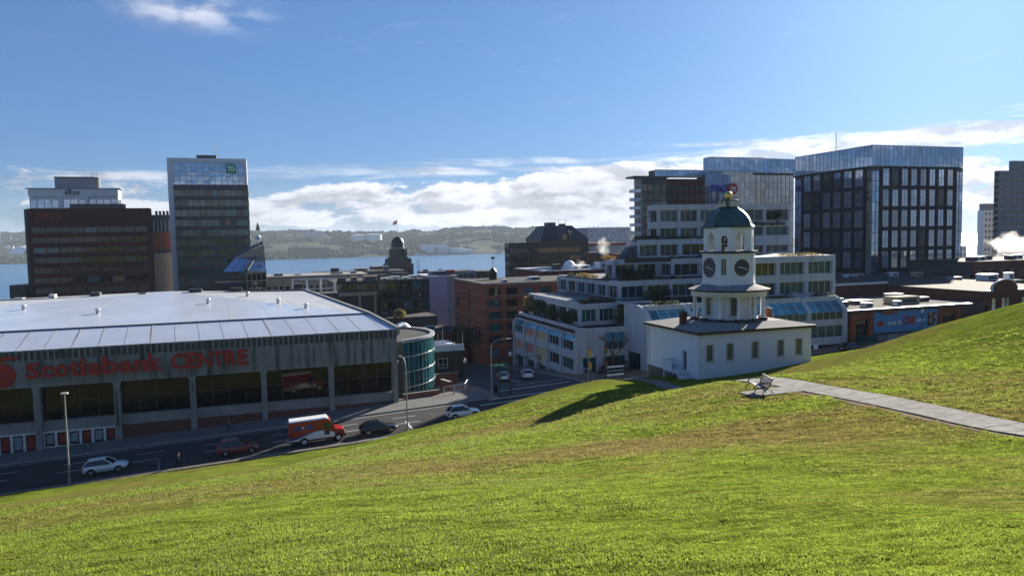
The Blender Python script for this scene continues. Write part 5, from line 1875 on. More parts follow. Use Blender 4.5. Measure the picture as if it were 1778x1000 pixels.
# planting on the terraces
def leaf_mass(b, c, rad, n, size, rg, m=0, flat=0.0):
    for _ in range(n):
        while True:
            p = Vector((rg.uniform(-1, 1), rg.uniform(-1, 1), rg.uniform(-1, 1)))
            if 0.15 < p.length < 1: break
        p = p.normalized() * (p.length ** 0.5)
        q = Vector((c[0] + p.x * rad[0], c[1] + p.y * rad[1], c[2] + p.z * rad[2]))
        a = Vector((rg.uniform(-1, 1), rg.uniform(-1, 1), rg.uniform(-1, 1))).normalized()
        t = a.orthogonal().normalized()
        s_ = a.cross(t)
        k = size * rg.uniform(.5, 1.3)
        b.add([q - t * k * .5, q + s_ * k * .28, q + t * k * .5, q - s_ * k * .28], [(0, 1, 2, 3)], m)
def shrub(name, label, c, rad, n, size, mats, seed, group=None, cat='shrub', lobes=5, wt=(0, 0, 1)):
    rg = random.Random(seed)
    base = (c[0], c[1], c[2] - rad[2])
    th = thing(name, label, cat, base, group)
    b = MB()
    for k in range(lobes):
        f = (k + .5) / lobes * 2 - 1
        cc = (c[0] + f * rad[0] * .72 + rg.uniform(-.1, .1) * rad[0], c[1] + rg.uniform(-.35, .35) * rad[1], c[2] + rg.uniform(-.35, .25) * rad[2])
        rr = (rad[0] / lobes * 1.7 + .2, rad[1] * rg.uniform(.6, .9), rad[2] * rg.uniform(.55, .95))
        leaf_mass(b, cc, rr, n // lobes, size, rg, rg.choice(wt))
    b.build('foliage', mats, th)
    b = MB()
    for k in range(lobes * 2):
        x = c[0] + rg.uniform(-.7, .7) * rad[0]
        y = c[1] + rg.uniform(-.4, .4) * rad[1]
        b.tube((x, y, base[2] - .1), (x + rg.uniform(-.3, .3), y + rg.uniform(-.2, .2), c[2] + rg.uniform(-.2, .4) * rad[2]), .05, .015, 5)
    st = b.build('stems', 'bark', th)
    st['kind'] = 'stuff'
    return th
shrub('terrace_shrub', 'loose yellow-green shrub at the far end of the side street roof terrace', (49.6, 136.2, 49.2), (1.2, 2.6, 1.7), 900, .42, ['leaf_yellow', 'leaf_mid'], 1, wt=(0, 0, 1), lobes=3)
shrub('terrace_shrub', 'dark bushy evergreen beside the yellow-green shrub on the roof terrace', (49.8, 131.4, 49.3), (1.3, 3.2, 1.8), 1200, .40, ['leaf_dark', 'leaf_mid'], 2, wt=(0, 0, 1), lobes=4)
shrub('terrace_shrub', 'olive bushy shrub in the middle of the side street roof terrace', (49.7, 125.0, 48.6), (1.3, 3.6, 1.55), 1300, .40, ['leaf_mid', 'leaf_dark'], 3, wt=(0, 1), lobes=4)
shrub('terrace_shrub', 'olive shrub at the street corner of the side street roof terrace', (49.7, 118.6, 48.4), (1.3, 3.0, 1.4), 1100, .40, ['leaf_mid', 'leaf_dark'], 4, wt=(0, 1), lobes=4)
shrub('terrace_shrub', 'rounded dark green shrub spilling beside the curved shoulder wall', (56.6, 109.8, 48.9), (2.6, 1.2, 1.6), 1500, .38, ['leaf_dark', 'leaf_mid'], 5, wt=(0, 0, 1))
shrub('terrace_shrub', 'wide dark dome of shrubbery on the second white terrace', (64.0, 112.8, 51.9), (2.7, 1.2, 1.35), 1500, .34, ['leaf_dark', 'leaf_mid'], 6, wt=(0, 0, 0, 1))
shrub('terrace_shrub', 'broad black-green evergreen mound on the third white terrace', (64.5, 121.5, 55.2), (4.2, 1.5, 1.45), 2400, .36, ['leaf_dark', 'leaf_mid'], 7, wt=(0, 0, 0, 0, 1), lobes=7)
shrub('terrace_shrub', 'low dark planting along the edge of the upper terrace', (71.5, 129.2, 61.5), (3.4, .8, .8), 1100, .32, ['leaf_dark', 'leaf_mid'], 8, wt=(0, 0, 0, 1), lobes=6)
shrub('terrace_shrub', 'dark shrub in the top floor balcony opening', (104.0, 133.4, 66.0), (2.3, .9, 1.0), 900, .36, ['leaf_dark', 'leaf_mid'], 9, wt=(0, 0, 1))
shrub('dry_terrace_grass', 'tawny dry grass along a sunlit roof edge of the white building', (60.6, 134.0, 54.4), (1.0, 5.0, .55), 900, .30, ['dry_grass'], 10, wt=(0,), lobes=6, cat='grass')
shrub('dry_terrace_grass', 'tawny dry grass in front of the brown stair head on the white building', (63.2, 129.6, 57.9), (1.2, 1.4, .55), 500, .28, ['dry_grass'], 11, wt=(0,), lobes=3, cat='grass')
shrub('dry_terrace_grass', 'dry grass on the flat roof of the right-hand white wing', (91.0, 109.6, 58.1), (6.0, 1.0, .35), 900, .26, ['dry_grass', 'leaf_mid'], 12, wt=(0, 0, 1), lobes=8, cat='grass')
for i, (x, lab) in enumerate(((60.0, 'creeper hanging over the first skylight of the white front wing'), (82.0, 'creeper hanging between the fourth skylight and the windows above'), (90.5, 'creeper hanging over the last skylight of the white front wing'))):
    shrub('hanging_creeper', lab, (x, 103.3, 51.2), (3.0, .5, .62), 700, .26, ['leaf_dark', 'leaf_mid'], 20 + i, wt=(0, 0, 1), lobes=6, cat='plant')
for i, (x, y, z, rx, ry, lab) in enumerate(((66.5, 117.6, 54.3, 7.2, .45, 'low trailing planting along the third white terrace edge'), (81.0, 121.6, 57.8, 8.6, .45, 'low trailing planting along the fourth white terrace edge'), (59.4, 131.0, 54.3, .45, 10.0, 'low trailing planting along the side street edge of the third terrace'), (53.4, 114.4, 51.2, 3.2, .4, 'low trailing planting on the short terrace above the blank wall'), (83.5, 128.5, 61.4, 8.0, .45, 'low trailing planting under the top two floors'), (101.0, 132.8, 64.2, 5.5, .35, 'thin trailing planting on the top floor ledge'))):
    rg_ = random.Random(60 + i)
    t_ = thing('terrace_planting', lab, 'plant', (x, y, z - .3))
    b_ = MB()
    for k in range(26):
        f = rg_.uniform(-1, 1)
        leaf_mass(b_, (x + f * rx if rx > ry else x + rg_.uniform(-.3, .3), y + f * ry if ry > rx else y + rg_.uniform(-.3, .3), z + rg_.uniform(-.3, .25)), (.55, .45, rg_.uniform(.25, .5)), 46, .24, rg_, rg_.choice((0, 0, 0, 1, 2)))
    b_.build('foliage', ['leaf_dark', 'leaf_mid', 'dry_grass'], t_)
    MB().box(x - rx, y - ry, z - .45, x + rx, y + ry, z - .12).build('planter', 'charcoal', t_)
shrub('red_leaved_bush', 'large dark red bush in front of the recessed teal glazing', (51.8, 104.6, 41.4), (2.9, 1.5, 1.75), 2000, .32, ['leaf_red', 'leaf_dark'], 30, wt=(0, 0, 0, 1))
def bare_tree(name, label, base, h, seed, leafy=None):
    rg = random.Random(seed)
    th = thing(name, label, 'tree', base)
    b = MB()
    tips = []
    def grow(p, d, l, r, k):
        q = p + d * l
        b.tube(p, q, r, r * .65, 6 if k > 2 else 4, cap=False)
        if k == 0:
            tips.append(q)
            return
        for _ in range(rg.choice((2, 3, 3))):
            nd = (d + Vector((rg.uniform(-.8, .8), rg.uniform(-.8, .8), rg.uniform(-.1, .6)))).normalized()
            grow(q, nd, l * rg.uniform(.6, .82), r * .6, k - 1)
    bp_ = Vector(base)
    MB().tube(bp_ - Vector((0, 0, .2)), bp_ + Vector((0, 0, h * .36)), h * .026, h * .019, 8).build('trunk', 'bark', th)
    for _ in range(4):
        grow(bp_ + Vector((0, 0, h * .35)), Vector((rg.uniform(-.6, .6), rg.uniform(-.6, .6), 1)).normalized(), h * .19, h * .014, 4)
    b.build('branches', 'bark', th)
    if leafy:
        b = MB()
        for t in tips:
            if rg.random() < .8:
                leaf_mass(b, t, (.35, .35, .3), leafy[1], leafy[2], rg)
        b.build('crown', leafy[0], th)
    return th
bare_tree('street_tree', 'leafless grey street tree in front of the blank white wall', (50.6, 102.6, 40.4), 8.0, 3)
# ------------------------------------------------------------------ the city below
def tower_core(th, x0, x1, y0, y1, z0, z1, mat, inset=.35, roof='roof_gravel'):
    MB().box(x0 + inset, y0 + inset, z0, x1 - inset, y1 - inset, z1 - .05).build('core', mat, th)
    MB().box(x0 + .05, y0 + .05, z1 - .05, x1 - .05, y1 - .05, z1 + .06).build('roof', roof, th)
def part(th, name, mat, *b6):
    return MB().box(*b6).build(name, mat, th)
def units(th, spots, z, seed=1):
    """Small rooftop plant: cased units with a cap and a louvre band, vents."""
    rg = random.Random(seed)
    for (x, y, w, d, h, mt) in spots:
        b = MB()
        b.box(x, y, z, x + w, y + d, z + h * .88, 0).box(x - .06, y - .06, z + h * .88, x + w + .06, y + d + .06, z + h, 0)
        b.box(x + w * .15, y - .03, z + h * .2, x + w * .85, y, z + h * .7, 1)
        b.build('roof_unit', [mt, 'charcoal'], th)

# --- bank tower in green glass with a white frame
def green_tower():
    th = thing('glass_tower', 'tall green glass office tower in a white frame with a square green sign', 'building', (-17, 300, gz(-17, 290)))
    y0 = 290.0
    zb = 18.0
    part(th, 'core', 'charcoal', -29.0, y0 + .6, zb, -5.0, 297, 92.0)
    part(th, 'frame_post', 'light_panel', -31.2, y0 - .6, zb, -29.3, 297, 91.4)
    part(th, 'frame_post', 'light_panel', -5.55, y0 - .6, 83.4, -4.6, 297, 91.4)
    part(th, 'frame_beam', 'light_panel', -31.2, y0 - .6, 91.4, -4.6, 297, 92.9)
    facade(th, (-29.3, y0), (-5.55, y0), 83.4, 91.4, even(23.75, 12, .12, .05), [(83.5 + 1.6 * i, 83.5 + 1.6 * i + 1.48) for i in range(5)], 'light_panel', 'glass_blue', 'frame_light', .15, nx=1, ft=.05, proud=.03, wname='glass_pane')
    ys_ = y0 - 1.2
    fl = [(26.0 + 3.55 * i, 26.0 + 3.55 * i + 2.25) for i in range(16)]
    part(th, 'core', 'charcoal', -29.2, ys_ + .3, zb, -4.6, 297, 83.3)
    facade(th, (-29.3, ys_), (-4.4, ys_), zb, 83.4, even(24.9, 12, .10, .05), fl, 'charcoal', 'glass_tower', 'frame_dark', .12, nx=1, ft=.05, proud=.03, wname='glass_pane', alt=['glass_green', 'glass_dark', 'glass_tower'], prob=.4)
    facade(th, (-4.4, ys_), (-4.4, 297), zb, 83.4, even(297 - ys_, 2, .3, .3), fl, 'charcoal', 'glass_tower', 'frame_dark', .12, nx=1, ft=.05, proud=.03, wname='glass_pane')
    part(th, 'plant_room', 'charcoal', -21.6, 292, 92.9, -14.8, 296, 94.3)
    MB().tube((-15.5, 295, 94), (-15.5, 295, 98.5), .08, n=5).build('antenna', 'steel_pole', th)
    s = part(th, 'sign_panel', 'green_sign', -11.75, y0 - .75, 87.6, -8.25, y0 - .16, 90.9)
    for ch, x, w in (('T', -11.35, 1.35), ('D', -10.05, 1.35)):
        text_part('sign_letter', ch, (x, y0 - .80, 88.4), 2, 'white_sign', s, .02, .05, 0, w, 0, 1, 1.75)
green_tower()

def brown_block():
    th = thing('brown_office_block', 'broad brown brick office block with dark ribbon windows and a faint red sign', 'building', (-52, 285, 20))
    x0, x1, y0, zb, zt = -70.0, -35.2, 270.0, 18.0, 74.3
    tower_core(th, x0, x1, y0, 276, zb, zt, 'charcoal', .45)
    fl = [(66.6 - 3.2 * i, 68.4 - 3.2 * i) for i in range(14)][::-1]
    facade(th, (x0, y0), (x1, y0), zb, zt, even(x1 - x0, 9, .16, 1.0), fl, 'brick_brown', 'glass_dark', 'frame_dark', .35, nx=3, ft=.06, alt=['glass_tower', 'glass_amber_lit', 'glass_window'], prob=.16)
    facade(th, (x1, y0), (x1, 276), zb, zt, even(6, 1, .4, 1.0), fl, 'brick_brown', 'glass_dark', 'frame_dark', .35, nx=3)
    part(th, 'plant_room', 'charcoal', -58.2, 270.6, zt, -42.8, 275.5, zt + 1.5)
    part(th, 'podium', 'black_panel', -75.5, 268, 18, -70.95, 276, 50.5)
    part(th, 'corner_strip', 'charcoal', x0 - .9, y0 + .3, zb, x0 - .02, 276, zt - .1)
    x = -67.8
    for ch in 'CIBC':
        w = .55 if ch == 'I' else 1.25
        text_part('sign_letter', ch, (x, y0 - .12, 70.9), 2, 'red_faded', th, .06, .02, 0, w, 0, 1, 1.7)
        x += w + .35
    MB().extr([(x, 70.9), (x + .7, 70.9), (x + 1.6, 71.75), (x + .7, 72.6), (x, 72.6), (x + .8, 71.75)], 'y', y0 - .16, y0 - .03).build('sign_mark', 'red_faded', th)
brown_block()

def white_top():
    th = thing('white_crowned_tower', 'blue glass tower with a white crown numbered 1801 behind the brown block', 'building', (-63, 315, 15))
    x0, x1, y0 = -76.8, -49.0, 300.0
    tower_core(th, x0, x1, y0, 306, 15, 82.5, 'charcoal', .4, 'light_panel')
    facade(th, (x0, y0), (-67.9, y0), 60, 79.9, even(8.9, 4, .12, .1), [(62.0 + 3.5 * i, 64.9 + 3.5 * i) for i in range(5)], 'light_panel', 'glass_blue', 'frame_dark', .2, nx=1, wname='glass_pane')
    facade(th, (-66.5, y0 - .3), (-59.3, y0 - .3), 60, 79.9, even(7.2, 3, .12, .1), [(62.0 + 3.5 * i, 64.9 + 3.5 * i) for i in range(5)], 'light_panel', 'glass_blue', 'frame_dark', .2, nx=1, wname='glass_pane')
    facade(th, (-58.4, y0), (x1, y0), 60, 79.9, even(9.4, 4, .12, .1), [(62.0 + 3.5 * i, 64.9 + 3.5 * i) for i in range(5)], 'light_panel', 'glass_blue', 'frame_dark', .2, nx=1, wname='glass_pane')
    facade(th, (x1, y0), (x1, 306), 60, 79.9, even(6, 2, .3, .3), [(62.0 + 3.5 * i, 64.9 + 3.5 * i) for i in range(5)], 'light_panel', 'glass_blue', 'frame_dark', .2, nx=2, wname='glass_pane')
    for xx in (-67.9, -59.35):
        part(th, 'pier', 'light_panel', xx, y0 - .7, 60, xx + 1.4 - (.45 if xx > -60 else 0), y0 - .05, 80)
    n = 7
    for i in range(n):
        w = (x1 - x0 + .4) / n
        part(th, 'crown_panel', 'light_panel', x0 - .2 + i * w + .03, y0 - .5, 79.95, x0 - .2 + (i + 1) * w - .03, y0 + .3, 82.55)
    part(th, 'crown_side', 'light_panel', x1 - .1, y0 + .35, 79.95, x1 + .2, 306, 82.55)
    part(th, 'crown_cap', 'grey_panel', x0 - 1.0, y0 - .9, 82.57, x1 + 1.0, 306.5, 82.85)
    p = part(th, 'penthouse', 'grey_panel', -69.0, 301, 82.8, -56.5, 306, 86.6)
    part(th, 'penthouse_cap', 'charcoal', -69.2, 300.8, 86.6, -56.3, 306.2, 86.95)
    MB().lathe([(1.7, 82.8), (1.7, 86.9)], 18, (-56.6, 303.0)).build('stair_drum', 'concrete', th)
    for i in range(3):
        MB().tube((-57.6 + .8 * i, 303, 86.9), (-57.6 + .8 * i, 303, 88.5), .12, n=5).build('antenna', 'steel_pole', th)
    for ch, x, z, h, w in (('1', -65.6, 80.5, 1.3, .55), ('8', -64.85, 80.6, 1.9, 1.35), ('0', -63.3, 80.5, 1.3, 1.25), ('1', -61.8, 80.5, 1.3, .55)):
        text_part('sign_numeral', ch, (x, y0 - .56, z), 1.6, 'black_panel', th, .03, .03, 0, w, 0, 1, h)
    part(th, 'sign_underline', 'black_panel', -64.8, y0 - .56, 80.2, -62.2, y0 - .51, 80.34)
white_top()

def brick_between():
    th = thing('stone_and_brick_block', 'narrow tan stone block with pink brick top between the brown block and glass tower', 'building', (-35, 312, 15))
    part(th, 'stone_wall', 'sandstone', -38.6, 300, 15, -31.9, 322, 59.2)
    part(th, 'band', 'charcoal', -38.8, 299.8, 59.2, -31.7, 322, 60.4)
    part(th, 'brick_wall', 'brick', -38.5, 300.1, 60.4, -31.9, 322, 66.8)
    part(th, 'upper_block', 'charcoal', -38.8, 300.5, 66.8, -31.6, 322, 73.2)
    for i in range(5):
        part(th, 'fin', 'grey_panel', -37.9 + 1.25 * i, 300.05, 66.9, -37.5 + 1.25 * i, 300.5, 71.2)
        part(th, 'roof_fin', 'charcoal', -37.6 + 1.25 * i, 304, 73.2, -36.9 + 1.25 * i, 306, 74.8)
brick_between()

def skylight_hall():
    th = thing('sloped_glass_roof_hall', 'dark gridded hall under two sloped blue glass roofs beside the glass tower', 'building', (-5, 236, 25))
    part(th, 'wall', 'black_panel', -14.0, 231, 22, -5.0, 246, 50.5)
    facade(th, (-5.0, 230), (.6, 230), 22, 53.9, even(5.6, 4, .2, .25), [(46.6 + 2.3 * i, 48.6 + 2.3 * i) for i in range(3)], 'sandstone', 'glass_dark', 'frame_dark', .25, nx=2, wname='glass_pane')
    part(th, 'core', 'charcoal', -4.9, 230.3, 22, .45, 246, 53.8)
    for i in range(5):
        xa, xb = -11.4 + 2.42 * i, -11.4 + 2.42 * (i + 1) - .08
        f = lambda x: -8.0 + (x + 11.4) / 12.1 * 7.7
        MB().add([(xa, 229.6, 53.95), (xb, 229.6, 53.95), (f(xb), 237.5, 58.0), (f(xa), 237.5, 58.0)], [(0, 1, 2, 3)]).build('roof_pane', 'glass_blue', th)
    part(th, 'roof_block', 'sandstone', -4.9, 237.6, 53, .4, 246, 58.2)
    for i in range(4):
        xa, xb = -8.2 + 2.05 * i, -8.2 + 2.05 * (i + 1) - .08
        za, zb_ = 58.1 + (xa + 8.2) / 8.2 * 3.6, 58.1 + (xb + 8.2) / 8.2 * 3.6
        MB().add([(xa, 237.6, za), (xb, 237.6, zb_), (xb, 243, zb_ + 1.1), (xa, 243, za + 1.1)], [(0, 1, 2, 3)]).build('roof_pane', 'glass_blue', th)
    MB().add([(-8.2, 237.7, 58.0), (.3, 237.7, 58.0), (.3, 237.7, 61.6), (-8.2, 237.7, 58.05)], [(0, 1, 2, 3)]).build('gable', 'sandstone', th)
    MB().hexa([(-5.6, 229.9, 53.9), (-4.5, 229.9, 53.9), (-2.2, 237.2, 57.6), (-2.8, 237.2, 57.6)], [(-5.6, 229.8, 54.4), (-4.5, 229.8, 54.4), (-2.2, 237.2, 58.2), (-2.8, 237.2, 58.2)]).build('roof_slot', 'charcoal', th)
skylight_hall()
th = thing('rooftop_ornament', 'pale ball and sail ornament on a mast above the sloped glass roofs', 'ornament', (-1.4, 240, 60.5))
MB().tube((-1.4, 240, 60.0), (-1.4, 240, 66.5), .10, n=6).build('mast', 'steel_pole', th)
MB().lathe([(0.02, 63.0)] + [(.85 * math.sin(PI * i / 8), 63.8 - .8 * math.cos(PI * i / 8)) for i in range(1, 8)] + [(.02, 64.6)], 12, (-1.4, 240)).build('ball', 'frame_light', th)
MB().extr([(-2.0, 66.0), (-.7, 66.0), (-.9, 67.2), (-1.45, 68.6)], 'y', 239.8, 240.2).build('sail', 'sandstone', th)
MB().tube((-3.4, 240, 64.2), (-.2, 240, 64.0), .09, n=5).build('spar', 'frame_light', th)

def stone_row():
    th = thing('grey_stone_row', 'long low grey stone building with a row of tall narrow windows', 'building', (15, 262, 25))
    facade(th, (0, 260), (34, 260), 22, 50.4, even(34, 17, .85, .8), [(38.5, 41.5), (43.4, 47.4)], 'sandstone', 'glass_dark', 'frame_dark', .3, nx=1)
    tower_core(th, 0, 34, 260, 280, 22, 50.2, 'charcoal', .4)
    part(th, 'cornice', 'concrete', -.3, 259.6, 50.4, 34.3, 280, 50.8)
    units(th, [(3, 264, 3, 2, 1.2, 'charcoal'), (10, 266, 2, 2, .9, 'grey_panel'), (22, 264, 4, 2, 1.0, 'charcoal'), (29, 266, 2, 2, 1.3, 'grey_panel')], 50.3)
stone_row()
th = thing('grey_stone_row', 'second low grey building rising behind the long stone row', 'building', (34, 285, 25))
facade(th, (18, 284), (52, 284), 20, 50.6, even(34, 14, .9, .8), [(44.5, 48.6)], 'tower_stone', 'glass_dark', 'frame_dark', .3, nx=1)
tower_core(th, 18, 52, 284, 300, 20, 50.5, 'charcoal', .4)
units(th, [(24, 288, 3, 2, 1.5, 'charcoal'), (33, 289, 5, 3, 1.1, 'far_tan'), (44, 288, 2, 2, 1.8, 'grey_panel')], 50.5)

def black_block():
    th = thing('black_glass_block', 'black glazed office block with lit spots and pale rooftop plant', 'building', (30, 200, 28))
    x0, x1, y0 = 16.5, 40.8, 190.0
    tower_core(th, x0, x1, y0, 214, 26, 51.6, 'black_panel', .35)
    fl = [(39.2 + 2.55 * i, 41.3 + 2.55 * i) for i in range(5)]
    facade(th, (27.3, y0), (x1, y0), 26, 52.0, even(13.5, 6, .18, .2), fl, 'black_panel', 'glass_dark', 'frame_dark', .2, nx=2, alt=['glass_window', 'glass_tower'], prob=.3)
    facade(th, (x0, y0), (27.2, y0), 49.3, 52.0, even(10.7, 5, .25, .3), [(49.7, 51.3)], 'black_panel', 'glass_dark', 'frame_dark', .2, nx=2)
    facade(th, (x0, y0 + 1.5), (27.2, y0 + 1.5), 26, 49.25, even(10.7, 4, 1.0, .5), [(33, 39.5), (41.5, 47.8)], 'concrete', 'glass_dark', 'frame_dark', .5, nx=2)
    part(th, 'plinth_slab', 'sandstone', 17.0, y0 - .6, 48.3, 27.0, y0 + 1.4, 49.2)
    for xx in (22.4, 26.3):
        part(th, 'pier', 'sandstone', xx, y0 - .5, 26, xx + .55, y0 + 1.3, 48.3)
    rg = random.Random(6)
    for i in range(7):
        x, z = rg.choice((29.0, 31.5, 34.0, 38.0)) + rg.uniform(-.2, .2), rg.choice((40.0, 42.6, 45.2, 47.7, 50.2))
        part(th, 'lit_window_spot', 'lit_blind', x, y0 - .25, z, x + .35, y0 - .01, z + .45)  # tan boxes stand in for window lights; the light is only colour
    units(th, [(18, 196, 2, 2, .9, 'charcoal'), (24.2, 193, 3.6, 2.2, 1.4, 'far_tan'), (21.5, 197, 1.6, 1.4, 1.1, 'far_tan'), (29, 194, 1.8, 2, .7, 'light_panel'), (31.4, 195, 2.6, 2, .9, 'light_panel'), (34.6, 193.5, 1.6, 2, .8, 'light_panel'), (36.8, 196, 2.2, 2, 1.0, 'light_panel'), (28.0, 199, 3.0, 2, 1.3, 'charcoal'), (33, 200, 4, 2, 1.6, 'charcoal')], 51.7)
    for i in range(3):
        part(th, 'duct', 'aluminium', 30 + 2.7 * i, 192.2, 51.9, 32.1 + 2.7 * i, 192.7, 52.3)
black_block()
th = thing('glazed_roof_cage', 'small pale framed rooftop cage at the corner behind the arena', 'rooftop cage', (10, 178, 45))
for i in range(4):
    for j in range(2):
        MB().tube((6.0 + 3.2 * i, 176 + 4 * j, 44), (6.0 + 3.2 * i, 176 + 4 * j, 53.6), .12, n=5).build('post', 'frame_light', th)
for j in range(2):
    for z in (51.2, 53.5):
        MB().tube((6.0, 176 + 4 * j, z), (15.6, 176 + 4 * j, z), .10, n=5).build('rail', 'frame_light', th)
part(th, 'deck', 'charcoal', 5.5, 175.5, 30, 16.2, 181, 50.2)

th = thing('purple_screen_building', 'box building with a mottled lilac metal screen and grey end wall', 'building', (50, 222, 25))
part(th, 'body', 'grey_panel', 46.2, 215.4, 25, 54.0, 232, 51.0)
for i in range(4):
    for j in range(7):
        part(th, 'screen_panel', 'purple_mesh', 46.15 + 1.36 * i, 215.0, 36.2 + 2.1 * j + .02, 46.15 + 1.36 * (i + 1) - .03, 215.4, 36.2 + 2.1 * (j + 1) - .02)
part(th, 'roof', 'light_panel', 45.8, 214.7, 51.0, 54.5, 232, 51.35)
units(th, [(47, 218, 6, 3, 1.4, 'grey_panel'), (52.2, 217, 2.2, 2, 1.6, 'red_sign')], 51.3)

def domed_tower():
    th = thing('domed_stone_tower', 'stepped dark stone tower with a small black dome and flagpole', 'tower', (58, 336, 20))
    def tier(w, z0, z1, mat='tower_stone', d=None):
        d = d or w
        return (58 - w, 336 - d, z0, 58 + w, 336 + d, z1, mat)
    for (x0, y0, z0, x1, y1, z1, mt) in (tier(5.3, 18, 51.0), tier(4.6, 51.0, 53.6), tier(4.1, 53.6, 54.6), tier(3.5, 54.6, 58.3)):
        part(th, 'tier', mt, x0, y0, z0, x1, y1, z1)
    for (w, z0, z1) in ((5.3, 46, 51.6), (4.6, 51.6, 53.9)):
        for sx in (-1, 1):
            for sy in (-1, 1):
                part(th, 'buttress', 'tower_stone', 58 + sx * w - .6, 336 + sy * w - .6, z0, 58 + sx * w + .6, 336 + sy * w + .6, z1)
    for i in range(5):
        put('window', window_mesh(.7, 2.2, 1, 2, 'glass_dark', 'frame_dark'), th, (54.4 + 1.75 * i, 330.66, 47.6))
    for i in range(3):
        put('window', window_mesh(.7, 2.4, 1, 2, 'glass_dark', 'frame_dark'), th, (56.0 + 1.7 * i, 332.46, 55.2))
    MB().lathe([(3.2, 58.3), (3.25, 58.9), (2.95, 59.0)], 16, (58, 336)).build('drum', 'concrete', th)
    MB().lathe([(2.95, 59.0), (2.95, 60.9), (2.7, 61.9), (2.1, 62.9), (1.2, 63.6), (.3, 63.9), (.05, 63.95)], 20, (58, 336)).build('dome', 'black_panel', th)
    MB().tube((58, 336, 63.8), (58, 336, 72.0), .10, .06, 6).build('flagpole', 'steel_pole', th)
    part(th, 'wing', 'tower_stone', 46.5, 337, 18, 53.5, 348, 50.4)
    part(th, 'wing', 'charcoal', 44.8, 333, 18, 52.6, 336, 49.2)
domed_tower()
th = thing('flag', 'small red and white flag flying above the black dome', 'flag', (58, 336, 69))
for k, (xa, xb, mt) in enumerate(((0, -.45, 'red_sign'), (-.45, -1.15, 'white_sign'), (-1.15, -1.6, 'red_sign'))):
    b = MB()
    n = 4
    V = []
    for i in range(n + 1):
        x = xa + (xb - xa) * i / n
        for z in (0, 1):
            V.append((57.9 + x, 336 + .15 * math.sin(x * 4), 69.6 + z * 1.7 + x * .5))
    b.add(V, [(2 * i, 2 * i + 2, 2 * i + 3, 2 * i + 1) for i in range(n)])
    b.add([(v[0], v[1] + .03, v[2]) for v in V], [(2 * i + 1, 2 * i + 3, 2 * i + 2, 2 * i) for i in range(n)])
    b.build('flag_panel', mt, th)
th = thing('lattice_mast', 'thin dark lattice mast beside the domed stone tower', 'mast', (66, 330, 45))
for sx in (-.5, .5):
    MB().tube((66 + sx, 330, 42), (66 + sx, 330, 53.8), .07, n=5).build('leg', 'black_iron', th)
for i in range(10):
    MB().tube((65.5, 330, 43.2 + 1.05 * i), (66.5, 330, 43.2 + 1.05 * i), .06, n=5).build('rung', 'black_iron', th)
for i, (x0, x1, y0, z1, mt, lab) in enumerate(((68, 74, 330, 47.6, 'brick_dark', 'small brown brick roof house beside the lattice mast'), (77, 95, 338, 47.2, 'grey_panel', 'low grey flat roofed building on the waterfront'), (92, 108, 350, 46.2, 'charcoal', 'dark low shed behind the red brick hotel roof'))):
    th = thing('low_building', lab, 'building', ((x0 + x1) / 2, y0 + 6, 15))
    facade(th, (x0, y0), (x1, y0), 15, z1, even(x1 - x0, max(2, int((x1 - x0) / 3)), .8), [(z1 - 3.2, z1 - 1.6)], mt, 'glass_dark', 'frame_dark', .25, nx=2)
    tower_core(th, x0, x1, y0, y0 + 14, 15, z1 - .1, 'charcoal', .3)
    units(th, [(x0 + 1, y0 + 3, 2, 2, 1.1, 'grey_panel')], z1)

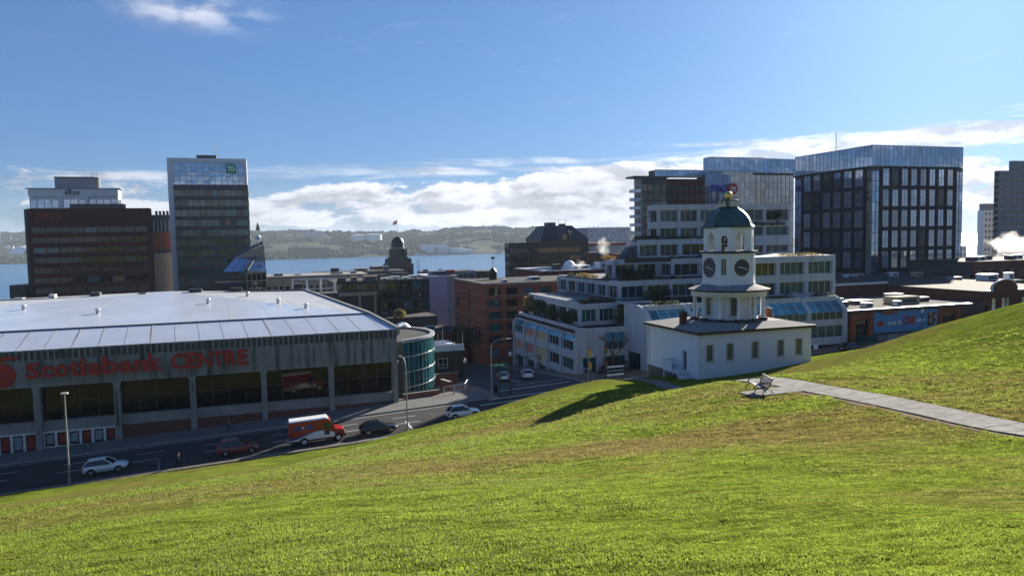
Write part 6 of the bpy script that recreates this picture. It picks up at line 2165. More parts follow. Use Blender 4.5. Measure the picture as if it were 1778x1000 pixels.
# --- red brick corner building
def red_brick():
    th = thing('red_brick_building', 'red brick corner building with pale string courses and a tall arched stair window', 'building', (54, 163, 34))
    x0, x1, y0, y1, zb, zt = 44.0, 72.0, 150.0, 176.0, 28.0, 52.5
    tower_core(th, x0, x1, y0, y1, zb, zt - .25, 'brick_dark', .4, 'roof_membrane')
    fl = [(36.6, 38.5)] + [(39.75 + 2.55 * i, 41.35 + 2.55 * i) for i in range(5)]
    bays = [(.9, 3.7), (4.9, 7.5), (8.7, 11.2), (12.6, 15.4), (16.8, 19.6), (21, 23.8), (25, 27.4)]
    facade(th, (x0, y0), (x1, y0), zb, zt, bays, fl, 'brick', 'glass_green', 'frame_dark', .3, nx=3, alt=['glass_window', 'glass_hotel', 'glass_dark'], prob=.4)
    facade(th, (x0, y1), (x0, y0), zb, zt, [(2.0, 4.2)], [(34, 36), (46, 48)], 'brick', 'glass_dark', 'frame_dark', .3, nx=2)
    # arched stair window on the side wall
    yc, r = 162.3, .95
    pts = [(yc + r, 36.0), (yc + r, 50.2)] + [(yc + r * math.cos(t), 50.2 + r * 1.3 * math.sin(t)) for t in [PI * i / 10 for i in range(1, 10)]] + [(yc - r, 50.2), (yc - r, 36.0)]
    b = MB()
    b.extr(pts, 'x', x0 - .03, x0 - .01, 0)
    w = b.build('arched_window', 'glass_dark', th)
    b = MB()
    for p, q in zip(pts[:-1], pts[1:]):
        b.tube((x0 - .05, p[0], p[1]), (x0 - .05, q[0], q[1]), .13, n=4)
    b.build('arch_surround', 'brick_joint', w)
    for z in (39.1, 42.2, 44.75, 47.3, 49.85):
        MB().box(x0 - .04, y0 - .05, z, x1, y0 - .002, z + .14).build('string_course', 'brick_joint', th)
        MB().box(x0 - .05, y0, z + .002, x0 - .002, yc - r - .1, z + .14).build('string_course', 'brick_joint', th)
        MB().box(x0 - .05, yc + r + .1, z + .002, x0 - .002, y1, z + .14).build('string_course', 'brick_joint', th)
    b = MB()
    b.box(x0 - .12, y0 - .12, zt - .25, x1, y0 + .35, zt + .12).box(x0 - .12, y0 + .35, zt - .25, x0 + .35, y1, zt + .12)
    b.build('parapet_cap', 'concrete', th)
    s = MB().box(x0 - 1.2, 153.4, 39.2, x0 - .95, 155.6, 42.8).build('hanging_sign', 'navy_sign', th)
    MB().box(x0 - 1.0, 154.3, 42.8, x0, 154.5, 42.95).build('sign_bracket', 'black_iron', s)
    MB().box(x0 - 1.23, 154.0, 41.4, x0 - 1.205, 155.0, 42.3).build('sign_mark', 'grey_panel', s)
    units(th, [(50, 156, 1.2, 1, .6, 'light_panel'), (58, 160, 2.5, 2, .8, 'light_panel'), (64, 157, 1.4, 1.4, .7, 'grey_panel')], zt - .2)
red_brick()
th = thing('roof_cupola', 'small black domed roof cupola with a weather vane on the red brick building', 'cupola', (51.5, 168, 52.3))
MB().lathe([(.95, 52.3), (.95, 53.6), (1.05, 53.7), (.95, 54.2), (.6, 54.8), (.15, 55.2)], 12, (51.5, 168)).build('dome', 'black_panel', th)
MB().tube((51.5, 168, 55.1), (51.5, 168, 57.6), .05, n=5).build('vane_rod', 'black_iron', th)
MB().box(51.1, 167.97, 57.2, 52.0, 168.03, 57.7).build('vane', 'black_iron', th)

# --- black office with mansard crown
def black_mansard():
    th = thing('black_mansard_office', 'black office block with rows of amber lit windows and a steep mansard crown', 'building', (118, 315, 15))
    y0 = 300.0
    tower_core(th, 99.4, 132.7, y0, 306, 12, 60.0, 'black_panel', .5)
    part(th, 'rear_block', 'black_panel', 114, 306.02, 12, 138, 325, 59.9)
    fl = [(44.6, 46.4), (48.3, 50.3), (52.0, 54.0), (55.6, 57.6)]
    rgx = random.Random(3)
    L = 33.3
    u, n = (1.0, 0.0), (0.0, -1.0)
    nb = 28
    bays = even(L, nb, .38, .5)
    facade(th, (99.4, y0), (132.7, y0), 12, 60.1, [], [], 'black_panel', 'glass_dark', None, .4)
    for fi, (q0, q1) in enumerate(fl):
        for k, (a0, a1) in enumerate(bays):
            g = 'glass_dark'
            if fi == 3 and k >= 11: g = 'glass_amber_lit'
            elif fi == 2 and k >= 24: g = 'glass_amber_lit'
            elif fi == 1 and 11 <= k <= 17: g = 'glass_amber_lit'
            elif fi == 0 and k in (3, 4, 5, 6, 7, 10, 11): g = 'glass_hotel'
            elif rgx.random() < .06: g = 'glass_window'
            put('window', window_mesh(a1 - a0, q1 - q0, 1, 1, g, None), th, (99.4 + a0, y0 - .015, q0))
    for i in range(nb + 1):
        a = (bays[i - 1][1] + bays[i][0]) / 2 if 0 < i < nb else (bays[0][0] / 2 if i == 0 else L - .2)
        part(th, 'fin', 'charcoal', 99.4 + a - .09, y0 - .25, 12, 99.4 + a + .09, y0 - .001, 59.2)
    facade(th, (99.4, 306), (99.4, y0), 12, 60.1, even(6, 3, .5, .5), fl, 'black_panel', 'glass_dark', 'frame_dark', .3, nx=1)
    part(th, 'annex', 'black_panel', 132.75, 301, 12, 144.4, 326, 55.0)
    for i in range(9):
        put('window', window_mesh(.8, 1.9, 1, 1, 'glass_dark', 'frame_dark'), th, (133.6 + 1.18 * i, 300.98, 51.2))
    # mansard
    part(th, 'crown_wall', 'black_panel', 115.6, 304, 59.9, 138.2, 324, 60.9)
    part(th, 'crown_support', 'black_panel', 132.75, 304, 12, 138.2, 324, 59.9)
    b = MB()
    lo = [(115.2, 303.6), (138.6, 303.6), (138.6, 324.4), (115.2, 324.4)]
    hi = [(119.6, 309), (132.4, 309), (132.4, 319), (119.6, 319)]
    b.hexa([(x, y, 60.92) for x, y in lo], [(x, y, 67.3) for x, y in hi])
    c = b.build('mansard_roof', 'grey_panel' if False else 'charcoal', th)
    MB().add([(115.2, 303.5, 61.0), (123.9, 303.5, 61.0), (125.4, 308.9, 67.3), (119.6, 308.9, 67.3)], [(0, 1, 2, 3)]).build('roof_glazing', 'glass_dark', th)
    part(th, 'roof_hatch', 'charcoal', 121.4, 311, 67.3, 125.4, 315, 68.8)
    part(th, 'roof_hatch', 'charcoal', 128.0, 311, 67.3, 130.2, 314, 68.2)
    for x in (127.2, 130.6):
        MB().tube((x, 312, 67.3), (x, 312, 70.4), .09, n=5).build('antenna', 'steel_pole', th)
    # round emblem on the right-hand slope
    b = MB()
    for i in range(24):
        t0, t1 = 2 * PI * i / 24, 2 * PI * (i + 1) / 24
        q = lambda t, r: (130.4 + r * math.cos(t), 303.2 + (64.2 + r * math.sin(t) - 60.92) * .86, 64.2 + r * math.sin(t))
        b.add([q(t0, 1.9), q(t1, 1.9), q(t1, 2.25), q(t0, 2.25)], [(0, 1, 2, 3)])
    e = b.build('emblem_ring', 'black_panel', th)
    q = lambda x, z: (130.4 + x, 303.0 + (64.2 + z - 60.92) * .86, 64.2 + z)
    MB().add([q(-.9, -1.1), q(-.2, -.9), q(.1, -.1), q(1.2, .3), q(.3, .7), q(-.5, 1.3), q(-.9, .5)], [(0, 1, 2, 3, 4, 5, 6)]).build('emblem_bird', 'far_tan', e)
    put('window', window_mesh(2.2, 2.4, 2, 1, 'glass_amber_lit', 'frame_dark'), th, (125.4, 303.4, 60.9))
    put('window', window_mesh(.6, 2.2, 1, 1, 'glass_amber_lit', 'frame_dark'), th, (129.0, 303.4, 60.9))
black_mansard()
th = thing('finned_white_block', 'pale block with close vertical fins and a rusty roof edge', 'building', (158, 330, 15))
part(th, 'body', 'grey_panel', 148.0, 322.4, 12, 166.0, 340, 57.8)
for i in range(15):
    part(th, 'fin', 'white_sign', 148.2 + 1.2 * i, 322.0, 40, 148.6 + 1.2 * i, 322.4, 57.5)
part(th, 'roof_edge', 'brick', 147.7, 321.8, 57.8, 166.3, 340, 58.9)
th = thing('scaffolded_block', 'pale grey building wrapped in scaffold behind the finned block', 'building', (176, 380, 15))
facade(th, (168, 370), (194, 370), 15, 67.0, even(26, 9, 1.0, .8), [(52 + 3.1 * i, 54 + 3.1 * i) for i in range(5)], 'light_panel', 'glass_hotel', 'frame_light', .3, nx=2)
tower_core(th, 168, 194, 370, 392, 15, 66.9, 'grey_panel', .4)
for i in range(10):
    MB().tube((168 + 2.85 * i, 368.6, 30), (168 + 2.85 * i, 368.6, 68), .10, n=4).build('scaffold_pole', 'steel_pole', th)
for i in range(7):
    MB().tube((167.5, 368.6, 47.5 + 3.1 * i), (194.4, 368.6, 47.5 + 3.1 * i), .08, n=4).build('scaffold_rail', 'steel_pole', th)
th = thing('plant_roof_building', 'white roof plant and curved vents on a low roof behind the terraces', 'building', (92, 190, 25))
part(th, 'wall', 'brick_dark', 70, 182, 25, 96, 206, 53.0)
part(th, 'roof', 'grey_panel', 69.8, 181.8, 53.0, 96.2, 206, 53.3)
units(th, [(80, 186, 5, 3, 1.0, 'white_sign'), (74, 185, 2, 2, 1.5, 'charcoal'), (88, 186, 5, 4, 1.6, 'light_panel')], 53.3)
MB().lathe([(1.6, 53.3), (1.6, 54.4), (1.2, 55.2), (.4, 55.6), (.05, 55.7)], 14, (79.2, 187)).build('vent_dome', 'white_sign', th)
part(th, 'stair_tower', 'brick', 92.0, 183, 25, 96.0, 189, 57.2)

# --- glass bank block with the blue letters, balcony block, window-grid hotel
def blue_glass():
    th = thing('blue_glass_office', 'reflective blue glass office with a bank sign and red roundel', 'building', (178, 252, 20))
    y0 = 240.0
    part(th, 'core', 'charcoal', 157.2, y0 + .3, 18, 178.7, 246, 84.2)
    part(th, 'core', 'charcoal', 178.72, y0 + 1.5, 18, 197.8, 246, 84.2)
    facade(th, (157.0, y0), (178.8, y0), 50, 84.4, even(21.8, 10, .10, .05), [(52.0 + 2.7 * i, 54.6 + 2.7 * i) for i in range(12)], 'frame_light', 'glass_blue', None, .12, wname='glass_pane')
    facade(th, (178.8, y0 + 1.2), (197.9, y0 + 1.2), 50, 85.2, even(19.1, 10, .10, .05), [(52.0 + 2.7 * i, 54.6 + 2.7 * i) for i in range(12)], 'frame_dark', 'glass_blue', None, .12, wname='glass_pane', alt=['glass_hotel'], prob=.2)
    part(th, 'core', 'charcoal', 162.4, y0 + 5, 84, 186.4, 249, 90.2)
    part(th, 'core', 'charcoal', 186.42, y0 + 7, 84, 205, 249, 90.2)
    facade(th, (162.2, y0 + 4.7), (186.5, y0 + 4.7), 84.4, 91.4, even(24.3, 11, .10, .05), [(84.6, 87.9), (88.0, 91.0)], 'frame_light', 'glass_blue', None, .12, wname='glass_pane')
    facade(th, (186.5, y0 + 4.7), (206, y0 + 6.5), 84.4, 91.2, even(19.5, 9, .10, .05), [(84.6, 87.9), (88.0, 90.9)], 'frame_light', 'glass_blue', None, .12, wname='glass_pane')
    facade(th, (162.2, 249.2), (162.2, y0 + 4.7), 84.4, 91.4, even(4.5, 2, .10, .05), [(84.6, 87.9), (88.0, 91.0)], 'frame_light', 'glass_blue', None, .12, wname='glass_pane')
    x = 159.7
    for ch, w in (('B', 1.9), ('M', 2.3), ('O', 2.2)):
        text_part('sign_letter', ch, (x, y0 - .25, 77.7), 3, 'blue_sign', th, .12, .04, 0, w, 0, 1, 2.6)
        x += w + .3
    b = MB()
    b.extr([(169.0 + 2.05 * math.cos(2 * PI * i / 28), 79.0 + 2.05 * math.sin(2 * PI * i / 28)) for i in range(28)], 'y', y0 - .4, y0 - .05)
    r = b.build('sign_roundel', 'red_sign', th)
    text_part('roundel_mark', 'M', (168.05, y0 - .43, 78.5), 2, 'white_sign', r, .01, .03, 0, 1.9, 0, 1, 1.3)
    part(th, 'roundel_bar', 'white_sign', 168.0, y0 - .43, 77.95, 170.0, y0 - .41, 78.25)
blue_glass()
def balcony_block():
    th = thing('balcony_apartment_block', 'dark apartment block with stacked white balconies at its corner', 'building', (142, 252, 20))
    y0 = 240.0
    part(th, 'core', 'charcoal', 131.0, y0 + .4, 18, 160, 245.5, 82.6)
    fl = [(50.6 + 3.05 * i, 52.7 + 3.05 * i) for i in range(10)]
    facade(th, (130.4, y0), (140.8, y0), 40, 82.8, even(10.4, 4, .15, .1), [(50.3 + 3.05 * i, 53.1 + 3.05 * i) for i in range(10)], 'charcoal', 'glass_dark', 'frame_dark', .12, nx=1, wname='glass_pane')
    facade(th, (140.8, y0 + .2), (160, y0 + .2), 40, 82.4, even(19.2, 8, .9, .6), fl, 'brick_brown', 'glass_hotel', 'frame_light', .3, nx=2, alt=['glass_dark', 'glass_window'], prob=.4)
    facade(th, (130.4, 245.6), (130.4, y0), 40, 82.8, even(5.6, 2, .3, .2), fl, 'grey_panel', 'glass_green', 'frame_light', .3, nx=2)
    part(th, 'roof_slab', 'charcoal', 127.2, y0 - .6, 82.82, 141.4, 246, 83.5)
    part(th, 'penthouse', 'charcoal', 137.2, y0 + 2.3, 83.5, 165, 247, 85.9)
    facade(th, (137, y0 + 2), (166, y0 + 2), 83.5, 86.1, even(29, 12, .1, .1), [(83.7, 85.8)], 'frame_light', 'glass_blue', None, .12, wname='glass_pane')
    for i in range(10):
        z = 50.2 + 3.05 * i
        s = part(th, 'balcony', 'white_sign', 127.6, y0 + .3, z, 130.35, y0 + 4, z + .18)
        MB().box(127.6, y0 + .25, z + .18, 130.35, y0 + .3, z + 1.1).build('balustrade', 'glass_hotel', s)
        MB().box(127.55, y0 + .3, z + .18, 127.6, y0 + 4, z + 1.1).build('balustrade', 'glass_hotel', s)
balcony_block()
def hotel():
    th = thing('window_grid_hotel', 'large hotel block with a dark brick grid of tall windows under a glass crown', 'building', (200, 200, 30))
    x0, x1, y0, y1 = 181.4, 219.0, 185.0, 220.5
    part(th, 'core', 'charcoal', x0 + .5, y0 + .5, 30, x1 - .4, y1, 88.0)
    rows = [(50.2 + 6.5 * i, 55.6 + 6.5 * i) for i in range(5)]
    cols = even(31.5, 8, .78, .9)
    facade(th, (184.6, y0 - .35), (216.1, y0 - .35), 48.6, 82.3, cols, rows, 'hotel_brick', 'glass_hotel', 'frame_dark', .45, nx=2, ft=.09, splits=(.48,), alt=['glass_window', 'glass_hotel', 'glass_blue'], prob=.4)
    facade(th, (x0 - .35, 217.0), (x0 - .35, 187.6), 48.6, 82.3, even(29.4, 6, .9, .9), rows, 'hotel_brick', 'glass_hotel', 'frame_dark', .45, nx=2, ft=.09, splits=(.48,), alt=['glass_window', 'glass_blue'], prob=.4)
    pr = [(42.0 + 3.25 * i, 45.1 + 3.25 * i) for i in range(12)]
    facade(th, (x0, y0), (184.55, y0), 38, 82.2, even(3.15, 2, .1, .05), pr, 'frame_dark', 'glass_blue', None, .12, wname='glass_pane')
    facade(th, (216.15, y0), (x1, y0), 38, 82.2, even(2.85, 2, .1, .05), pr, 'frame_dark', 'glass_blue', None, .12, wname='glass_pane')
    facade(th, (x0, 187.5), (x0, y0), 38, 82.2, even(2.5, 2, .1, .05), pr, 'frame_dark', 'glass_tower', None, .12, wname='glass_pane')
    facade(th, (x0, y1), (x0, 217.05), 38, 82.2, even(3.45, 2, .1, .05), pr, 'frame_dark', 'glass_blue', None, .12, wname='glass_pane')
    for (P, Q, n) in (((x0, y0), (x1, y0), 22), ((x0, y1), (x0, y0), 20)):
        facade(th, P, Q, 82.35, 88.9, even(dist2(P, Q), n, .10, .05), [(82.5, 85.4), (85.5, 88.6)], 'frame_light', 'glass_blue', None, .12, wname='glass_pane')
    part(th, 'roof', 'roof_gravel', x0 + .2, y0 + .2, 88.0, x1 - .2, y1, 88.5)
    MB().tube((193.6, 214, 88), (193.6, 214, 97), .12, n=5).build('mast', 'steel_pole', th)
    # podium
    part(th, 'podium', 'charcoal', 150, 176, 25, 222, 184.4, 48.4)
    for i in range(24):
        part(th, 'podium_fin', 'shop_orange' if i % 5 == 0 else 'frame_dark', 151 + 2.9 * i, 175.4, 34, 151.5 + 2.9 * i, 175.98, 47.6)
    part(th, 'podium_roof', 'roof_membrane', 149.6, 175.2, 48.4, 222.4, 184.4, 48.7)
hotel()
def grey_slab(name, label, x0, x1, y0, y1, zb, zt, cols, rows, wall, gm):
    th = thing(name, label, 'building', ((x0 + x1) / 2, (y0 + y1) / 2, zb))
    tower_core(th, x0, x1, y0, y1, zb, zt - .1, 'charcoal', .5, wall)
    P = even(x1 - x0, cols, 1.4, 1.2)
    fl = [(zt - 2.8 - 3.4 * i, zt - 1.2 - 3.4 * i) for i in range(rows)][::-1]
    facade(th, (x0, y0), (x1, y0), zb, zt, P, fl, wall, gm, 'frame_light', .3, nx=2)
    facade(th, (x0, y1), (x0, y0), zb, zt, even(y1 - y0, max(2, cols // 2), 1.4, 1.2), fl, wall, gm, 'frame_light', .3, nx=2)
    return th
t = grey_slab('grey_slab_tower', 'tall plain grey apartment slab beyond the bright water', 381.5, 425, 300, 303, 15, 93.5, 9, 16, 'slab_grey', 'glass_window')
part(t, 'upper_step', 'slab_grey', 392, 300.4, 93.5, 425, 302.8, 99.0)
t = grey_slab('white_apartment_block', 'small white apartment block beside the grey slab tower', 393.0, 408, 318, 322, 15, 72.6, 5, 9, 'white_sign', 'glass_dark')
part(t, 'crown', 'grey_panel', 394, 319, 72.6, 408, 321.8, 76.5)
t = grey_slab('white_apartment_block', 'low white waterfront block in front of the bright water', 384.0, 395, 330, 334, 10, 52.5, 4, 5, 'white_sign', 'glass_dark')

# --- shops with the blue banner, brick hall and roofs on the right
def shops():
    th = thing('shop_row', 'low navy shop building with orange pilasters and a long blue banner', 'building', (108, 106, 41))
    y0 = 101.2
    zb = zs(108) - 1
    part(th, 'core', 'charcoal', 94.6, y0 + .6, zb, 126.0, 124, 48.2)
    part(th, 'fascia', 'navy_sign', 94.3, y0 - .3, 48.0, 126.2, y0 + .6, 48.55)
    part(th, 'roof', 'roof_gravel', 94.3, y0 + .6, 48.2, 126.2, 124, 48.5)
    for i, (xa, xb) in enumerate(((95.0, 96.0), (98.9, 99.7), (114.6, 115.5), (118.9, 119.7))):
        part(th, 'pilaster', 'shop_orange', xa, y0 - .2, zb, xb, y0 + .6, 47.98)
    for (xa, xb) in ((96.05, 98.85), (115.55, 118.85), (119.75, 125.8)):
        put('window', window_mesh(xb - xa, 2.6, 3, 1, 'glass_dark', 'frame_dark'), th, (xa, y0 + .3, 44.2))
        part(th, 'lintel', 'shop_orange' if xa < 119 else 'navy_sign', xa, y0, 46.85, xb, y0 + .6, 47.98)
    for i in range(11):
        xa = 95.0 + 2.85 * i
        put('window', window_mesh(2.5, 2.2, 2, 1, 'glass_dark', 'frame_dark'), th, (xa, y0 + .5, 40.6 + .05 * i))
    part(th, 'deck', 'charcoal', 94.4, y0 - 1.9, 42.9, 126.0, y0 + .6, 43.15)
    for i in range(14):
        MB().box(94.5 + 2.25 * i + .03, y0 - 1.85, 43.15, 94.5 + 2.25 * (i + 1) - .03, y0 - 1.81, 44.3).build('balustrade_pane', 'glass_teal' if i < 2 else 'glass_hotel', th)
    bn = part(th, 'banner', 'banner_blue', 99.9, y0 - .12, 44.3, 114.4, y0 - .02, 47.9)
    for body, x, z, h, w, mt, bold in (('MADE TO', 103.0, 45.55, .62, 3.0, 'white_sign', .01), ('Chill', 106.3, 45.5, 1.5, 2.8, 'red_sign', .03), ('OVER ICE', 109.4, 45.75, .55, 2.0, 'white_sign', .01)):
        text_part('banner_text', body, (x, y0 - .16, z), 1.0, mt, bn, .01, bold, .15 if body == 'Chill' else 0, w, 0, 1, h)
    part(th, 'banner_logo', 'red_sign', 100.6, y0 - .15, 45.5, 102.0, y0 - .125, 46.3)
    for i in range(4):
        for j in range(4):
            part(th, 'banner_picture', ('dirt', 'skin', 'charcoal', 'brick')[(i * 3 + j * 2) % 4], 112.0 + .5 * i, y0 - .15, 45.0 + .6 * j, 112.48 + .5 * i, y0 - .125, 45.56 + .6 * j)
    part(th, 'awning', 'brick', 101.6, y0 - .5, 47.6, 104.6, y0 - .02, 48.2)
    units(th, [(97, 107, 3, 2, .9, 'charcoal'), (101, 104, 1.6, 1.4, .8, 'light_panel'), (103.5, 109, 4, 3, .7, 'charcoal'), (110, 106, 5.5, 3, 1.3, 'far_tan'), (118, 108, 2, 2, .8, 'charcoal'), (107.5, 103.5, 1.0, 1.0, .9, 'light_panel'), (99.5, 112, 4, 2, 1.0, 'grey_panel'), (116, 113, 3, 2, 1.2, 'grey_panel')], 48.5)
shops()
def brick_hall():
    th = thing('brick_hall', 'old brown brick hall with a curved gable and paired arched windows', 'building', (142, 120, 43))
    y0, x0, x1 = 101.0, 126.3, 150.0
    facade(th, (x0, y0), (x1, y0), 38, 50.4, [], [], 'brick_dark', 'glass_dark', None, .4)
    part(th, 'side_wall', 'brick_dark', 105.8, 124.2, 38, 126.2, 150, 50.8)
    part(th, 'side_coping', 'light_panel', 105.5, 123.9, 50.8, 126.2, 124.6, 51.2)
    part(th, 'body', 'brick_dark', x0 + .1, y0 + .4, 38, x1, 150, 50.3)
    part(th, 'roof', 'roof_membrane', x0, y0 + .4, 50.3, x1, 150, 50.45)
    prof = [(x0 + 1.2, 50.4)] + [(x0 + 4.4 + 3.2 * -math.cos(t), 50.4 + 2.1 * math.sin(t) ** .8) for t in [PI * i / 12 for i in range(1, 12)]] + [(x0 + 7.6, 50.4)]
    MB().extr(prof, 'y', y0, y0 + .6).build('gable', 'brick_dark', th)
    b = MB()
    for p, q in zip(prof[:-1], prof[1:]):
        b.tube((p[0], y0 + .2, p[1]), (q[0], y0 + .2, q[1]), .16, n=5)
    b.build('gable_coping', 'light_panel', th)
    part(th, 'coping', 'light_panel', x0 - .1, y0 - .15, 50.4, x0 + 1.2, y0 + .6, 50.65)
    part(th, 'coping', 'light_panel', x0 + 7.6, y0 - .15, 50.4, x1, y0 + .6, 50.65)
    for (x, w) in ((x0 + 1.0, .8), (x0 + 3.5, .75), (x0 + 4.55, .75), (x0 + 8.6, .8), (x0 + 10.0, .8), (x0 + 14, .8)):
        pts = [(x, 47.0), (x, 48.8)] + [(x + w / 2 - w / 2 * math.cos(t), 48.8 + w / 2 * math.sin(t)) for t in [PI * i / 6 for i in range(1, 6)]] + [(x + w, 48.8), (x + w, 47.0)]
        f = MB().extr(pts[::-1], 'y', y0 - .03, y0 - .005).build('window', 'glass_hotel', th)
        MB().box(x - .12, y0 - .14, 46.84, x + w + .12, y0 - .002, 47.0).build('sill', 'concrete', f)
brick_hall()
for i, (x0, x1, y0, y1, zt, mt, lab) in enumerate(((182, 240, 150, 172, 53.2, 'brick_dark', 'long dark brick block with roof fans in front of the bright water'),
                                                  (136, 181, 150, 172, 49.6, 'charcoal', 'dark low roof with scattered plant below the hotel'),
                                                  (128, 150, 126, 146, 48.6, 'grey_panel', 'low grey roof behind the blue banner shops'))):
    th = thing('low_building', lab, 'building', ((x0 + x1) / 2, y0 + 5, 35))
    facade(th, (x0, y0), (x1, y0), 30, zt, even(x1 - x0, int((x1 - x0) / 4), 1.6), [(zt - 4.4, zt - 2.2)], mt, 'glass_dark', 'frame_dark', .3, nx=2)
    tower_core(th, x0, x1, y0, y1, 30, zt - .1, 'charcoal', .35, 'roof_membrane')
    units(th, [(x0 + 3 + 5.3 * j, y0 + 3 + (j * 37 % 5), 2.2, 2, 1.2, ('charcoal', 'light_panel', 'far_tan')[j % 3]) for j in range(int((x1 - x0) / 6))], zt)
th = thing('low_building', 'dark roofed shed with a pale box on top beside the hotel podium', 'building', (186, 140, 35))
part(th, 'wall', 'charcoal', 158, 136, 30, 182, 148, 48.8)
part(th, 'roof', 'roof_membrane', 157.8, 135.8, 48.8, 182.2, 148, 49.0)
units(th, [(172, 138, 4, 3, 1.6, 'light_panel'), (162, 139, 3, 2, 1.2, 'grey_panel'), (179, 137.5, 1.6, 1.6, 1.8, 'white_sign')], 49.0)

# --- roofs between the arena and the side street
for i, (x0, x1, y0, y1, zt, mt, lab) in enumerate(((24.5, 43.0, 160, 176, 41.2, 'brick_dark', 'low brick building with a flat roof left of the red brick corner'),
                                                  (12, 40, 178, 188, 43.4, 'charcoal', 'flat grey roof in front of the black glazed block'),
                                                  (-10, 12, 160, 176, 46.5, 'charcoal', 'dark flat building hidden behind the arena roof'))):
    th = thing('low_building', lab, 'building', ((x0 + x1) / 2, y0 + 5, 32))
    facade(th, (x0, y0), (x1, y0), 28, zt, even(x1 - x0, int((x1 - x0) / 4), 1.6), [(zt - 4.2, zt - 2.4)], mt, 'glass_dark', 'frame_dark', .3, nx=2)
    tower_core(th, x0, x1, y0, y1, 28, zt - .1, 'charcoal', .35, 'roof_gravel')
    units(th, [(x0 + 2 + 4.3 * j, y0 + 3 + (j * 37 % 5), 1.8, 1.6, 1.0, ('charcoal', 'light_panel', 'grey_panel')[j % 3]) for j in range(int((x1 - x0) / 5))], zt)
shrub('street_tree', 'small autumn tree with golden leaves before the black glazed block', (30.4, 176.6, 44.6), (1.7, 1.3, 1.1), 1000, .40, ['leaf_yellow', 'leaf_mid'], 41, cat='tree', wt=(0, 0, 1))
shrub('street_tree', 'dark green tree beside the red brick corner building', (38.6, 149.0, 42.2), (2.6, 2.0, 3.2), 1600, .5, ['leaf_dark', 'leaf_mid'], 42, cat='tree', wt=(0, 1))

# --- across the harbour
def far_box(name, label, px, D, w, d, h, mt, base=None, roofmat='far_grey', group=None, doors=0):
    x, y = pol(px, D)
    t = (D - np.interp(px, [-500, 250, 330, 700, 760, 1000, 1400], [2950, 2900, 2640, 2950, 3060, 3060, 3300])) / 1500
    z = float(far_height(px, t)) + 2 if base is None else base
    th = thing(name, label, 'building', (x, y, z), group)
    part(th, 'wall', mt, x, y, z - 12, x + w, y + d, z + h)
    part(th, 'roof', roofmat, x - 1, y - 1, z + h, x + w + 1, y + d + 1, z + h + 1.2)
    for i in range(doors):
        part(th, 'door', 'far_grey', x + w * (.42 + .1 * i), y - .5, z, x + w * (.62 + .1 * i), y, z + h * .72)
    return th
far_box('shipyard_shed', 'large pale blue-white shipyard shed with a grey door across the water', 736, 3110, 108, 60, 36, 'far_white', 4, 'far_grey', None, 1)
far_box('shipyard_annex', 'lower pale annex beside the large shipyard shed', 783, 3115, 66, 50, 22, 'far_white', 4)
far_box('brick_flats', 'long dark brick block of flats on the far wooded shore', 503, 2950, 120, 25, 26, 'far_brick', 16)
far_box('brick_flats', 'second dark brick block of flats across the water beside a clearing', 548, 2960, 60, 25, 23, 'far_brick', 18)
far_box('hilltop_flats', 'pale grey flats on the skyline of the far hills', 530, 3900, 110, 20, 26, 'far_grey', 92)
rgf = random.Random(12)
CN = dict(far_white='white', far_grey='grey', far_tan='tan', far_brick='dark red')
for i in range(26):
    px, D = rgf.uniform(800, 1075), 3080 + rgf.uniform(0, 160)
    w, h, mt, rf = rgf.uniform(14, 50), rgf.uniform(7, 18), rgf.choice(['far_white', 'far_grey', 'far_tan', 'far_white', 'far_brick']), rgf.choice(['far_grey', 'far_white'])
    lab = '%s %s waterfront shed with a %s roof on the far industrial shore' % ('long' if w > 32 else 'short', CN[mt], CN[rf])
    far_box('waterfront_shed', lab, px, D, w, 20, h, mt, 4, rf, 'sheds along the far industrial shore')
for i in range(46):
    px = rgf.choice([rgf.uniform(5, 45), rgf.uniform(470, 720), rgf.uniform(820, 1080), rgf.uniform(820, 1080)])
    D, w, h, mt, rf = 3200 + rgf.uniform(100, 800), rgf.uniform(12, 22), rgf.uniform(6, 10), rgf.choice(['far_white', 'far_white', 'far_tan', 'far_grey']), rgf.choice(['far_grey', 'far_brick'])
    where = 'behind the dome shelter' if px < 100 else ('between the flats and the storage tanks' if px < 730 else 'above the shipyard sheds')
    far_box('hillside_house', 'tiny %s house, %s roof, on far hillside %s' % (CN[mt], CN[rf], where), px, D, w, 12, h, mt, None, rf, 'houses on the far hillside')
for (px, D, r, h, z, lab) in ((624, 3560, 32, 15, 78, 'white storage tank on the far hillside, the narrower of two'), (651, 3580, 40, 14, 80, 'white storage tank on the far hillside, the wider of two')):
    x, y = pol(px, D)
    th = thing('storage_tank', lab, 'tank', (x, y, z))
    MB().lathe([(r, z - 14), (r, z + h)], 28, (x, y)).build('shell', 'roof_tank', th)
    MB().lathe([(r + .6, z + h), (r * .5, z + h + 2.4), (.1, z + h + 3)], 28, (x, y)).build('tank_roof', 'far_white', th)
x, y = pol(48, 3300)
th = thing('dome_shelter', 'pale inflated dome partly hidden behind the brown block', 'dome', (x, y, 40))
MB().lathe([(62, 36), (60, 46), (50, 58), (34, 67), (14, 72), (.1, 73)], 28, (x, y)).build('membrane', 'far_white', th)
MB().lathe([(63, 28), (63, 37)], 28, (x, y)).build('ring_beam', 'far_grey', th)
x, y = pol(5, 3500)
th = thing('radio_mast', 'thin radio mast on the far hill skyline', 'mast', (x, y, 150))
MB().tube((x, y, 110), (x, y, 207), 1.4, 1.0, 6).build('shaft', 'far_grey', th)
MB().lathe([(3.2, 204), (3.2, 208)], 8, (x, y)).build('top_drum', 'far_white', th)
x, y = pol(727, 2960)
th = thing('moored_ship', 'small pale ship moored near the shipyard shed', 'ship', (x, y, 0))
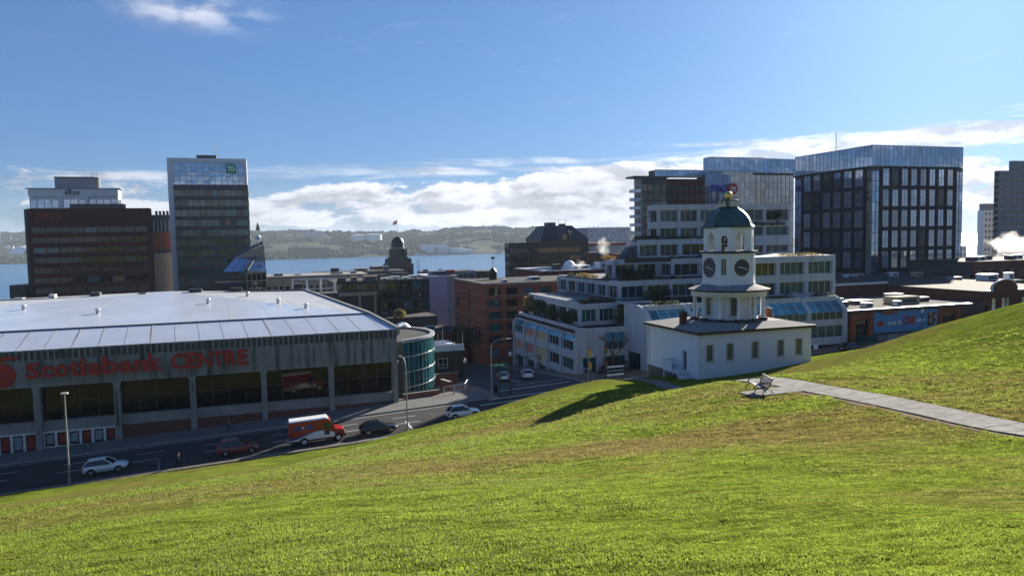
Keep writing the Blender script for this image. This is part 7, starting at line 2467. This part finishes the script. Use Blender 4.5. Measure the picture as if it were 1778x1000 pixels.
MB().extr([(x - 20, 3), (x - 16, -.5), (x + 18, -.5), (x + 24, 4.5), (x + 8, 3.6)], 'y', y - 5, y + 5).build('hull', 'far_grey', th)
part(th, 'deckhouse', 'far_white', x - 10, y - 4, 3, x + 6, y + 4, 8)
MB().tube((x, y, 8), (x, y, 15), .4, n=5).build('mast', 'far_grey', th)
# ------------------------------------------------------------------ bench on its pad
def bench():
    bx_, by_ = 23.2, 30.75
    z = hz(bx_, by_) + .06
    b = MB()
    cs = [(bx_ - .95, by_ - .85), (bx_ + 1.7, by_ - 1.3), (bx_ + 2.0, by_ + .8), (bx_ - .3, by_ + 1.25)]
    b.hexa([(x, y, hz(x, y) - .5) for x, y in cs], [(x, y, hz(x, y) + .05) for x, y in cs])
    o = b.build('bench_pad', 'path_surface')
    o['kind'] = 'structure'
    th = thing('park_bench', 'slatted grey park bench with black looped iron ends beside the footpath', 'bench', (bx_, by_, z))
    L = 1.65
    # seat slats (facing -X), gently dished
    for i in range(7):
        x = bx_ - .30 + .085 * i
        zz = z + .43 + (.02 if i in (0, 6) else 0) - .012 * i
        MB().box(x - .033, by_ - L / 2, zz, x + .033, by_ + L / 2, zz + .03).build('seat_slat', 'bench_slat', th)
    for i in range(7):
        zz = z + .47 + .068 * i
        x = bx_ + .30 + .030 * i
        MB().hexa([(x, by_ - L / 2, zz), (x + .03, by_ - L / 2, zz - .005), (x + .03, by_ + L / 2, zz - .005), (x, by_ + L / 2, zz)],
                  [(x + .02, by_ - L / 2, zz + .056), (x + .05, by_ - L / 2, zz + .051), (x + .05, by_ + L / 2, zz + .051), (x + .02, by_ + L / 2, zz + .056)]).build('back_slat', 'bench_slat', th)
    for yy in (by_ - L / 2 + .08, by_ + L / 2 - .08):
        b = MB()
        r = .028
        arc = lambda cx_, cz, rad, t0, t1, n=10: [(cx_ + rad * math.cos(R(t0 + (t1 - t0) * i / n)), yy, cz + rad * math.sin(R(t0 + (t1 - t0) * i / n))) for i in range(n + 1)]
        b.path(arc(bx_ - .20, z + .02, .36, 20, 170), r, 6)                      # front leg arch
        b.path(arc(bx_ + .25, z + .00, .30, 5, 175), r, 6)                       # rear leg arch
        b.path([(bx_ - .36, yy, z + .42), (bx_ + .30, yy, z + .38), (bx_ + .55, yy, z + .95)], r, 6)
        b.path([(bx_ - .30, yy, z + .42), (bx_ - .06, yy, z + .33), (bx_ + .1, yy, z + .30), (bx_ + .28, yy, z + .38)], r, 6)
        b.build('end_frame', 'black_iron', th)
        b = MB()
        b.path([(bx_ - .34, yy, z + .42), (bx_ - .40, yy, z + .55), (bx_ - .36, yy, z + .66), (bx_ - .2, yy, z + .69), (bx_ + .42, yy, z + .68)], r, 6)
        b.path(arc(bx_ - .33, z + .60, .06, 0, 300), r * .8, 5)
        b.build('armrest', 'black_iron', th)
    return th
_b = bench()
_b.rotation_euler = (0, 0, -R(18))
_b.scale = (.86, .86, .86)

# ------------------------------------------------------------------ steps down from the clock to the street
def hill_steps():
    th = thing('hill_steps', 'concrete steps descending from the clock house path to the street', 'steps', (37, 80, 43))
    z0 = hz(37, 76.9)
    z1 = zs(37) + .2
    n = 26
    for i in range(n):
        f = i / n
        MB().box(35.7, 76.9 + 7.1 * f, z1 - 1.0, 38.3, 76.9 + 7.1 * (i + 1) / n, z0 + (z1 - z0) * (i + 1) / n + .06).build('step', 'concrete', th)
    for x in (35.75, 38.25):
        b = MB()
        b.path([(x, 76.0, z0 + .2), (x, 76.0, z0 + 1.0), (x, 76.9, z0 + 1.05), (x, 84.0, z1 + 1.0), (x, 84.4, z1 + .95)], .045, 6)
        b.path([(x, 76.9, z0 + .55), (x, 84.0, z1 + .5)], .035, 6)
        r = b.build('handrail', 'aluminium', th)
        for k in range(5):
            f = k / 4
            MB().tube((x, 76.9 + 7.1 * f, z0 + (z1 - z0) * f - .4), (x, 76.9 + 7.1 * f, z0 + (z1 - z0) * f + 1.02), .035, n=6).build('baluster', 'aluminium', r)
hill_steps()
for (x, y, lab) in ((33.0, 76.3, 'small black floodlight in the grass left of the hill steps'), (34.9, 75.6, 'small black floodlight in the grass beside the top of the steps')):
    z = hz(x, y)
    th = thing('floodlight', lab, 'floodlight', (x, y, z))
    MB().tube((x, y, z - .1), (x, y, z + .25), .05, n=6).build('stem', 'black_iron', th)
    MB().hexa([(x - .22, y - .12, z + .22), (x + .22, y - .12, z + .22), (x + .22, y + .16, z + .30), (x - .22, y + .16, z + .30)], [(x - .25, y - .18, z + .52), (x + .25, y - .18, z + .52), (x + .25, y + .10, z + .60), (x - .25, y + .10, z + .60)]).build('housing', 'black_iron', th)

# ------------------------------------------------------------------ vehicles
def wheel(th, x, y, z, r, w, side, rimmat='rim'):
    b = MB()
    b.tube((x, y - w / 2, z), (x, y + w / 2, z), r, r, 18)
    t = b.build('tyre', 'tyre', th)
    b = MB()
    ys = y + side * (w / 2 + .004)
    for k in range(5):
        a = 2 * PI * k / 5
        b.tube((x, ys, z), (x + math.cos(a) * r * .58, ys, z + math.sin(a) * r * .58), .045, .035, 5)
    b.tube((x, ys - side * .03, z), (x, ys + side * .002, z), r * .64, r * .64, 14)
    b.build('rim', rimmat, t)
def car(name, label, loc, rz, paint, L=4.45, Wd=1.82, H=1.58, suv=True, rails=False, group=None, roofmat=None):
    """Car in local coordinates: nose to +X, origin on the road under its middle."""
    th = thing(name, label, 'car', loc, group, rz)
    th['_w'] = (0, 0, 0)
    hw = Wd / 2
    h = L / 2
    zb, belt = .30, (1.03 if suv else .92)
    hood = belt - .10
    st = [(-h, .45, belt - .22, .70), (-h + .06, .36, belt - .06, .86), (-h + .35, .30, belt, .97), (-h * .45, .26, belt + .0, 1.0), (0, .25, belt - .01, 1.0), (h * .36, .26, belt - .03, 1.0), (h * .46, .26, hood + .02, .99), (h - .45, .28, hood - .05, .95), (h - .12, .34, hood - .17, .84), (h, .42, hood - .32, .70)]
    b = MB()
    V = []
    for (x, z0, zt, f) in st:
        w = hw * f
        V += [(x, -w * .90, z0), (x, -w, z0 + .18), (x, -w, z0 + (zt - z0) * .6), (x, -w * .95, zt - .05), (x, -w * .82, zt), (x, w * .82, zt), (x, w * .95, zt - .05), (x, w, z0 + (zt - z0) * .6), (x, w, z0 + .18), (x, w * .90, z0)]
    m = 10
    F = []
    for i in range(len(st) - 1):
        for k in range(m):
            F.append((i * m + k, i * m + (k + 1) % m, (i + 1) * m + (k + 1) % m, (i + 1) * m + k))
    b.add(V, [f[::-1] for f in F], 0, True)
    b.add(V[:m], [tuple(range(m))], 0)
    b.add(V[-m:], [tuple(range(m - 1, -1, -1))], 0)
    body = b.build('body', paint, th)
    # greenhouse
    xr0, xr1 = (-h + .12, h * .42)
    tr0, tr1 = (-h + (.62 if suv else 1.0), h * (.04 if suv else .0))
    wb, wt = hw * .92, hw * .66
    lo = [(xr0, -wb, belt - .03), (xr1, -wb, belt - .05), (xr1, wb, belt - .05), (xr0, wb, belt - .03)]
    hi = [(tr0, -wt, H - .07), (tr1, -wt, H - .05), (tr1, wt, H - .05), (tr0, wt, H - .07)]
    b = MB()
    b.hexa(lo, hi)
    b.build('window_glass', 'glass_car', th)
    b = MB()
    b.hexa([(x - (.02 if x < 0 else -.02), y * 1.02, z - .015) for x, y, z in hi], [(x * .93, y * .86, H) for x, y, z in hi])
    b.build('roof', roofmat or paint, th)
    for s in (-1, 1):
        for f in (0.0, .36, .68, 1.0):
            p0 = Vector(lo[0]).lerp(Vector(lo[1]), f)
            p1 = Vector(hi[0]).lerp(Vector(hi[1]), f)
            p0.y *= -s if s == 1 else 1
            p1.y *= -s if s == 1 else 1
            MB().tube(p0, p1, .045 if f in (0, 1) else .03, n=5).build('pillar', paint if f in (0.0, 1.0) else 'black_iron', th)
        for x in (-h * .58, h * .62):
            b = MB()
            pts = [(x + .43 * math.cos(t), .34 + .43 * math.sin(t)) for t in [PI * i / 10 for i in range(11)]]
            b.extr(pts + [(x - .43, .22), (x + .43, .22)], 'y', s * hw * .90, s * (hw + .012))
            b.build('wheel_arch', 'black_iron', body)
            wheel(th, x, s * (hw - .08), .34, .34, .22, s)
        MB().hexa([(h * .30, s * hw * .96, belt - .02), (h * .36, s * hw * .96, belt - .02), (h * .36, s * (hw + .17), belt), (h * .30, s * (hw + .17), belt)], [(h * .30, s * hw * .96, belt + .13), (h * .36, s * hw * .96, belt + .1), (h * .36, s * (hw + .17), belt + .1), (h * .30, s * (hw + .17), belt + .15)]).build('mirror', paint, th)
        MB().hexa([(h - .30, s * hw * .55, hood - .36), (h - .02, s * hw * .50, hood - .38), (h - .26, s * hw * .90, hood - .36), (h - .42, s * hw * .93, hood - .36)], [(h - .30, s * hw * .55, hood - .20), (h - .06, s * hw * .50, hood - .24), (h - .28, s * hw * .90, hood - .2), (h - .44, s * hw * .935, hood - .18)]).build('headlight', 'lamp_clear', th)
        MB().box(-h + .01, s * hw * .60, belt - .36, -h + .16, s * hw * .90, belt - .08).build('tail_light', 'lamp_red', th)
        MB().box(-h * .35, s * (hw - .002), belt - .19, -h * .28, s * (hw + .018), belt - .155).build('door_handle', 'black_iron', body)
        MB().box(h * .10, s * (hw - .002), belt - .19, h * .17, s * (hw + .018), belt - .155).build('door_handle', 'black_iron', body)
        if rails:
            MB().tube((tr0 + .1, s * wt * .88, H + .03), (tr1 - .15, s * wt * .88, H + .03), .025, n=5).build('roof_rail', 'aluminium', th)
    MB().box(-h - .02, -.26, .55, -h + .08, .26, .68).build('number_plate', 'white_sign', th)
    MB().box(h - .1, -hw * .55, .38, h + .03, hw * .55, .58).build('grille', 'black_iron', th)
    MB().box(-h * .72, -hw * .99, .24, h * .7, hw * .99, .30).build('sill', 'black_iron', th)
    th['_w'] = tuple(loc)
    return th
slope = math.atan(.045)
def road(x, y):
    return (x, y, gz(x, y) + .012)
car('parked_car', 'white compact SUV on the street by the tall thin lamp post', road(-17.2, 89.2), 0, 'car_white', 4.4, 1.8, 1.6, True)
car('parked_car', 'dark red SUV parked behind the postal van', road(-3.6, 89.0), 0, 'car_red', 4.6, 1.85, 1.68, True, True)
car('parked_car', 'dark blue-black car roof just ahead of the postal van', road(12.4, 89.2), 0, 'car_black', 4.6, 1.82, 1.5, False)
car('parked_car', 'white hatchback on the sunlit street below the grass crest', road(23.4, 90.6), 0, 'car_white', 4.3, 1.8, 1.55, True, roofmat='car_black')
car('parked_car', 'white car seen beside the white station wagon at the junction', road(36.4, 114.2), PI / 2 - .25, 'car_white', 4.4, 1.8, 1.5, False)
car('parked_car', 'white station wagon waiting at the junction by the arcade', road(40.0, 112.6), PI / 2 - .25, 'car_white', 4.5, 1.8, 1.55, True)
car('parked_car', 'dark car at the kerb near the right end of the white building', road(91.5, 97.0), 0, 'car_black', 4.5, 1.8, 1.5, False)
for _o in [o for o in C.objects if o.name.startswith('parked_car') and o.parent is None]:
    _yaw = _o.rotation_euler[2]
    _o.rotation_euler = (0, -slope if abs(_yaw) < .1 else R(6), _yaw)

def postal_van():
    loc = road(5.2, 89.0)
    th = thing('postal_van', 'red and white postal step van with a blue wave and pale roof', 'van', loc)
    th['_w'] = (0, 0, 0)
    hw, L0, L1, H = 1.08, -3.2, 1.75, 2.95
    b = MB()
    prof = [(L0, .62), (1.95, .62), (2.05, 1.35), (1.62, 2.35), (1.42, 2.72), (1.25, 2.82), (L0 + .05, 2.82), (L0, 2.75)]
    b.extr(prof[::-1], 'y', -hw, hw)
    b.build('body', 'van_red', th)
    b = MB()
    b.hexa([(L0 + .02, -hw + .02, 2.80), (1.30, -hw + .02, 2.80), (1.30, hw - .02, 2.80), (L0 + .02, hw - .02, 2.80)], [(L0 + .15, -hw + .22, H), (1.1, -hw + .22, H), (1.1, hw - .22, H), (L0 + .15, hw - .22, H)])
    b.build('roof', 'van_white', th)
    b = MB()
    b.extr([(2.0, .62), (3.05, .62), (3.12, .95), (2.98, 1.32), (2.05, 1.52)][::-1], 'y', -hw * .93, hw * .93)
    b.build('bonnet', 'van_red', th)
    MB().box(3.06, -hw * .85, .45, 3.22, hw * .85, .72).build('front_bumper', 'black_iron', th)
    MB().box(L0 - .25, -hw * .9, .42, L0 - .01, hw * .9, .58).build('rear_step', 'aluminium', th)
    MB().box(L0, -hw + .05, .42, 2.9, hw - .05, .62).build('chassis', 'black_iron', th)
    for s in (-1, 1):
        # white lower swoosh edged with blue
        n = 16
        def curve(x): return .72 + 0.80 * math.exp(-((x - .3) / 2.0) ** 2)
        xs_ = [L0 + .02 + (1.9 - L0) * i / n for i in range(n + 1)]
        for (nm, mt, lo, hi, d) in (('white_panel', 'van_white', lambda x: .63, lambda x: curve(x), .014), ('blue_wave', 'van_blue', lambda x: curve(x), lambda x: curve(x) + .28 * max(0.12, (1.9 - x) / 5.1), .012)):
            b = MB()
            V = []
            for x in xs_:
                V += [(x, s * (hw + d), lo(x)), (x, s * (hw + d), hi(x))]
            F = [(2 * i, 2 * i + 2, 2 * i + 3, 2 * i + 1) for i in range(n)]
            b.add(V, F if s < 0 else [f[::-1] for f in F])
            b.build(nm, mt, th)
        for (x0, x1) in ((-2.7, -1.7), (-1.35, -.35)):
            MB().box(x0, s * hw, 1.88, x1, s * (hw + .015), 2.32).build('livery_word_panel', 'van_blue', th)
        MB().add([(-1.66, s * (hw + .016), 1.95), (-1.39, s * (hw + .016), 2.1), (-1.66, s * (hw + .016), 2.25)], [(0, 1, 2) if s < 0 else (2, 1, 0)]).build('livery_emblem', 'white_sign', th)
        MB().hexa([(.72, s * hw, 1.62), (1.74, s * hw, 1.62), (1.74, s * (hw + .02), 1.62), (.72, s * (hw + .02), 1.62)][::(1 if s > 0 else -1)], [(.72, s * hw, 2.32), (1.5, s * hw, 2.32), (1.5, s * (hw + .02), 2.32), (.72, s * (hw + .02), 2.32)][::(1 if s > 0 else -1)]).build('side_window', 'glass_car', th)
        MB().box(.78, s * hw, .95, 1.36, s * (hw + .02), 1.45).build('door_sticker', 'black_panel', th)
        MB().box(1.80, s * (hw + .02), 1.75, 1.90, s * (hw + .34), 2.2).build('mirror', 'black_iron', th)
        for x in (-1.55, 2.35):
            b = MB()
            pts = [(x + .50 * math.cos(t), .42 + .50 * math.sin(t)) for t in [PI * i / 10 for i in range(11)]]
            b.extr(pts + [(x - .5, .3), (x + .5, .3)], 'y', s * hw * .88, s * (hw + .018))
            b.build('wheel_arch', 'black_iron', th)
            wheel(th, x, s * (hw - .10), .42, .42, .26, s, 'van_white')
        MB().box(3.08, s * .62, .88, 3.14, s * .90, 1.1).build('headlight', 'lamp_clear', th)
        MB().box(L0 - .03, s * .80, 1.0, L0, s * 1.0, 1.35).build('tail_light', 'lamp_red', th)
    b = MB()
    b.hexa([(2.06, -hw * .9, 1.50), (2.08, -hw * .9, 1.50), (2.08, hw * .9, 1.50), (2.06, hw * .9, 1.50)], [(1.62, -hw * .86, 2.42), (1.66, -hw * .86, 2.42), (1.66, hw * .86, 2.42), (1.62, hw * .86, 2.42)])
    b.build('windscreen', 'glass_car', th)
    th['_w'] = loc
    th.rotation_euler = (0, -slope, 0)
postal_van()

# ------------------------------------------------------------------ people
def person(label, loc, rz, joints_swing, top, legs, seed):
    """Walking figure grown as one skin over a joint skeleton; clothes follow as materials of that skin."""
    me = bpy.data.meshes.new('person_body')
    s = joints_swing
    P = dict(pel=(0, 0, .95), spn=(.02, 0, 1.18), chs=(.04, 0, 1.38), nck=(.05, 0, 1.50), hd0=(.07, 0, 1.58), hd1=(.08, 0, 1.70),
             hl=(0, .10, .90), kl=(.22 * s, .10, .50), al=(.05 * s + .18 * s, .10, .10), tl=(.20 + .20 * s, .11, .05),
             hr=(0, -.10, .90), kr=(-.05 * s, -.10, .49), ar=(-.38 * s, -.10, .16), tr=(-.24 * s, -.10, .05),
             sl=(.03, .19, 1.42), el=(-.10 * s, .25, 1.15), wl=(.02, .26, .92), fl=(.05, .26, .83),
             sr=(.03, -.19, 1.42), er=(.02 * s, -.25, 1.15), wr=(.18 * s, -.24, .95), fr=(.22 * s, -.24, .87))
    rad = dict(pel=.15, spn=.145, chs=.155, nck=.06, hd0=.085, hd1=.095, hl=.10, kl=.07, al=.05, tl=.045, hr=.10, kr=.07, ar=.05, tr=.045,
               sl=.075, el=.055, wl=.042, fl=.04, sr=.075, er=.055, wr=.042, fr=.04)
    names = list(P)
    E_ = [('pel', 'spn'), ('spn', 'chs'), ('chs', 'nck'), ('nck', 'hd0'), ('hd0', 'hd1'), ('pel', 'hl'), ('hl', 'kl'), ('kl', 'al'), ('al', 'tl'), ('pel', 'hr'), ('hr', 'kr'), ('kr', 'ar'), ('ar', 'tr'),
          ('chs', 'sl'), ('sl', 'el'), ('el', 'wl'), ('wl', 'fl'), ('chs', 'sr'), ('sr', 'er'), ('er', 'wr'), ('wr', 'fr')]
    me.from_pydata([P[n] for n in names], [(names.index(a), names.index(b)) for a, b in E_], [])
    tmp = bpy.data.objects.new('tmp', me)
    C.objects.link(tmp)
    sk = tmp.modifiers.new('s', 'SKIN')
    lay = me.skin_vertices[0] if me.skin_vertices else None
    if lay is None:
        bm = bmesh.new()
        bm.from_mesh(me)
        bm.verts.layers.skin.verify()
        bm.to_mesh(me)
        bm.free()
        lay = me.skin_vertices[0]
    for i, n in enumerate(names):
        lay.data[i].radius = (rad[n], rad[n])
        lay.data[i].use_root = (n == 'pel')
    sb = tmp.modifiers.new('b', 'SUBSURF')
    sb.levels = 2
    sb.render_levels = 2
    dg = bpy.context.evaluated_depsgraph_get()
    m2 = bpy.data.meshes.new_from_object(tmp.evaluated_get(dg))
    bpy.data.objects.remove(tmp)
    for mt in (top, legs, 'skin', 'hair', 'tyre'):
        m2.materials.append(M(mt))
    for p in m2.polygons:
        c = p.center
        p.use_smooth = True
        if c.z > 1.70 or (c.z > 1.60 and c.x < .05): p.material_index = 3
        elif c.z > 1.49 or (c.z < .90 and abs(c.y) > .2 and c.z > .7): p.material_index = 2
        elif c.z > .90 or abs(c.y) > .205: p.material_index = 0
        elif c.z < .11: p.material_index = 4
        else: p.material_index = 1
    m2.name = 'person'
    o = put('person', m2, None, loc, rz)
    tag(o, label, 'person')
    nose = MB().hexa([(.165, -.02, 1.615), (.19, -.015, 1.615), (.19, .015, 1.615), (.165, .02, 1.615)], [(.16, -.012, 1.665), (.168, -.01, 1.665), (.168, .01, 1.665), (.16, .012, 1.665)])
    n_ = bpy.data.objects.new('nose', nose.mesh('nose', ['skin']))
    C.objects.link(n_)
    n_.parent = o
    hb = MB()
    hb.lathe([(.118, 1.66), (.112, 1.74), (.07, 1.795), (.01, 1.81)], 12, (.07, 0))
    h_ = bpy.data.objects.new('hair', hb.mesh('hair', ['hair']))
    C.objects.link(h_)
    h_.parent = o
    return o
person('person in a grey jacket walking along the pavement in front of the arena', (-5.0, 99.4, gz(-5, 99.4) + .14), PI, 1.0, 'cloth_grey', 'cloth_dark', 1)
person('person in dark clothes walking behind the iron railing under the grass slope', (-9.6, 85.5, gz(-9.6, 85.5) + .13), 0, -1.0, 'cloth_dark', 'cloth_dark', 2)

# ------------------------------------------------------------------ street furniture
def tall_lamp(label, x, y, z, h, arm=None, head=.7, mat='steel_pole'):
    th = thing('street_lamp', label, 'street lamp', (x, y, z))
    MB().lathe([(.16, z), (.15, z + .5), (.11, z + .6)], 10, (x, y)).build('base', mat, th)
    if arm is None:
        MB().tube((x, y, z + .5), (x, y, z + h), .10, .06, 10).build('pole', mat, th)
        MB().hexa([(x - .35, y - .18, z + h), (x + .35, y - .18, z + h), (x + .35, y + .18, z + h), (x - .35, y + .18, z + h)], [(x - .3, y - .15, z + h + .14), (x + .3, y - .15, z + h + .14), (x + .3, y + .15, z + h + .14), (x - .3, y + .15, z + h + .14)]).build('lamp_head', 'frame_light', th)
    else:
        ax, ay = arm
        b = MB()
        b.tube((x, y, z + .5), (x, y, z + h - 1.4), .10, .075, 10)
        pts = [Vector((x, y, z + h - 1.4)), Vector((x + ax * .06, y + ay * .06, z + h - .8)), Vector((x + ax * .22, y + ay * .22, z + h - .32)), Vector((x + ax * .5, y + ay * .5, z + h - .06)), Vector((x + ax, y + ay, z + h))]
        for a, c in zip(pts[:-1], pts[1:]): b.tube(a, c, .06, .055, 8)
        b.build('pole', mat, th)
        d = Vector((ax, ay, 0)).normalized() * head
        MB().tube(pts[-1], pts[-1] + d, .13, .09, 8).build('lamp_head', 'frame_light', th)
    return th
tall_lamp('tall thin straight lamp post beside the white compact SUV', -20.05, 86.25, zs(-20) + .13, 9.4)
tall_lamp('curved grey lamp post near the right end of the arena', 15.4, 86.2, zs(15.4) + .13, 9.0, (-.25, 1.6))
tall_lamp('curved grey lamp post carrying the green street sign', 30.2, 100.3, gz(30.2, 100.3) + .14, 7.9, (2.2, -.4))
tall_lamp('curved lamp post against the corner of the white arcade', 45.4, 100.4, gz(45.4, 100.4) + .14, 6.2, (-1.8, .5))
th = thing('street_sign', 'green street name sign on the curved lamp post at the junction', 'sign', (30.4, 100.2, 43.6))
MB().box(30.5, 100.12, 43.75, 32.2, 100.17, 44.2).build('sign_plate', 'green_sign', th)
MB().box(30.7, 100.10, 43.93, 32.0, 100.119, 44.02).build('sign_lettering', 'white_sign', th)
MB().box(30.25, 100.12, 43.9, 30.5, 100.17, 44.05).build('bracket', 'steel_pole', th)
def heritage_lamp(label, x, y, z, h=5.6):
    th = thing('heritage_lamp', label, 'street lamp', (x, y, z))
    MB().lathe([(.26, z), (.24, z + .5), (.12, z + .7), (.075, z + 1.2), (.06, z + h - .7), (.11, z + h - .6)], 10, (x, y)).build('post', 'black_iron', th)
    MB().lathe([(.10, z + h - .6), (.19, z + h - .45), (.21, z + h - .2), (.16, z + h), (.05, z + h + .1)], 10, (x, y)).build('globe', 'frame_light', th)
    MB().lathe([(.2, z + h + .0), (.08, z + h + .2), (.02, z + h + .34)], 10, (x, y)).build('cap', 'black_iron', th)
heritage_lamp('black heritage lamp post on the plaza corner near the green street sign', 32.75, 99.3, gz(32.7, 99.3) + .14, 6.0)
heritage_lamp('black heritage lamp post in front of the red brick corner', 30.6, 124.0, gz(30.6, 124.0) + .14, 6.4)
heritage_lamp('black heritage lamp post halfway down the plaza beside the garden wall', 29.6, 113.0, gz(29.6, 113.0) + .14, 4.2)
heritage_lamp('black lamp post with a white globe below the blue banner shops', 100.8, 92.0, zs(100.8), 6.4)
def signal(label, x, y, z, h=5.2, back='black_iron', rz=0.0, arm=None):
    th = thing('traffic_signal', label, 'traffic signal', (x, y, z))
    MB().lathe([(.22, z), (.2, z + .4), (.08, z + .5), (.07, z + h)], 9, (x, y)).build('post', 'black_iron', th)
    heads = [(x, y - .25, z + 2.6)] + ([(x + arm[0], y + arm[1], z + h - .5)] if arm else [(x, y - .25, z + h - .9)])
    if arm:
        MB().tube((x, y, z + h - .1), (x + arm[0], y + arm[1], z + h + .1), .06, .045, 7).build('mast_arm', 'black_iron', th)
    for (hx, hy, hzz) in heads:
        b = MB().box(hx - .20, hy - .12, hzz - .55, hx + .20, hy + .12, hzz + .55)
        hd = b.build('signal_head', back, th)
        for i, mt in enumerate(('green_sign', 'yellow_paint', 'lamp_red')):
            MB().lathe([(.11, 0), (.11, .01)], 10, (0, 0))
            bb = MB().tube((hx, hy - .121, hzz - .34 + .34 * i), (hx, hy - .16, hzz - .34 + .34 * i), .12, .12, 10)
            bb.build('lens', mt, hd)
signal('traffic signal with a yellow back on the corner by the white arcade', 44.9, 98.9, gz(44.9, 98.9) + .14, 5.4, 'yellow_paint')
signal('black traffic signal on a long mast arm over the side street', 31.0, 99.0, gz(31, 99) + .14, 5.2, 'black_iron', 0, (6.0, -.3))
signal('black traffic signal on the pavement in front of the recessed teal glazing', 47.6, 99.2, gz(47.6, 99.2) + .14, 5.6)
for (x, y, lab) in ((57.2, 99.6, 'black pedestrian signal post beside the curved shoulder wall'), (31.2, 101.6, 'black litter bin at the foot of the curved lamp post')):
    z = gz(x, y) + .14
    if 'bin' in lab:
        th = thing('litter_bin', lab, 'litter bin', (x, y, z))
        MB().lathe([(.26, z), (.30, z + .9), (.31, z + .95)], 12, (x, y)).build('drum', 'black_iron', th)
        MB().lathe([(.31, z + .95), (.24, z + 1.1), (.1, z + 1.15)], 12, (x, y)).build('lid', 'charcoal', th)
    else:
        th = thing('pedestrian_signal', lab, 'traffic signal', (x, y, z))
        MB().tube((x, y, z), (x, y, z + 3.6), .06, n=8).build('post', 'black_iron', th)
        for d in (-.35, .35):
            MB().box(x + d - .18, y - .2, z + 2.7, x + d + .18, y + .02, z + 3.6).build('signal_head', 'black_iron', th)
x, y = -11.9, 91.2
th = thing('parking_meter', 'thin grey parking meter at the kerb between the two SUVs', 'parking meter', (-11.6, 86.3, zs(-11.6)))
z = zs(-11.6) + .13
MB().tube((-11.6, 86.3, z), (-11.6, 86.3, z + 1.15), .035, n=7).build('post', 'frame_light', th)
MB().box(-11.7, 86.2, z + 1.15, -11.5, 86.4, z + 1.45).build('meter_head', 'charcoal', th)
th = thing('street_sign', 'white and teal building name board behind the hill steps', 'sign', (48.8, 99.8, 40.5))
z = gz(48.8, 99.8) + .1
for xx in (47.9, 50.9):
    MB().box(xx, 99.6, z, xx + .15, 99.8, z + 2.3).build('post', 'charcoal', th)
for k in range(3):
    MB().box(48.06, 99.62, z + .55 + .6 * k, 50.89, 99.74, z + .8 + .6 * k).build('board', 'white_sign' if k != 1 else 'teal_frame', th)
railing('pale ramp handrail in front of the white arcade', [(46.2, 107.0, gz(46.2, 107) + .9), (46.2, 100.6, gz(46.2, 100.6) + .3)], 1.0, 'aluminium', False)

# ------------------------------------------------------------------ steam
def steam(label, c, rad, dens, scale, tilt=0.0):
    b = MB()
    b.lathe([(0.01, -1)] + [(math.sin(PI * i / 10), -math.cos(PI * i / 10)) for i in range(1, 10)] + [(.01, 1)], 16)
    b.v = [(c[0] + x * rad[0], c[1] + y * rad[1], c[2] + z * rad[2] + x * tilt) for x, y, z in b.v]
    m = bpy.data.materials.new('steam')
    m.use_nodes = True
    t = m.node_tree
    t.nodes.remove(t.nodes['Principled BSDF'])
    v = t.nodes.new('ShaderNodeVolumePrincipled')
    v.inputs['Color'].default_value = (.95, .95, .97, 1)
    v.inputs['Anisotropy'].default_value = 0.45
    tc_ = t.nodes.new('ShaderNodeTexCoord')
    g = t.nodes.new('ShaderNodeNewGeometry')
    n = t.nodes.new('ShaderNodeTexNoise')
    n.inputs['Scale'].default_value = scale
    n.inputs['Detail'].default_value = 4
    t.links.new(g.outputs['Position'], n.inputs['Vector'])
    mp = t.nodes.new('ShaderNodeMapping')
    mp.vector_type = 'POINT'
    mp.inputs['Location'].default_value = (-1, -1, -1)
    mp.inputs['Scale'].default_value = (2, 2, 2)
    t.links.new(tc_.outputs['Generated'], mp.inputs[0])
    ln = t.nodes.new('ShaderNodeVectorMath')
    ln.operation = 'LENGTH'
    t.links.new(mp.outputs[0], ln.inputs[0])
    sb = t.nodes.new('ShaderNodeMath')
    sb.operation = 'MULTIPLY_ADD'
    t.links.new(ln.outputs['Value'], sb.inputs[0])
    sb.inputs[1].default_value = -.30
    t.links.new(n.outputs[0], sb.inputs[2])
    r = t.nodes.new('ShaderNodeMapRange')
    r.inputs[1].default_value = .26
    r.inputs[2].default_value = .44
    r.inputs[4].default_value = dens
    t.links.new(sb.outputs[0], r.inputs[0])
    t.links.new(r.outputs[0], v.inputs['Density'])
    t.links.new(v.outputs[0], t.nodes['Material Output'].inputs['Volume'])
    o = b.build('steam_plume', [m], None, c)
    tag(o, label, 'steam', kind='stuff')
steam('bright steam plume blowing from the roofs beside the sunlit water', (290, 221, 54.5), (16, 6, 6.5), .10, .24, -2.0)
steam('small steam puff above the white roof plant', (80.5, 183.5, 54.6), (2.2, 1.4, 1.3), .25, .9)
steam('thin steam drifting at the left edge of the upper terraces', (76.5, 160, 59.5), (2.0, 1.6, 2.6), .18, .7)

# ------------------------------------------------------------------ air
def haze():
    b = MB()
    b.box(-6500, -400, -6, 10500, 10500, 200)
    m = bpy.data.materials.new('haze')
    m.use_nodes = True
    t = m.node_tree
    t.nodes.remove(t.nodes['Principled BSDF'])
    v = t.nodes.new('ShaderNodeVolumePrincipled')
    v.inputs['Color'].default_value = (0.70, 0.84, 1.0, 1)
    v.inputs['Density'].default_value = 0.00006
    v.inputs['Anisotropy'].default_value = 0.0
    t.links.new(v.outputs[0], t.nodes['Material Output'].inputs['Volume'])
    o = b.build('haze', [m])
    tag(o, 'thin blue haze in the air over the harbour', 'haze', kind='stuff')
haze()
for _o in list(bpy.data.objects):
    if '_w' in _o:
        del _o['_w']
